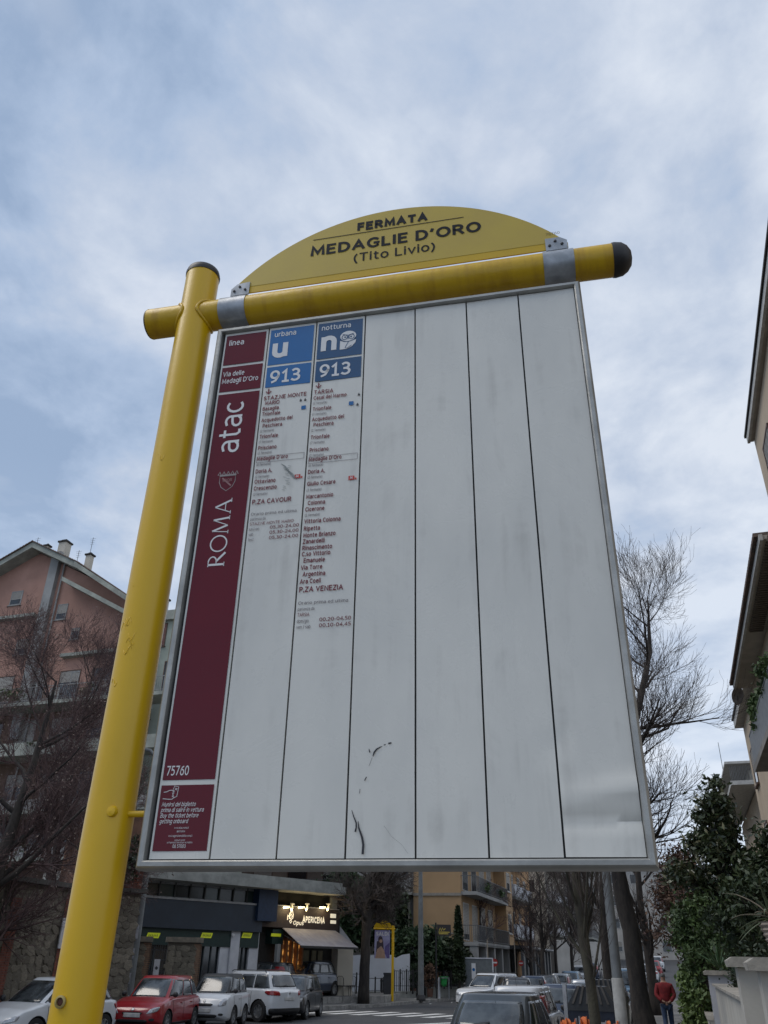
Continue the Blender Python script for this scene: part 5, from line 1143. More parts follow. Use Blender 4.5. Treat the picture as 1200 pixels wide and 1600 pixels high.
# --- farther buildings up the street
def far_block(name, off, Y, w, d, h, mt, label, floors, rail='solid', rm=None, cols=4, roofm=None, ang=PI/2-ST_A, bal=True, closed=.5):
    p = stp(off, Y); z = min(zroad(p.x, p.y), 8)-.3; B = Bld(name, (p.x, p.y), ang, label); B.part('wall', mt, [(0, w, 0, d, z-1, h)]); B.part('roof', roofm or tile_m, [(-.4, w+.4, -.5, d+.5, h, h+.3)])
    fh = (h-z-.8)/floors
    for f in range(floors):
        zf = z+.8+f*fh
        if bal and f: B.balcony(.4, w*.62, zf, 1.1, rail=rail, mt=conc, rm=rm)
        for i in range(cols): a = .5+i*(w-1)/cols; B.window(a, a+min(1.5, (w-1)/cols*.62), zf+.7*(0 if (bal and f and a < w*.6) else 1), zf+2.2, y=-.01, closed=rnd.choice([0, closed, 1]), sill=False, depth=.005, bars=0)
    # end wall towards the camera
    for f in range(floors):
        zf = z+.8+f*fh
        for yy in (1.2, d-2.4): 
            if yy > 0: B.part('end_window', glass_dark, [(-.02, .01, yy, yy+1.1, zf+.9, zf+2.1)])
    return B
far_block('apartment_building', -15.5, 80, 16, 12, 17, mat('orange_render', (.46, .27, .13), .9, scale=.6), 'orange-brown apartment building beyond the ochre one with white rounded balconies', 5, rail='solid', rm=whitep)
far_block('apartment_building', -14.5, 100, 18, 12, 15, cream, 'cream apartment building beyond the veranda, white balconies seen through the branches', 4, rail='solid', rm=whitep)
far_block('apartment_building', -13, 122, 22, 12, 17, greyw, 'grey apartment building far down the left side of the street', 5)
B_ = far_block('apartment_building', -24, 152, 44, 14, 17, mat('whitish_render', (.47, .45, .42), .9, scale=.5, c2=(.36, .345, .32)), 'long whitish building closing the far end of the street behind the lamp post', 4, ang=R(-8), cols=11, bal=False)
far_block('apartment_building', 26, 128, 20, 12, 17, cream, 'cream block far away behind the dark evergreen tree', 5, ang=R(-20), bal=False)
B_ = Bld('apartment_building', (gx(566, 68), 68), -ST_A, 'brown-grey apartment block glimpsed above the right end of the shop roof'); bw_ = mat('brown_grey_render', (.20, .16, .13), .9, scale=.6, c2=(.15, .12, .10)); B_.part('wall', bw_, [(-17, 0, 0, 10, 0, 21)]); B_.part('roof', tile_m, [(-17.4, .4, -.5, 10.4, 21, 21.3)])
for zf in (3.4, 6.5, 9.6, 12.7, 15.8):
    B_.balcony(-16, -1.2, zf, 1.2, rail='bars', mt=greyw)
    for i in range(5): B_.window(-15.5+i*3, -13.8+i*3, zf+.1, zf+2.3, y=-.01, fr=win_brown, closed=[0, .4, 1][i % 3], sill=False, depth=.005, bars=1)
# street-end retaining wall
p = stp(-12.3, 88); m = MB(); m.box(0, 8, 0, .5, -1, 4.2); o = m.build('pale_wall', mat('whitish_render', (.45, .45, .43)), None); o.location = (p.x, p.y, 0); o.rotation_euler = (0, 0, PI/2-ST_A-.5); tag(o, 'pale peeling wall at the far left end of the street behind the blue van', 'wall')

# --- white garden wall with ivy and hedge beyond the crossing
def white_wall():
    a = (gx(503, 58), 58); B = Bld('white_garden_wall', a, R(-6), 'white rendered garden wall behind the slim yellow bus stop', 'wall'); L = B.L
    pts = [(503, 1490), (520, 1492), (532, 1495), (560, 1492), (610, 1492), (618, 1497), (628, 1492), (640, 1490)]
    prof = [(L(x, y)[0], L(x, y)[1]) for x, y in pts]; m = MB(); m.prism_y([(prof[0][0], 0)]+[(prof[-1][0], 0)]+prof[::-1], 0, .3); m.build('wall', mat('whitewash', (.60, .62, .66), .85, scale=.7, c2=(.52, .53, .56)), B.root)
white_wall()
def hedge(name, c, r, n, size, mt, label, cat='hedge', clumps=60, cs=.25, rz=0, shell=.5, extra=None):
    o = empty(name, (c[0], c[1], c[2]-r[2] if c[2]-r[2] > 0 else 0), rz, label, cat); m = MB(); z = r[2] if c[2]-r[2] > 0 else c[2]; leaves(m, n, blob((0, 0, z), r, clumps, cs, shell), size); m.build('foliage', mt, o, fix=False)
    s = MB(); q = random.Random(n)
    for i in range(9): s.tube([(q.uniform(-.2, .2)*r[0], q.uniform(-.3, .3)*r[1], 0), (q.uniform(-.4, .4)*r[0], q.uniform(-.3, .3)*r[1], z*.8), (q.uniform(-.8, .8)*r[0], q.uniform(-.5, .5)*r[1], z*1.4)], [.04, .025, .01], 5)
    s.build('stems', mat('dark_stems', (.05, .04, .03), .9), o); return o
hedge('ivy_bush', (gx(532, 60), 60.5, 5.2), (1.7, 1.0, 2.6), 6000, .20, ivy_m, 'dark climbing ivy mass behind the dark tree trunk, left of the slim yellow bus stop', 'ivy', 60, .35)
hedge('ivy_bush', (gx(590, 60), 61, 5.0), (1.7, 1.0, 2.2), 6000, .20, leafd, 'dark green bush hanging over the white wall above the slim yellow bus stop', 'bush', 60, .35)
hedge('garden_hedge', (gx(648, 59), 59.2, 2.9), (2.0, .8, 1.1), 6000, .16, ivy_m, 'dark green hedge under the ochre wall, between slim yellow bus stop and grey lamp post', 'hedge', 60, .25)
hedge('garden_hedge', (gx(690, 60), 60.3, 2.4), (1.6, .5, 1.1), 3500, .15, leafd, 'thin dark hedge beneath the ochre wall, right of the grey lamp post', 'hedge', 40, .25)
# cypress by the ochre corner
o = empty('cypress_tree', (gx(718, 58), 58.5, .1), 0, 'narrow dark cypress at the corner of the ochre building', 'tree'); m = MB()
def cyp(n):
    z = _np.rand(n)**.8; a = _np.rand(n)*6.28; r_ = (.42*(1-z)**.55+.05)*np.sqrt(_np.rand(n)); return np.stack([r_*np.cos(a), r_*np.sin(a), .8+z*4.4], 1)
leaves(m, 3500, cyp, .10, 2.4, 1.5); m.build('crown', leafd, o, fix=False); m = MB(); m.tube([(0, 0, 0), (0, 0, 3)], [.08, .04], 7); m.build('trunk', mat('bark', (.07, .055, .045), .95), o)

# ------------------------------------------------------------------ TREES
bark = mat('tree_bark', (.052, .043, .036), .95, scale=7, c2=(.025, .021, .019), bump=.6, bscale=25, streak=(1, 1, .3), detail=8)
bark_g = mat('mossy_bark', (.075, .068, .046), .95, scale=5, c2=(.035, .032, .026), bump=.6, bscale=25, streak=(1, 1, .3), detail=8)
twig_b = mat('twigs', (.11, .088, .075), .95, scale=3, c2=(.06, .048, .044)); twig_p = mat('purplish_twigs', (.14, .085, .078), .95, scale=2, c2=(.07, .045, .044))
def grow(trunk_pts, trunk_r, levels, seed, mt=bark, mtw=twig_b, name='bare_tree', label='', loc=(0, 0, 0), up=.25, wob=.22, minr=.0035, group=None, start=.35, nodes=6, buds=0, bud_m=None, budsize=.03, sides=(9, 5, 3, 3), only=None):
    """levels: list of (children per parent, length, spread angle, radius ratio)"""
    root = empty(name, loc, 0, label, 'tree', group); q = random.Random(seed)
    tr = MB(); tw = MB(); pts = [Vector(p) for p in trunk_pts]
    # smooth trunk
    P = []; RR = []
    for i in range(len(pts)-1):
        for k in range(4):
            t = k/4; P.append(pts[i].lerp(pts[i+1], t)+Vector((q.uniform(-1, 1), q.uniform(-1, 1), 0))*trunk_r[i]*.10); RR.append((trunk_r[i]*(1-t)+trunk_r[i+1]*t)*q.uniform(.93, 1.1))
    P.append(pts[-1]); RR.append(trunk_r[-1]); tr.tube(P, RR, sides[0]); ends = []
    def branches(P, RR, lv, L0):
        n, Ln, sp, rr = levels[lv]; n = int(n*q.uniform(.75, 1.25)+.5)
        for c in range(n):
            f = (start if lv == 0 else .12)+(1-(start if lv == 0 else .12))*(c+q.random())/n; ii = min(len(P)-2, int(f*(len(P)-1))); base = P[ii].lerp(P[ii+1], q.random()); r0 = RR[ii]*rr
            d0 = (P[ii+1]-P[ii]).normalized(); ax = Vector((q.gauss(0, 1), q.gauss(0, 1), q.gauss(0, 1))); ax = (ax-ax.dot(d0)*d0).normalized()
            d = (d0*math.cos(sp)+ax*math.sin(sp)*q.uniform(.7, 1.2)).normalized(); L = Ln*q.uniform(.55, 1.15)*(1-.45*f if lv else 1-.35*f); ns = nodes-lv if nodes-lv > 3 else 3
            if only and lv == 0 and not only(d): d = Vector((abs(d.x), d.y, d.z))
            pp = [base.copy()]; rr_ = [max(r0, minr)]
            for k in range(ns):
                d = (d+Vector((q.gauss(0, wob), q.gauss(0, wob), q.gauss(0, wob*.7)+up*(.6 if lv < 2 else .8)))*.5).normalized(); pp.append(pp[-1]+d*L/ns); rr_.append(max(r0*(1-.78*(k+1)/ns), minr*.75))
            (tr if lv == 0 else tw).tube(pp, rr_, sides[min(lv+1, 3)], cap=False)
            if lv+1 < len(levels): branches(pp, rr_, lv+1, L)
            elif buds: ends.append(pp[-1]); ends.append(pp[len(pp)//2])
    branches(P, RR, 0, 1)
    tr.build('trunk', mt, root, smooth=True, fix=False); cr = tw.build('crown', mtw, root, fix=False)
    if buds and ends:
        b = MB(); A = np.array([tuple(e) for e in ends]); leaves(b, buds, lambda n: A[_np.randint(0, len(A), n)]+_np.normal(size=(n, 3))*.05, budsize, 1.2, 0); tag(b.build('dry_seed_heads', bud_m, cr, fix=False), kind='stuff')
    return root
pale_bud = mat('pale_seed_heads', (.30, .25, .21), .9, scale=9, c2=(.13, .085, .07)); G_B = 'bare trees in front of the pink apartment building'
# left: dense purplish crowns in front of the pink block
x = gx(-48, 25.5)
grow([(0, 0, .1), (.1, 0, 2), (.25, .1, 4.5), (.5, .3, 7.5), (.6, .3, 9.8)], [.27, .22, .17, .10, .04], [(22, 4.3, .95, .5), (10, 2.2, .8, .5), (11, 1.1, .75, .5), (6, .5, .7, .6)], 21, mtw=twig_p, label='big bare tree at the far left edge, purplish twigs speckled with pale seed heads', loc=(x, 25.5, 0), up=.22, buds=2600, bud_m=pale_bud, budsize=.05, minr=.0042, start=.15, group=G_B, sides=(8, 5, 3, 3))
x = gx(62, 28.5)
grow([(0, 0, .1), (-.1, 0, 1.8), (.1, .1, 3.6), (.35, .2, 5.6), (.5, .2, 7)], [.17, .14, .11, .07, .03], [(19, 3.3, 1.0, .5), (10, 1.8, .85, .5), (10, .9, .8, .5), (5, .4, .7, .6)], 5, mtw=twig_p, label='smaller bare tree behind the white car, twigs hanging down to the stone wall', loc=(x, 31.2, 0), up=.12, buds=2200, bud_m=pale_bud, budsize=.055, minr=.0045, start=.3, group=G_B, sides=(8, 5, 3, 3))
x = gx(150, 33)
grow([(0, 0, 3.5), (.1, 0, 5), (.0, .1, 6.5), (-.2, .2, 8.0)], [.10, .08, .06, .03], [(12, 2.2, 1.0, .55), (8, 1.3, .85, .5), (7, .7, .8, .5)], 15, mtw=twig_p, label='thin bare shrub tree rising above the stone wall just left of the yellow pole', loc=(x, 34, 0), up=.15, buds=900, bud_m=pale_bud, budsize=.055, minr=.005, start=.1, group=G_B, sides=(7, 5, 3, 3))
x = gx(20, 32)
grow([(0, 0, .1), (0, 0, 2.5), (-.2, .1, 6), (-.3, .3, 9.5), (-.2, .3, 13.2)], [.22, .19, .15, .09, .03], [(22, 4.2, .75, .5), (10, 2.2, .65, .5), (10, 1.1, .65, .5), (5, .5, .7, .6)], 29, mtw=twig_p, label='tallest bare tree in front of the pink gable, twigs reaching its string course', loc=(x, 34.5, 0), up=.3, buds=1500, bud_m=pale_bud, budsize=.05, minr=.0048, start=.35, group=G_B, sides=(8, 5, 3, 3))
# street trees on the right
G_R = 'street trees along the right-hand kerb'
Y = 15.2; x = gx(924, Y)
grow([(0, 0, .1), (-.03, 0, 1.6), (-.09, .05, 2.6), (-.12, .1, 4.2), (-.22, .1, 6.0), (-.2, 0, 7.5)], [.10, .088, .085, .06, .04, .02], [(30, 2.3, .60, .34), (8, 1.1, .5, .5), (4, .6, .55, .6)], 8, mt=bark_g, label='slim street tree with upswept twigs left of the grey lamp post', loc=(x, Y, 0), up=.55, wob=.12, minr=.0042, start=.22, group=G_R)
Y = 27.6; x = gx(991, Y)
big = grow([(.15, 0, .0), (.05, 0, 1.0), (0, 0, 3.0), (-.25, 0, 5.2), (.45, 0, 8.0), (1.35, .2, 10.2), (2.0, .4, 12.0), (2.2, .4, 14.0)], [.36, .27, .25, .22, .18, .12, .08, .03], [(24, 4.0, .95, .46), (9, 2.3, .65, .42), (7, 1.4, .6, .45), (3, .8, .5, .6)], 33, label='thick dark street tree right of the lamp post, bare crown rising beside the board', loc=(x, Y, 0), up=.30, wob=.20, minr=.0055, start=.36, group=G_R, sides=(12, 6, 3, 3))
Y = 43; x = gx(1016, Y)
grow([(0, 0, 0), (0, 0, 2.5), (-.1, 0, 5), (.1, 0, 8)], [.25, .2, .16, .06], [(14, 3.5, .75, .5), (8, 1.9, .7, .45), (6, 1.1, .6, .5)], 44, label='bare street tree directly left of the walking person', loc=(x, Y, 0), up=.3, minr=.006, start=.25, group=G_R)
Y = 36; x = gx(968, Y)
grow([(0, 0, 0), (0, 0, 3), (.3, 0, 6), (.5, 0, 10), (.6, 0, 13)], [.2, .17, .14, .08, .03], [(16, 4.2, .8, .5), (8, 2.4, .65, .45), (7, 1.3, .55, .5)], 52, label='bare street tree mostly hidden behind the board, its left crown beside the thick one', loc=(x, Y+2, 0), up=.35, minr=.0055, start=.3, group=G_R)
# the dark tree by the crossing and the trees along the left kerb
Y = 48.6; x = gx(569, Y)
grow([(0, 0, .1), (.02, 0, 2.3), (.05, 0, 4.3), (.1, 0, 6.2)], [.30, .25, .25, .12], [(16, 3.0, 1.05, .5), (10, 1.6, .8, .45), (8, .85, .7, .5), (4, .45, .6, .6)], 61, label='dark bare tree with wide dense head left of the slim yellow bus stop', loc=(x, Y, 0), up=.15, minr=.009, start=.55)
G_L = 'bare trees along the left side of the far street'
for k, (px, Y, h, sd, lb) in enumerate(((748, 66, 6.2, 71, 'small forked bare tree in front of the grey balconies, behind the no entry sign'), (828, 68, 7.0, 72, 'bushy bare tree standing before the dark veranda'), (700, 63, 4.6, 75, 'thin reddish bare tree against the ochre wall'), (868, 84, 9, 73, 'tall bare tree beyond the veranda, left of the slim street tree'), (905, 98, 9, 76, 'bare tree farther up the street behind the slim street tree'), (950, 112, 9, 77, 'farthest bare tree behind the lamp post'), (846, 60, 7.5, 81, 'bare tree with dense purple-grey twigs in front of the veranda end'), (893, 74, 8.5, 82, 'bare tree behind the slim street tree, spreading over the pale peeling wall'), (722, 74, 8, 83, 'bare tree crown overlapping the corner of the ochre building'), (790, 80, 9, 84, 'bare tree in front of the orange-brown building'))):
    x = gx(px, Y); z = zroad(x, Y)
    grow([(0, 0, 0), (.05, 0, h*.28), (.15, 0, h*.5), (.2, 0, h*.95)], [.17, .14, .10, .03], [(11, h*.42, .75, .5), (8, h*.24, .7, .45), (7, h*.13, .6, .5), (3, h*.06, .6, .6)], sd, mtw=twig_p if k in (0, 1, 2) else twig_b, label=lb, loc=(x, Y, z), up=.25, minr=.010, start=.3, group=G_L, sides=(7, 4, 3, 3))

# ------------------------------------------------------------------ GREENERY ON THE RIGHT
def leafy_tree(name, label, c, r, n, size, mt, trunk_h, clumps=70, cs=.2, mt2=None, shell=.35, trunk_r=.12):
    """c = crown centre"""
    root = empty(name, (c[0], c[1], 0), 0, label, 'tree'); q = random.Random(n+7); m = MB(); z = c[2]
    m.tube([(0, 0, .1), (.05, 0, trunk_h*.5), (0, .05, z-r[2]*.3), (.05, 0, z+r[2]*.7)], [trunk_r, trunk_r*.8, trunk_r*.6, .02], 8)
    d = _np.normal(size=(clumps, 3)); d /= np.linalg.norm(d, axis=1)[:, None]; rad = shell+(1-shell)*_np.rand(clumps)**.6; rad = rad*_np.uniform(.72, 1.22, clumps); Cn = d*rad[:, None]*np.array(r)
    taper = np.clip(.95-.62*(Cn[:, 2]/r[2]), .22, 1.3); Cn[:, :2] *= taper[:, None]; Cn[:, 2] += z
    for p in Cn: m.tube([(0, 0, max(.8, p[2]-.9)), (p[0]*.5, p[1]*.5, p[2]-.35), tuple(p)], [.035, .022, .008], 4, cap=False)
    m.build('trunk', bark, root, smooth=True, fix=False)
    for k, mm_ in enumerate([mt]+([mt2] if mt2 else [])):
        L_ = MB()
        def pos(n): 
            i = (len(Cn)*_np.rand(n)**1.5).astype(int); return Cn[i]+_np.normal(size=(n, 3))*cs*(.6+.9*((i*37) % 11)/10)[:, None]
        leaves(L_, n if k == 0 else n//4, pos, size, 2.1, .5); L_.build('crown', mm_, root, fix=False)
    return root
glossy = mat('glossy_dark_leaves', (.062, .082, .034), .34, scale=2.6, c2=(.024, .036, .017), spec=.6, lo=.35, hi=.62); glossy2 = mat('paler_leaf_backs', (.16, .15, .075), .5, scale=2, c2=(.07, .075, .04))
p = at(1128, 1350, 22); leafy_tree('magnolia_tree', 'glossy dark evergreen tree rising above the garden wall at the right', (p.x+.25, 22.4, 4.35), (1.1, 1.1, 2.1), 11000, .080, glossy, 2, 62, .125, glossy2)
p = at(1185, 1350, 21); leafy_tree('evergreen_tree', 'second dark evergreen at the right edge, lower than the magnolia and against the tan wall', (p.x+.55, 21, 3.5), (1.15, 1.2, 1.5), 9000, .078, glossy, 1.5, 62, .14, leafd)
p = at(1048, 1370, 38); leafy_tree('russet_tree', 'russet leaved tree between the board corner and the dark evergreen', (p.x+.45, 38, 4.7), (1.0, 1.6, 2.1), 7000, .085, leafr, 2, 70, .32, twig_p)
p = at(1094, 1430, 33); leafy_tree('laurel_tree', 'dark bushy laurel behind the green hedge, below the russet tree', (p.x+.95, 33.5, 3.2), (.9, 1.3, 1.6), 7500, .085, leafd, 1, 80, .25, leafm, trunk_r=.06)
p = at(1120, 1440, 17.5); leafy_tree('cedar_shrub', 'feathery mid green conifer shrub below the evergreen, behind the garden wall', (p.x+.75, 20.2, 2.75), (.6, .6, .6), 9000, .05, leafm, 1, 70, .12, leafd, trunk_r=.04)
o = hedge('clipped_hedge', (gx(1096, 25)+.1, 25.5, 1.25), (.42, 2.6, .95), 9000, .085, leafl, 'bright green overgrown hedge left of the white gate post, beside the pavement', 'hedge', 120, .14, -ST_A, .75)
hedge('flowering_shrub', (at(1112, 1490, 19).x, 19.5, 2.1), (.5, .5, .35), 1600, .06, leafm, 'grey green shrub peeping over the white garden wall', 'shrub', 26, .08)
hedge('garden_bushes', (at(1180, 1450, 14).x+.1, 14.5, 1.95), (.3, .4, .4), 1800, .055, leafd, 'dark low bushes behind the cream gate post under the potted agave', 'shrub', 40, .10)
hedge('garden_bushes', (at(1190, 1420, 14).x+.55, 15.5, 2.8), (.7, .7, .7), 3200, .07, leafd, 'dark bushes rising behind the potted agave at the right edge', 'shrub', 40, .13)
def blades(name, loc, n, ln, w, spread, mt, label, cat='plant', droop=.5, seed=1, pot=None, zmin=.1):
    r_ = empty(name, loc, 0, label, cat); q = random.Random(seed)
    for i in range(n):
        t = 2*PI*i/n*1.0+q.uniform(-.25, .25); e = q.uniform(*spread); L_ = ln*q.uniform(.7, 1.15); m = MB(); V = []; d = Vector((math.cos(t)*math.cos(e), math.sin(t)*math.cos(e), math.sin(e))); p = Vector((0, 0, 0)); s = Vector((-math.sin(t), math.cos(t), 0)); K = 7
        for k in range(K+1):
            u = k/K; ww = w*(math.sin(PI*min(.98, u*.75+.25))**.7)*(1-u**3*.95)
            V += [p-s*ww/2, p-Vector((0, 0, ww*.28)), p+s*ww/2]; d = (d+Vector((0, 0, -droop/K*(1 if q.random() < .9 else 2)))).normalized(); p = p+d*L_/K
        m.add([tuple(v) for v in V], [f for k in range(K) for f in ((3*k, 3*k+1, 3*k+4, 3*k+3), (3*k+1, 3*k+2, 3*k+5, 3*k+4))]); o = m.build('leaf', mt[i % len(mt)], r_, smooth=True, fix=False); sl = o.modifiers.new('s', 'SOLIDIFY'); sl.thickness = w*.06
    return r_
agave_m = mat('agave_leaf', (.12, .15, .075), .55, scale=6, c2=(.07, .09, .045)); agave_d = mat('dry_agave_leaf', (.24, .21, .15), .8, scale=6, c2=(.14, .12, .09)); yucca_m = mat('yucca_leaf', (.055, .115, .04), .5, scale=6)
P_B = at(1197, 1440, 8.0)
blades('potted_agave', (P_B.x+.06, 8.0, P_B.z+.03), 22, .46, .035, (-.25, 1.3), [agave_m, agave_d, agave_m], 'agave with long arching green and dry leaves in the ribbed pot', 'plant', .75, 4)
blades('yucca_plant', (at(1135, 1515, 16).x, 16.3, at(1135, 1513, 16).z), 30, .62, .028, (.55, 1.45), [yucca_m], 'spiky bright green yucca behind the white gate post', 'plant', .25, 9)
blades('spiky_plant', (at(1172, 1490, 12).x, 12.5, 1.9), 22, .35, .022, (.3, 1.4), [mat('bluish_leaf', (.07, .11, .085), .5)], 'bluish spiky plant just left of the ribbed pot', 'plant', .3, 12)
m = MB(); pr = []; hh = P_B.z-at(1197, 1494, 8).z
for i in range(33):
    u = i/32; pr.append((.085+.075*u+.008*math.sin(u*2*PI*7), hh*u))
pr += [(.15, hh), (.14, hh-.03), (.001, hh-.03)]; m.lathe([(.001, 0)]+pr, 24, (0, 0, 0), caps=False); o = m.build('plant_pot', mat('pale_ribbed_terracotta', (.34, .29, .24), .85, scale=8, c2=(.24, .20, .165)), smooth=R(50)); o.location = (P_B.x+.10, 8.0, P_B.z-hh); tag(o, 'ribbed pale plant pot on the cream gate post at the right edge', 'plant pot')
# gate posts and garden wall
gcream = mat('cream_wall_paint', (.50, .48, .43), .85, scale=1.5, c2=(.41, .39, .345), detail=8, bump=.1, bscale=30); glil = mat('white_post_paint', (.52, .53, .56), .85, scale=1.2, c2=(.44, .45, .48), detail=8); capm = mat('travertine_cap', (.42, .39, .34), .8, scale=5, c2=(.27, .25, .215), detail=8, bump=.3)
def post(px, Y, pyt, w, d, mt, label, slots=False):
    p = at(px, pyt+8, Y); zt_ = p.z-.02; r_ = empty('gate_post', (p.x, Y, .13), -ST_A, label, 'gate post'); zt_ -= .13
    m = MB(); m.box(0, w, 0, d, 0, zt_); m.build('shaft', mt, r_)
    m = MB(); m.prism_y([(-.07, zt_+.005), (w+.07, zt_+.005), (w+.08, zt_+.055), (w+.03, zt_+.085), (-.03, zt_+.085), (-.08, zt_+.055)], -.08, d+.08); m.build('cap_stone', capm, r_)
    if slots:
        m = MB()
        for z in (1.55, 1.2, .85): m.box(-.004, .0, .12, .17, z, z+.22)
        m.build('slots', k_ink, r_)
    return r_
post(1106, 18.5, 1514, .60, .55, glil, 'white gate post with stone cap beside the bright green hedge', True)
post(1151, 8.2, 1500, .42, .40, gcream, 'cream gate post with stone cap carrying the ribbed plant pot')
post(1186, 6.6, 1505, .5, .3, gcream, 'nearest cream gate post cut off by the right edge of the photo')
def wall_run(name, a, b, h, label, sloped=False, t=.22):
    va, vb = Vector(a), Vector(b); d = vb-va; r_ = empty(name, (a[0], a[1], .1), math.atan2(d.y, d.x), label, 'wall'); L_ = d.length
    m = MB(); m.box(0, L_, -t, 0, 0, h); m.build('wall', gcream, r_); n = int(L_/.34)
    for i in range(max(1, n)):
        m = MB(); x0 = L_*i/max(1, n)+.004; x1 = L_*(i+1)/max(1, n)-.004; z = h+.003; m.prism_y([(x0, z), (x1, z), (x1, z+.035), (x0, z+.03)], -t-.05, .05); m.build('coping_stone', capm, r_)
p0 = pt(.45, 8.8); p1 = pt(.50, 17.9)
wall_run('garden_wall', (at(1168, 1550, 8.9).x, 8.9), (at(1120, 1560, 17.8).x, 17.8), 1.62, 'low cream garden wall with stone coping between the two gate posts')
wall_run('garden_wall', (at(1097, 1580, 20).x, 19.6), pt(.42, 50), .95, 'low grey garden wall carrying the green hedge beside the walking person')
# ------------------------------------------------------------------ BUILDINGS ON THE RIGHT
RA = -PI/2-ST_A
def right_side():
    soff = mat('dark_soffit', (.46, .42, .36), .9, scale=2, var=.1); whb = mat('white_fascia', (.50, .49, .46), .7)
    o = stp(4.05, 29.3); B = Bld('tan_apartment_building', (o.x, o.y), RA, 'tan apartment house at the right with overhanging tiled eaves and a planted balcony'); zr = at(1147, 1067, 29.5).z
    B.part('wall', tan, [(0, 12.3, 0, 9, 0, zr-.12)]); ev = B.part('eaves', soff, [(-.35, 12.5, -.62, 0, zr-.12, zr-.02)])
    B.part('fascia', whb, [(-.38, 12.55, -.68, -.60, zr-.17, zr+.0)], ev); m = MB()
    for i in range(64): x = -.4+i*.2; m.prism_y([(x, zr+.02), (x+.19, zr+.02), (x+.17, zr+.13), (x+.02, zr+.13)], -.78, 9)
    tag(m.build('roof_tiles', tile_m, B.root), kind='stuff'); m = MB()
    for i in range(46): x = 6+i*.17; m.box(x, x+.07, -.52, -.12, zr-.20, zr-.13)
    tag(m.build('corbels', mat('corbel_brown', (.16, .13, .10), .9), B.root), kind='stuff')
    for z, x0, x1 in ((at(1178, 1195, 26.5).z, 3.0, 12.2), (at(1178, 1195, 26.5).z-3.1, 3.0, 12.2)):
        b = B.part('balcony', mat('pale_slab', (.30, .285, .26), .8, scale=2), [(x0, x1, -.85, 0, z-.18, z)]); m = MB(); m.box(x0, x1, -.83, -.79, z+.92, z+.96); m.box(x0+.02, x1-.02, -.82, -.80, z+.06, z+.9); m.box(x0, x0+.03, -.8, 0, z+.06, z+.95); m.build('railing', mat('grey_panel_railing', (.20, .21, .22), .5), b)
        for k in range(3): a = x0+.8+k*2.6; B.window(a, a+1.2, z+.02, z+2.2, y=-.02, fr=win_brown, closed=.6, sill=False, depth=.018)
    z = at(1178, 1195, 26.5).z; m = MB(); leaves(m, 1700, blob((5.6, -.66, z+1.15), (1.3, .16, .50), 34, .09), .085); leaves(m, 900, blob((9.4, -.7, z+1.0), (1.3, .2, .4), 20, .10), .08); tag(m.build('balcony_plants', leafm, B.root, fix=False), kind='stuff')
    for z in (1.2,): 
        for k in range(4): a = 1.2+k*3.2; B.window(a, a+1.1, z+.5, z+2.1, y=-.02, fr=win_brown, closed=.5, depth=.018)
    m = MB(); x, zz = -.1, 3-.1; m.lathe([(.001, .12), (.12, .10), (.26, .05), (.34, -.02), (.33, -.03), (.24, .035), (.001, .09)], 20, (0, 0, 0), 'y', caps=False); dsh = m.build('satellite_dish', mat('grey_dish', (.26, .25, .25), .6), smooth=True); q_ = at(1152, 1087, 29.9); dsh.location = q_; dsh.rotation_euler = (R(20), 0, R(30)); tag(dsh, 'grey satellite dish at the far corner of the tan building roof', 'satellite dish')
    m = MB(); m.tube([(0, 0, 0), (.25, .1, -.35)], .015, 6); a_ = m.build('arm', rail_m, dsh)
    # taller part nearer the camera
    o = stp(3.92, 18.2); B = Bld('tall_tan_apartment_building', (o.x, o.y), RA, 'taller tan house whose upper corner enters the right edge of the photo'); zr = at(1165, 672, 18.0).z
    B.part('wall', tan, [(0, 18, 0, 9, 0, zr-.2)]); e = B.part('eaves', soff, [(-.05, 18, -.10, 0, zr-.2, zr-.08)]); B.part('fascia', whb, [(-.08, 18, -.16, -.09, zr-.22, zr-.02)], e); B.part('roof_edge', mat('dark_roof_edge', (.05, .045, .04), .8), [(-.15, 18, -.20, 9, zr, zr+.07)], e)
    for zf in (zr-2.6, zr-5.6, zr-8.6):
        for k in range(5): a = 1.0+k*3.3; B.window(a, a+1.2, zf, zf+1.5, y=-.02, fr=win_brown, closed=.6, depth=.018)
    # farther blocks on the right
    o = stp(4.25, 37.2); B = Bld('far_balcony_building', (o.x, o.y), RA, 'far tan block on the right whose white roof edge shows beyond the satellite dish'); z = at(1145, 1122, 37).z
    B.part('wall', tan, [(0, 7.6, 0, 8, 0, z-.35)]); B.part('roof', whb, [(-.2, 7.6, -.35, 8, z-.35, z-.02)]); B.part('roof_edge', rail_m, [(-.25, 7.6, -.42, 8, z, z+.08)])
    for zf in (z-3.2, z-6.2, z-9.2): B.window(1, 2.2, zf, zf+1.5, y=-.02, fr=win_brown, closed=.6, depth=.018)
    o = stp(5.4, 60); B = Bld('farthest_right_building', (o.x, o.y), RA, 'farthest building on the right with a white railed top balcony above the evergreen'); z1 = at(1145, 1214, 45).z; z2 = at(1143, 1187, 45).z
    B.part('wall', tan, [(0, 13.6, 0, 8, 0, z1-.3)]); bb = B.part('balcony', whb, [(0, 15.2, -1.35, 0, z1-.22, z1)]); B.part('top_slab', whb, [(0, 15.3, -1.5, 0, z2-.03, z2+.10)]); B.part('upper_wall', cream, [(0, 13.6, -.2, 8, z1+.01, z2-.04)]); m = MB()
    for i in range(18): y = -1.30+i*.08; m.box(15.12, 15.16, y, y+.03, z1, z2-.1)
    m.box(15.12, 15.16, -1.32, 0, z1+.9, z1+.95)
    m.build('railing', rail_m, bb)
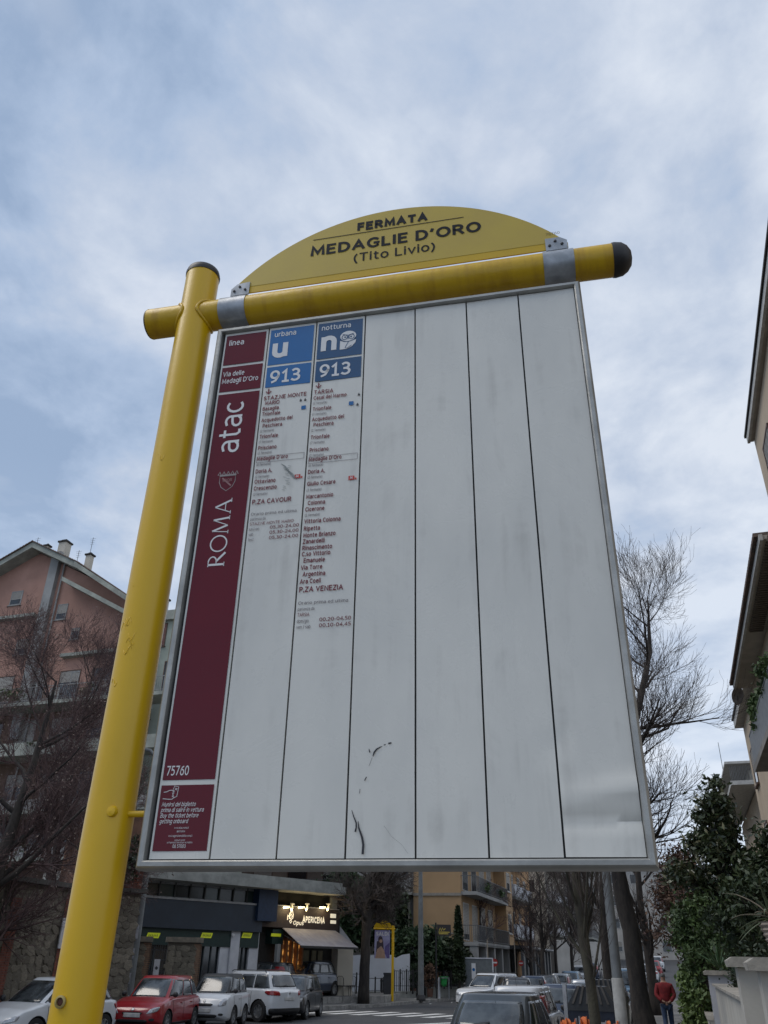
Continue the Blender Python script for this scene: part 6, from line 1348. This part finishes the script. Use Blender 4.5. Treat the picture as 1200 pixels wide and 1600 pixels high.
    m = MB(); a = at(1122, 1160, 90); m.tube([(0, 0, -8), (0, 0, 0)], [.05, .03], 5); o = m.build('radio_mast', rail_m, None); o.location = a; tag(o, 'thin distant mast against the sky right of the bare crown', 'mast')
right_side()

# ------------------------------------------------------------------ STREET FURNITURE
pole_g = mat('grey_pole_paint', (.20, .215, .22), .6, .2, scale=3, c2=(.14, .15, .155), detail=8, bump=.1); conc_w = mat('whitewashed_concrete', (.42, .42, .40), .85, scale=4, c2=(.30, .30, .285), detail=8, bump=.2)
def lamp_post(px, Y, r0, label, h=9, sticky=False, base=None, lean=0, z=0, sleeve=False):
    x = gx(px, Y); r_ = empty('lamp_post', (x, Y, z), 0, label, 'lamp post'); m = MB(); m.tube([(0, 0, .1), (0, 0, 2.9), (0, 0, h)], [r0, r0*.86, r0*.45], 20); m.tube([(0, 0, h-.05), (-.5, -.2, h+.45), (-1.4, -.4, h+.55)], [r0*.42, r0*.35, r0*.3], 10); m.build('pole', pole_g, r_, smooth=R(50))
    m = MB(); m.prism_y([(-2.1, h+.50), (-1.3, h+.52), (-1.35, h+.66), (-1.95, h+.64)], -.55, -.25); m.build('lamp_head', mat('lamp_head_grey', (.3, .3, .3), .6), r_)
    m = MB(); m.lathe([(.001, .0), (r0*1.5, .0), (r0*1.5, .10), (r0*1.12, .30), (r0*1.0, .32)], 16, (0, 0, .1)); m.build('base', black_m if not sleeve else conc_w, r_)
    if sleeve: m = MB(); m.lathe([(r0*1.08, .3), (r0*1.06, 1.78), (r0*.98, 1.80)], 20, (0, 0, 0), caps=False); m.build('whitewashed_foot', conc_w, r_, smooth=R(50))
    if sticky:
        q = random.Random(3); m = MB(); n_ = 0
        for z0, z1, a0, a1 in ((1.95, 2.3, -1.9, -1.2), (1.6, 1.75, -2.3, -1.3), (1.15, 1.5, -2.2, -1.2), (.9, 1.05, -2, -1.4), (2.6, 3.05, -1.6, -1.0), (.55, .8, -1.8, -1)):
            V = [((r0*1.04)*math.cos(a0+(a1-a0)*i/4), (r0*1.04)*math.sin(a0+(a1-a0)*i/4), z) for z in (z0, z1) for i in range(5)]
            m = MB(); m.add(V, [(i, i+1, i+6, i+5) for i in range(4)]); m.build('sticker', mat('paper_sticker', (.45, .46, .5), .7, scale=9, c2=(.28, .29, .32)), r_, fix=False)
    return r_
lamp_post(207, 34.2, .20, 'grey lamp post covered in torn stickers, seen below the left corner of the board', sticky=True)
lamp_post(657, 54, .18, 'slender grey lamp post in front of the ochre wall', h=11)
lamp_post(962, 19.6, .115, 'grey lamp post with whitewashed foot between the two street trees', h=9, sleeve=True)
# slim yellow bus stop with advert, far side of the street
def far_stop():
    Y = 52; px = 613; x = gx(px, Y); r_ = empty('small_bus_stop_sign', (x, Y, .13), R(-4), 'slim yellow bus stop with lilac SALDI poster across the street', 'bus stop sign'); k = Y/1658; zt_ = H_EYE+(1503-1447)*k-.13; 
    m = MB(); m.tube([(0, 0, 0), (0, 0, zt_+.1)], .075, 12); m.build('pole', yellow, r_, smooth=R(40)); w = 31*Y/1448
    m = MB(); m.tube([(-w, 0, zt_-.08), (.12, 0, zt_-.08)], .055, 10); m.build('crossbar', yellow, r_, smooth=R(40)); m = MB(); n = 16; m.prism_y([(-w*.98+w*.9*(1-math.cos(PI*i/n))/2, zt_+.34*math.sin(PI*i/n)) for i in range(n+1)], -.02, .02); m.build('header_plate', band_yel, r_)
    x0, x1 = -w*.94, -.17; z1, z0 = zt_-.16, H_EYE+(1503-1497)*k-.13; m = MB(); m.box(x0, x1, -.03, .03, z0, z1); b = m.build('poster_board', mat('poster_lilac', (.33, .34, .52), .4, scale=1.5, c2=(.22, .20, .38)), r_)
    m = MB(); text(m, 'SALDI', (x0+x1)/2, z1-.27, .19, -.035, width=(x1-x0)*.82, bold=.03, anchor='c'); m.build('poster_lettering', w_ink, b)
    m = MB(); cx = x0+(x1-x0)*.38; disc(m, cx, z0+.95, .17, -.034, 14, .13); m.add([(cx+a, -.0345, z0+c) for a, c in ((-.2, .85), (.16, .9), (.2, .45), (.05, .2), (-.24, .3))], [(0, 1, 2, 3, 4)]); m.build('poster_hair', mat('poster_dark', (.05, .035, .05), .5), b)
    m = MB(); disc(m, cx+.03, z0+.86, .09, -.036, 12); m.add([(cx+a, -.036, z0+c) for a, c in ((-.28, .0), (.3, .0), (.24, .38), (.05, .62), (-.18, .45))], [(0, 1, 2, 3, 4)]); m.build('poster_figure', mat('poster_skin', (.42, .27, .20), .5), b)
    m = MB(); m.add([(x1-.02-a, -.0345, z0+c) for a, c in ((0, .02), (.0, .8), (.25, .6), (.3, .3), (.12, .02))], [(0, 1, 2, 3, 4)]); m.build('poster_shape', mat('poster_violet', (.11, .085, .26), .5), b)
far_stop()
def small_sign(px, Y, pyt, label, w, h, mt, side=1, letters=True, pole=.05, z=0):
    x = gx(px, Y); r_ = empty('street_sign', (x, Y, z), 0, label, 'sign'); k = Y/1658; zt_ = H_EYE+(1506-pyt)*k-z; m = MB(); m.tube([(0, 0, .0), (0, 0, zt_)], pole, 10); m.build('pole', black_m if letters else mat('rusty_pole', (.22, .15, .11), .7), r_, smooth=R(40))
    if letters:
        m = MB(); m.box(.08*side, (w+.08)*side, -.04, .04, zt_-h-.1, zt_-.1); b = m.build('sign_panel', mt, r_); m = MB(); x0 = .08+w*.1
        stroke(m, [(x0+w*.05, zt_-h*.55-.1), (x0+w*.12, zt_-h*.3-.1), (x0+w*.2, zt_-h*.55-.1), (x0+w*.3, zt_-h*.28-.1), (x0+w*.36, zt_-h*.5-.1), (x0+w*.5, zt_-h*.35-.1)], .05, -.045); rect(m, x0, x0+w*.8, zt_-h*.72-.1, zt_-h*.64-.1, -.045); rect(m, x0+w*.02, x0+w*.7, zt_-h*.86-.1, zt_-h*.78-.1, -.045)
        m.build('sign_lettering', mat('yellow_lettering', (.65, .5, .08), .5), b)
    return r_
small_sign(681, 57, 1441, 'black signpost with yellow lettered panel in front of the ochre wall', .86, .62, mat('dark_sign_panel', (.035, .028, .025), .5))
def no_entry(px, Y, pyc, label, d=.6, bar=True):
    x = gx(px, Y); z = zroad(x, Y); r_ = empty('no_entry_sign', (x, Y, z), 0, label, 'road sign', 'no entry signs'); zc = H_EYE+(1507-pyc)/1658*Y-z; m = MB(); m.tube([(-.28, .03, 0), (-.28, .03, zc+1.3)], .035, 8); m.build('pole', mat('worn_beige_pole', (.33, .28, .22), .6), r_)
    m = MB(); m.lathe([(.001, -.01), (d/2, -.01), (d/2, .01), (.001, .01)], 24, (.12, -.01, zc), 'y', caps=False); p_ = m.build('disc', mat('sign_red', (.42, .03, .025), .4), r_); m = MB(); rect(m, .12-d*.38, .12+d*.38, zc-d*.09, zc+d*.09, -.024); m.build('white_bar', w_ink, p_)
    return r_
no_entry(769, 60, 1504, 'red no entry sign on a pale pole in front of the garage pillars', .46); no_entry(811, 66, 1504, 'second, fainter no entry sign left of the bushy tree at the veranda', .36)
# notice board, green bag holder, bins, bollards, railings, chairs
x = gx(727, 58); r_ = empty('notice_panel', (x, 58.5, .1), R(-15), 'grey hoarding with a white notice beside the ochre corner', 'hoarding'); m = MB(); m.box(0, 1.75, 0, .06, 0, 2.2); m.build('panel', mat('hoarding_grey', (.15, .165, .17), .6), r_); m = MB(); m.box(-.04, 1.79, -.03, .0, 2.2, 2.27); m.box(1.73, 1.80, -.03, 0, 0, 2.2); m.build('frame', whitep, r_)
m = MB(); m.box(.42, .68, -.02, -.004, 1.1, 1.95); nb = m.build('notice', w_ink, r_); m = MB(); disc(m, .55, 1.6, .10, -.024, 6); m.build('notice_mark', blue1, nb)
x = gx(693, 57); r_ = empty('litter_bag_ring', (x, 57.2, .13), 0, 'bright green litter bag hanging from a metal ring stand', 'litter bin'); m = MB(); m.tube([(.3, 0, 0), (.3, 0, 1.15)], .03, 8); m.tube([(.25*math.cos(i*.5236), .25*math.sin(i*.5236), 1.1) for i in range(13)], .02, 6); m.build('stand', steel, r_)
m = MB(); pr = [(.02, .62), (.12, .66), (.18, .8), (.17, .95), (.22, 1.08), (.30, 1.18)]; m.lathe(pr, 14, caps=False); m.v = [(a*(1+.12*math.sin(7*math.atan2(b, a)+c*5)), b*(1+.1*math.sin(5*math.atan2(b, a)+c*7)), c) for a, b, c in m.v]; m.build('bag', mat('green_plastic', (.03, .34, .08), .4, scale=6), r_, smooth=True)
def bollard(px, Y, h=.9, mt=None, lb=''):
    m = MB(); m.lathe([(.001, 0), (.09, 0), (.08, .1), (.07, h*.8), (.09, h*.86), (.05, h), (.001, h+.02)], 12); o = m.build('bollard', mt or black_m, smooth=R(40)); o.location = (gx(px, Y), Y, .13); return tag(o, lb, 'bollard')
bollard(685, 57.5, 1.1, whitep, 'white post just left of the green litter bag'); bollard(596, 55.5, 1.05, black_m, 'black post left of the slim yellow bus stop pole')
m = MB(); m.box(-.28, .28, -.28, .28, 0, 1.25); m.box(-.31, .31, -.31, .31, 1.251, 1.35); o = m.build('litter_bin', mat('dark_bin', (.03, .033, .04), .5)); o.location = (gx(607, 53.6), 53.6, .13); tag(o, 'dark square litter bin behind the slim yellow bus stop pole', 'litter bin')
def railing(xa, ya, xb, yb, z, label, h=1.0, n=5, posts=True, dense=False):
    d = Vector((xb-xa, yb-ya)); L_ = d.length; r_ = empty('street_railing', (xa, ya, z), math.atan2(d.y, d.x), label, 'railing', 'black railings at the terrace'); m = MB()
    for zz in (.35, .98): m.box(0, L_, -.02, .02, h*zz-.03, h*zz)
    m.build('rails', black_m, r_)
    for i in range(n+1): m = MB(); x = L_*i/n; m.box(x-.03, x+.03, -.03, .03, 0, h*1.05); m.build('post', black_m, r_)
    if dense:
        m = MB(); k = int(L_/.15)
        for i in range(k): x = L_*(i+.5)/k; m.box(x-.01, x+.01, -.01, .01, .1, h*.96)
        m.build('bars', black_m, r_)
railing(gx(530, 51), 51.5, gx(570, 54), 54.2, .42, 'black two-rail fence right of the dark tree trunk, on the kerb wall', n=3)
railing(gx(573, 54), 54.6, gx(612, 56), 56, .2, 'black railing between the dark tree trunk and the slim yellow bus stop', n=3)
railing(gx(615, 56), 56.4, gx(655, 57), 57.6, .35, 'dense black barred railing below the hedge, right of the slim yellow bus stop', n=4, dense=True, h=1.25)
railing(gx(672, 58), 58.6, gx(715, 59.5), 59.8, .6, 'black railing on the low wall beneath the ochre building', n=4, dense=True)
def lowwall(xa, ya, xb, yb, h, label, t=.3, mt=conc):
    d = Vector((xb-xa, yb-ya)); m = MB(); m.box(0, d.length, 0, t, 0, h); m.box(-.03, d.length+.03, -.03, t+.03, h, h+.06); o = m.build('low_wall', mt); o.location = (xa, ya, .05); o.rotation_euler = (0, 0, math.atan2(d.y, d.x)); return tag(o, label, 'wall')
lowwall(gx(583, 54.5), 55, gx(650, 57), 57.6, .38, 'low concrete plinth under the barred railing by the slim yellow bus stop'); lowwall(gx(670, 58), 58.7, gx(720, 60), 60.3, .6, 'low concrete wall under the railing at the ochre building')
def chair(px, Y, z, rz, label, mt=black_m):
    r_ = empty('cafe_chair', (gx(px, Y), Y, z), rz, label, 'chair', 'cafe chairs on the terrace')
    m = MB(); m.box(-.22, .22, -.22, .22, .43, .47); m.build('seat', mt, r_)
    for sx in (-1, 1):
        for sy in (-1, 1): m = MB(); m.tube([(sx*.22, sy*.22, 0), (sx*.19, sy*.19, .45)], .014, 5); m.build('leg', mt, r_)
    m = MB()
    for i in range(5): m.tube([(-.18+i*.09, .21, .47), (-.18+i*.09, .25, .85)], .009, 4)
    m.tube([(-.22, .21, .45), (-.22, .26, .8), (-.12, .27, .9), (.12, .27, .9), (.22, .26, .8), (.22, .21, .45)], .014, 5); m.build('backrest', mt, r_)
    return r_
c1 = chair(537, 49.5, .42, 2.5, 'black metal cafe chair nearest the kerb, left of the dark tree trunk'); tag(dup(c1, (gx(547, 50.2), 50.2, .42), -.6, 'black metal cafe chair beside the dark tree trunk')); dup(c1, (gx(515, 49.8), 49.8, .42), 1.2, 'black metal cafe chair under the awning, behind the dark blue SUV')
def cafe_table(px, Y, z, label):
    r_ = empty('cafe_table', (gx(px, Y), Y, z), 0, label, 'table'); m = MB(); m.lathe([(.001, .72), (.35, .72), (.35, .75), (.001, .75)], 18, caps=False); m.build('top', mat('table_top', (.25, .24, .23), .5), r_); m = MB(); m.tube([(0, 0, 0), (0, 0, .72)], .03, 8); m.lathe([(.001, 0), (.22, 0), (.2, .03), (.03, .05)], 14, caps=False); m.build('pedestal', black_m, r_)
cafe_table(529, 50.2, .42, 'round cafe table between the black chairs under the awning')
# planters of shrubs on the barred terrace right of the yellow stop
for i, (px, lb) in enumerate(((632, 'dark potted shrub on the terrace directly right of the slim yellow bus stop'), (645, 'dark potted shrub on the terrace left of the slender lamp post'), (671, 'dark reddish potted shrub right of the slender lamp post'))):
    Y = 57.8; r_ = empty('potted_shrub', (gx(px, Y), Y, .2), 0, lb, 'potted plant'); m = MB(); m.lathe([(.001, 0), (.16, 0), (.22, .45), (.19, .45), (.001, .42)], 14, caps=False); m.build('pot', mat('brown_pot', (.18, .10, .07), .8), r_); m = MB(); leaves(m, 500, blob((0, 0, 1.1), (.4, .35, .6), 14, .12), .10); m.build('foliage', [leafd, ivy_m, leafr][i], r_, fix=False)
# big rubbish containers at the kerb on the right
def container(off, Y, label, mt, silver=True, w=1.35, h=1.62, d=1.1):
    p_ = stp(off, Y); r_ = empty('waste_container', (p_.x, p_.y, .0), -ST_A, label, 'waste container', 'waste containers at the kerb'); m = MB(); m.prism_y([(-w*.43, .12), (w*.43, .12), (w*.5, h*.72), (-w*.5, h*.72)], -d/2, d/2); m.build('body', mt, r_)
    m = MB(); m.prism_y([(-w*.52, h*.72), (w*.52, h*.72), (w*.50, h*.80), (w*.28, h), (-w*.28, h), (-w*.50, h*.80)], -d/2-.02, d/2+.02); l = m.build('lid', mat('container_lid', (.04, .042, .046), .5), r_)
    for i in range(6): x0 = -w*.42+i*w*.15; m = MB(); m.prism_y([(x0, h*.8), (x0+.045, h*.8), (x0*.62+.045, h*1.01), (x0*.62, h*1.01)], -d/2-.045, -d/2-.021); m.build('rib', mat('lid_rib', (.11, .10, .09), .6), l)
    if silver: m = MB(); m.box(-w*.5-.10, -w*.5-.02, -.55, -.42, .5, h*1.02); m.build('lift_arm', mat('dull_silver', (.42, .43, .45), .5, .2), r_)
    for sx in (-1, 1): m = MB(); m.lathe([(.001, -.03), (.09, -.03), (.09, .03), (.001, .03)], 12, (sx*w*.36, -d*.4, .09), 'y', caps=False); m.build('wheel', rubber, r_)
    m = MB(); rect(m, .12, .34, h*.52, h*.60, -d/2-.003); m.build('label_plate', mat('plate_grey', (.4, .4, .42), .5), r_)
container(-2.12, 20.8, 'dark navy waste container with ribbed lid left of the slim tree', mat('container_navy', (.018, .024, .042), .45), w=1.0); container(-2.1, 23.4, 'dark waste container between the slim tree and the lamp post', mat('container_dark', (.016, .018, .024), .45), silver=False, h=1.72, w=1.05)
# orange safety netting in front of the containers
def netting(pxa, pxb, Y, pyt, label, seed):
    x0, x1 = gx(pxa, Y), gx(pxb, Y); r_ = empty('safety_netting', (x0, Y, 0), 0, label, 'safety netting', 'orange netting round the containers'); zt_ = H_EYE-(pyt-1511)/1658*Y; m = MB(); q = random.Random(seed); n = 22; V = []
    for i in range(n+1):
        u = i/n; top = zt_*(1-.03*math.sin(u*9+seed)-q.uniform(0, .025))
        for k in range(5): V.append(((x1-x0)*u+q.uniform(-.01, .01), .07*math.sin(u*23+seed+k*.6)*(.4+k*.15), .05+(top-.05)*k/4))
    m.add(V, [(5*i+k, 5*i+5+k, 5*i+6+k, 5*i+1+k) for i in range(n) for k in range(4)]); o = m.build('net', mat('orange_plastic_net', (.72, .17, .025), .55, scale=30, c2=(.5, .10, .02)), r_, smooth=True, fix=False); s_ = o.modifiers.new('s', 'SOLIDIFY'); s_.thickness = .008
    for xx in (0, x1-x0): m = MB(); m.tube([(xx, 0, 0), (xx, 0, zt_+.02)], .018, 6); m.build('stake', steel, r_)
netting(868, 893, 17.6, 1592, 'orange netting at the bottom edge, left piece beside the white car', 1); netting(898, 927, 16.6, 1589, 'orange netting at the bottom edge in front of the navy container', 2); netting(938, 958, 17.4, 1595, 'orange netting at the bottom edge between slim tree and lamp post', 3)
# overhead wires are absent; a person walks away on the pavement
def person():
    Y = 28.5; p_ = at(1040, 1560, Y); r_ = empty('person', (p_.x, Y, .13), R(-12), 'person walking away in a red jacket and blue jeans, hands behind the back', 'person')
    skin = mat('skin', (.42, .24, .17), .6)
    def skin_mesh(nm, V, E, rad, mt, sub=2, par=r_):
        me = bpy.data.meshes.new(nm); me.from_pydata(V, E, []); o = link(nm, me, par); s = o.modifiers.new('skin', 'SKIN'); s.use_smooth_shade = True
        for i, rr in enumerate(rad): sv = me.skin_vertices[0].data[i]; sv.radius = rr if isinstance(rr, tuple) else (rr, rr); sv.use_root = (i == 0)
        sb = o.modifiers.new('sub', 'SUBSURF'); sb.levels = sub; sb.render_levels = sub; nm_ = eval_mod(o); o.modifiers.clear(); old = o.data; o.data = nm_; bpy.data.meshes.remove(old); nm_.materials.clear(); nm_.materials.append(mt); nm_.polygons.foreach_set('use_smooth', [True]*len(nm_.polygons)); return o
    # z of joints; hands clasped at the small of the back (viewer side is -y)
    V = [(0, .0, .95), (0, .01, 1.12), (0, .02, 1.32), (0, .03, 1.45), (0, .045, 1.53), (0, .06, 1.62), (0, .065, 1.70),
         (.17, .02, 1.42), (.235, -.03, 1.16), (.10, -.15, .98), (.03, -.165, .95), (-.17, .02, 1.42), (-.235, -.03, 1.16), (-.10, -.15, .99), (-.03, -.165, .965),
         (.09, 0, .90), (.10, .08, .50), (.10, -.02, .10), (.10, .12, .03), (-.09, 0, .90), (-.09, -.05, .50), (-.10, -.22, .14), (-.10, -.10, .04)]
    E = [(0, 1), (1, 2), (2, 3), (3, 4), (4, 5), (5, 6), (3, 7), (7, 8), (8, 9), (9, 10), (3, 11), (11, 12), (12, 13), (13, 14), (0, 15), (15, 16), (16, 17), (17, 18), (0, 19), (19, 20), (20, 21), (21, 22)]
    rad = [(.14, .10), (.13, .095), (.15, .10), (.09, .07), .055, (.075, .09), (.06, .075), .055, .042, .03, .035, .055, .042, .03, .035, .085, .058, .042, .035, .085, .058, .042, .035]
    body = skin_mesh('body', V, E, rad, skin)
    k = len(V); fV = []; fE = []; fr = []
    for s in (1, -1):       # five bent fingers per hand, closed round the other hand
        bx = .03*s
        for j in range(5):
            zz = .985-.017*j; b = len(fV); L1 = .035-.003*abs(j-2); fV += [(bx, -.175, zz-.015), (bx-s*L1, -.195, zz-.01), (bx-s*(L1+.025), -.19, zz-.018), (bx-s*(L1+.03), -.172, zz-.022)]; fE += [(b, b+1), (b+1, b+2), (b+2, b+3)]; fr += [.010, .009, .0085, .007]
    for q in range(0, len(fV), 4): skin_mesh('finger', fV[q:q+4], [(0, 1), (1, 2), (2, 3)], fr[q:q+4], skin, 1)
    red = mat('red_jacket_cloth', (.26, .018, .022), .8, scale=12, c2=(.17, .012, .016), bump=.4, bscale=14)
    jV = [(0, 0, .90), (0, .0, 1.08), (0, .01, 1.28), (0, .02, 1.42), (0, .04, 1.49), (.19, .02, 1.40), (.27, -.03, 1.15), (.12, -.15, .99), (-.19, .02, 1.40), (-.27, -.03, 1.15), (-.12, -.15, 1.0)]
    skin_mesh('jacket', jV, [(0, 1), (1, 2), (2, 3), (3, 4), (3, 5), (5, 6), (6, 7), (3, 8), (8, 9), (9, 10)], [(.21, .15), (.20, .15), (.21, .15), (.14, .10), .08, .085, .07, .052, .085, .07, .052], red)
    scarf = mat('dark_scarf', (.05, .045, .05), .9, scale=15); skin_mesh('hood', [(0, .03, 1.43), (0, .04, 1.52), (.10, .02, 1.45), (-.10, .02, 1.45)], [(0, 1), (0, 2), (0, 3)], [(.12, .10), (.085, .075), .06, .06], scarf)
    jean = mat('blue_jeans', (.045, .075, .14), .9, scale=14, c2=(.03, .05, .10)); dark = mat('dark_trouser_shade', (.04, .065, .12), .9, scale=14)
    skin_mesh('trousers', [(0, 0, .93), (.09, 0, .86), (.10, .08, .50), (.10, -.01, .10), (-.09, 0, .86), (-.09, -.05, .50), (-.10, -.21, .16)], [(0, 1), (1, 2), (2, 3), (0, 4), (4, 5), (5, 6)], [(.15, .11), .10, .075, .06, .10, .075, .06], jean)
    skin_mesh('shoe', [(.10, -.03, .05), (.10, .15, .04)], [(0, 1)], [.05, .045], k_ink, 1); skin_mesh('shoe', [(-.10, -.22, .09), (-.10, -.06, .04)], [(0, 1)], [.05, .045], k_ink, 1)
    cap = skin_mesh('hair', [(0, .05, 1.60), (0, .055, 1.69), (0, .06, 1.735)], [(0, 1), (1, 2)], [(.082, .095), (.085, .098), (.05, .06)], mat('grey_hair', (.24, .235, .23), .9, scale=30, c2=(.12, .115, .11)))
person()
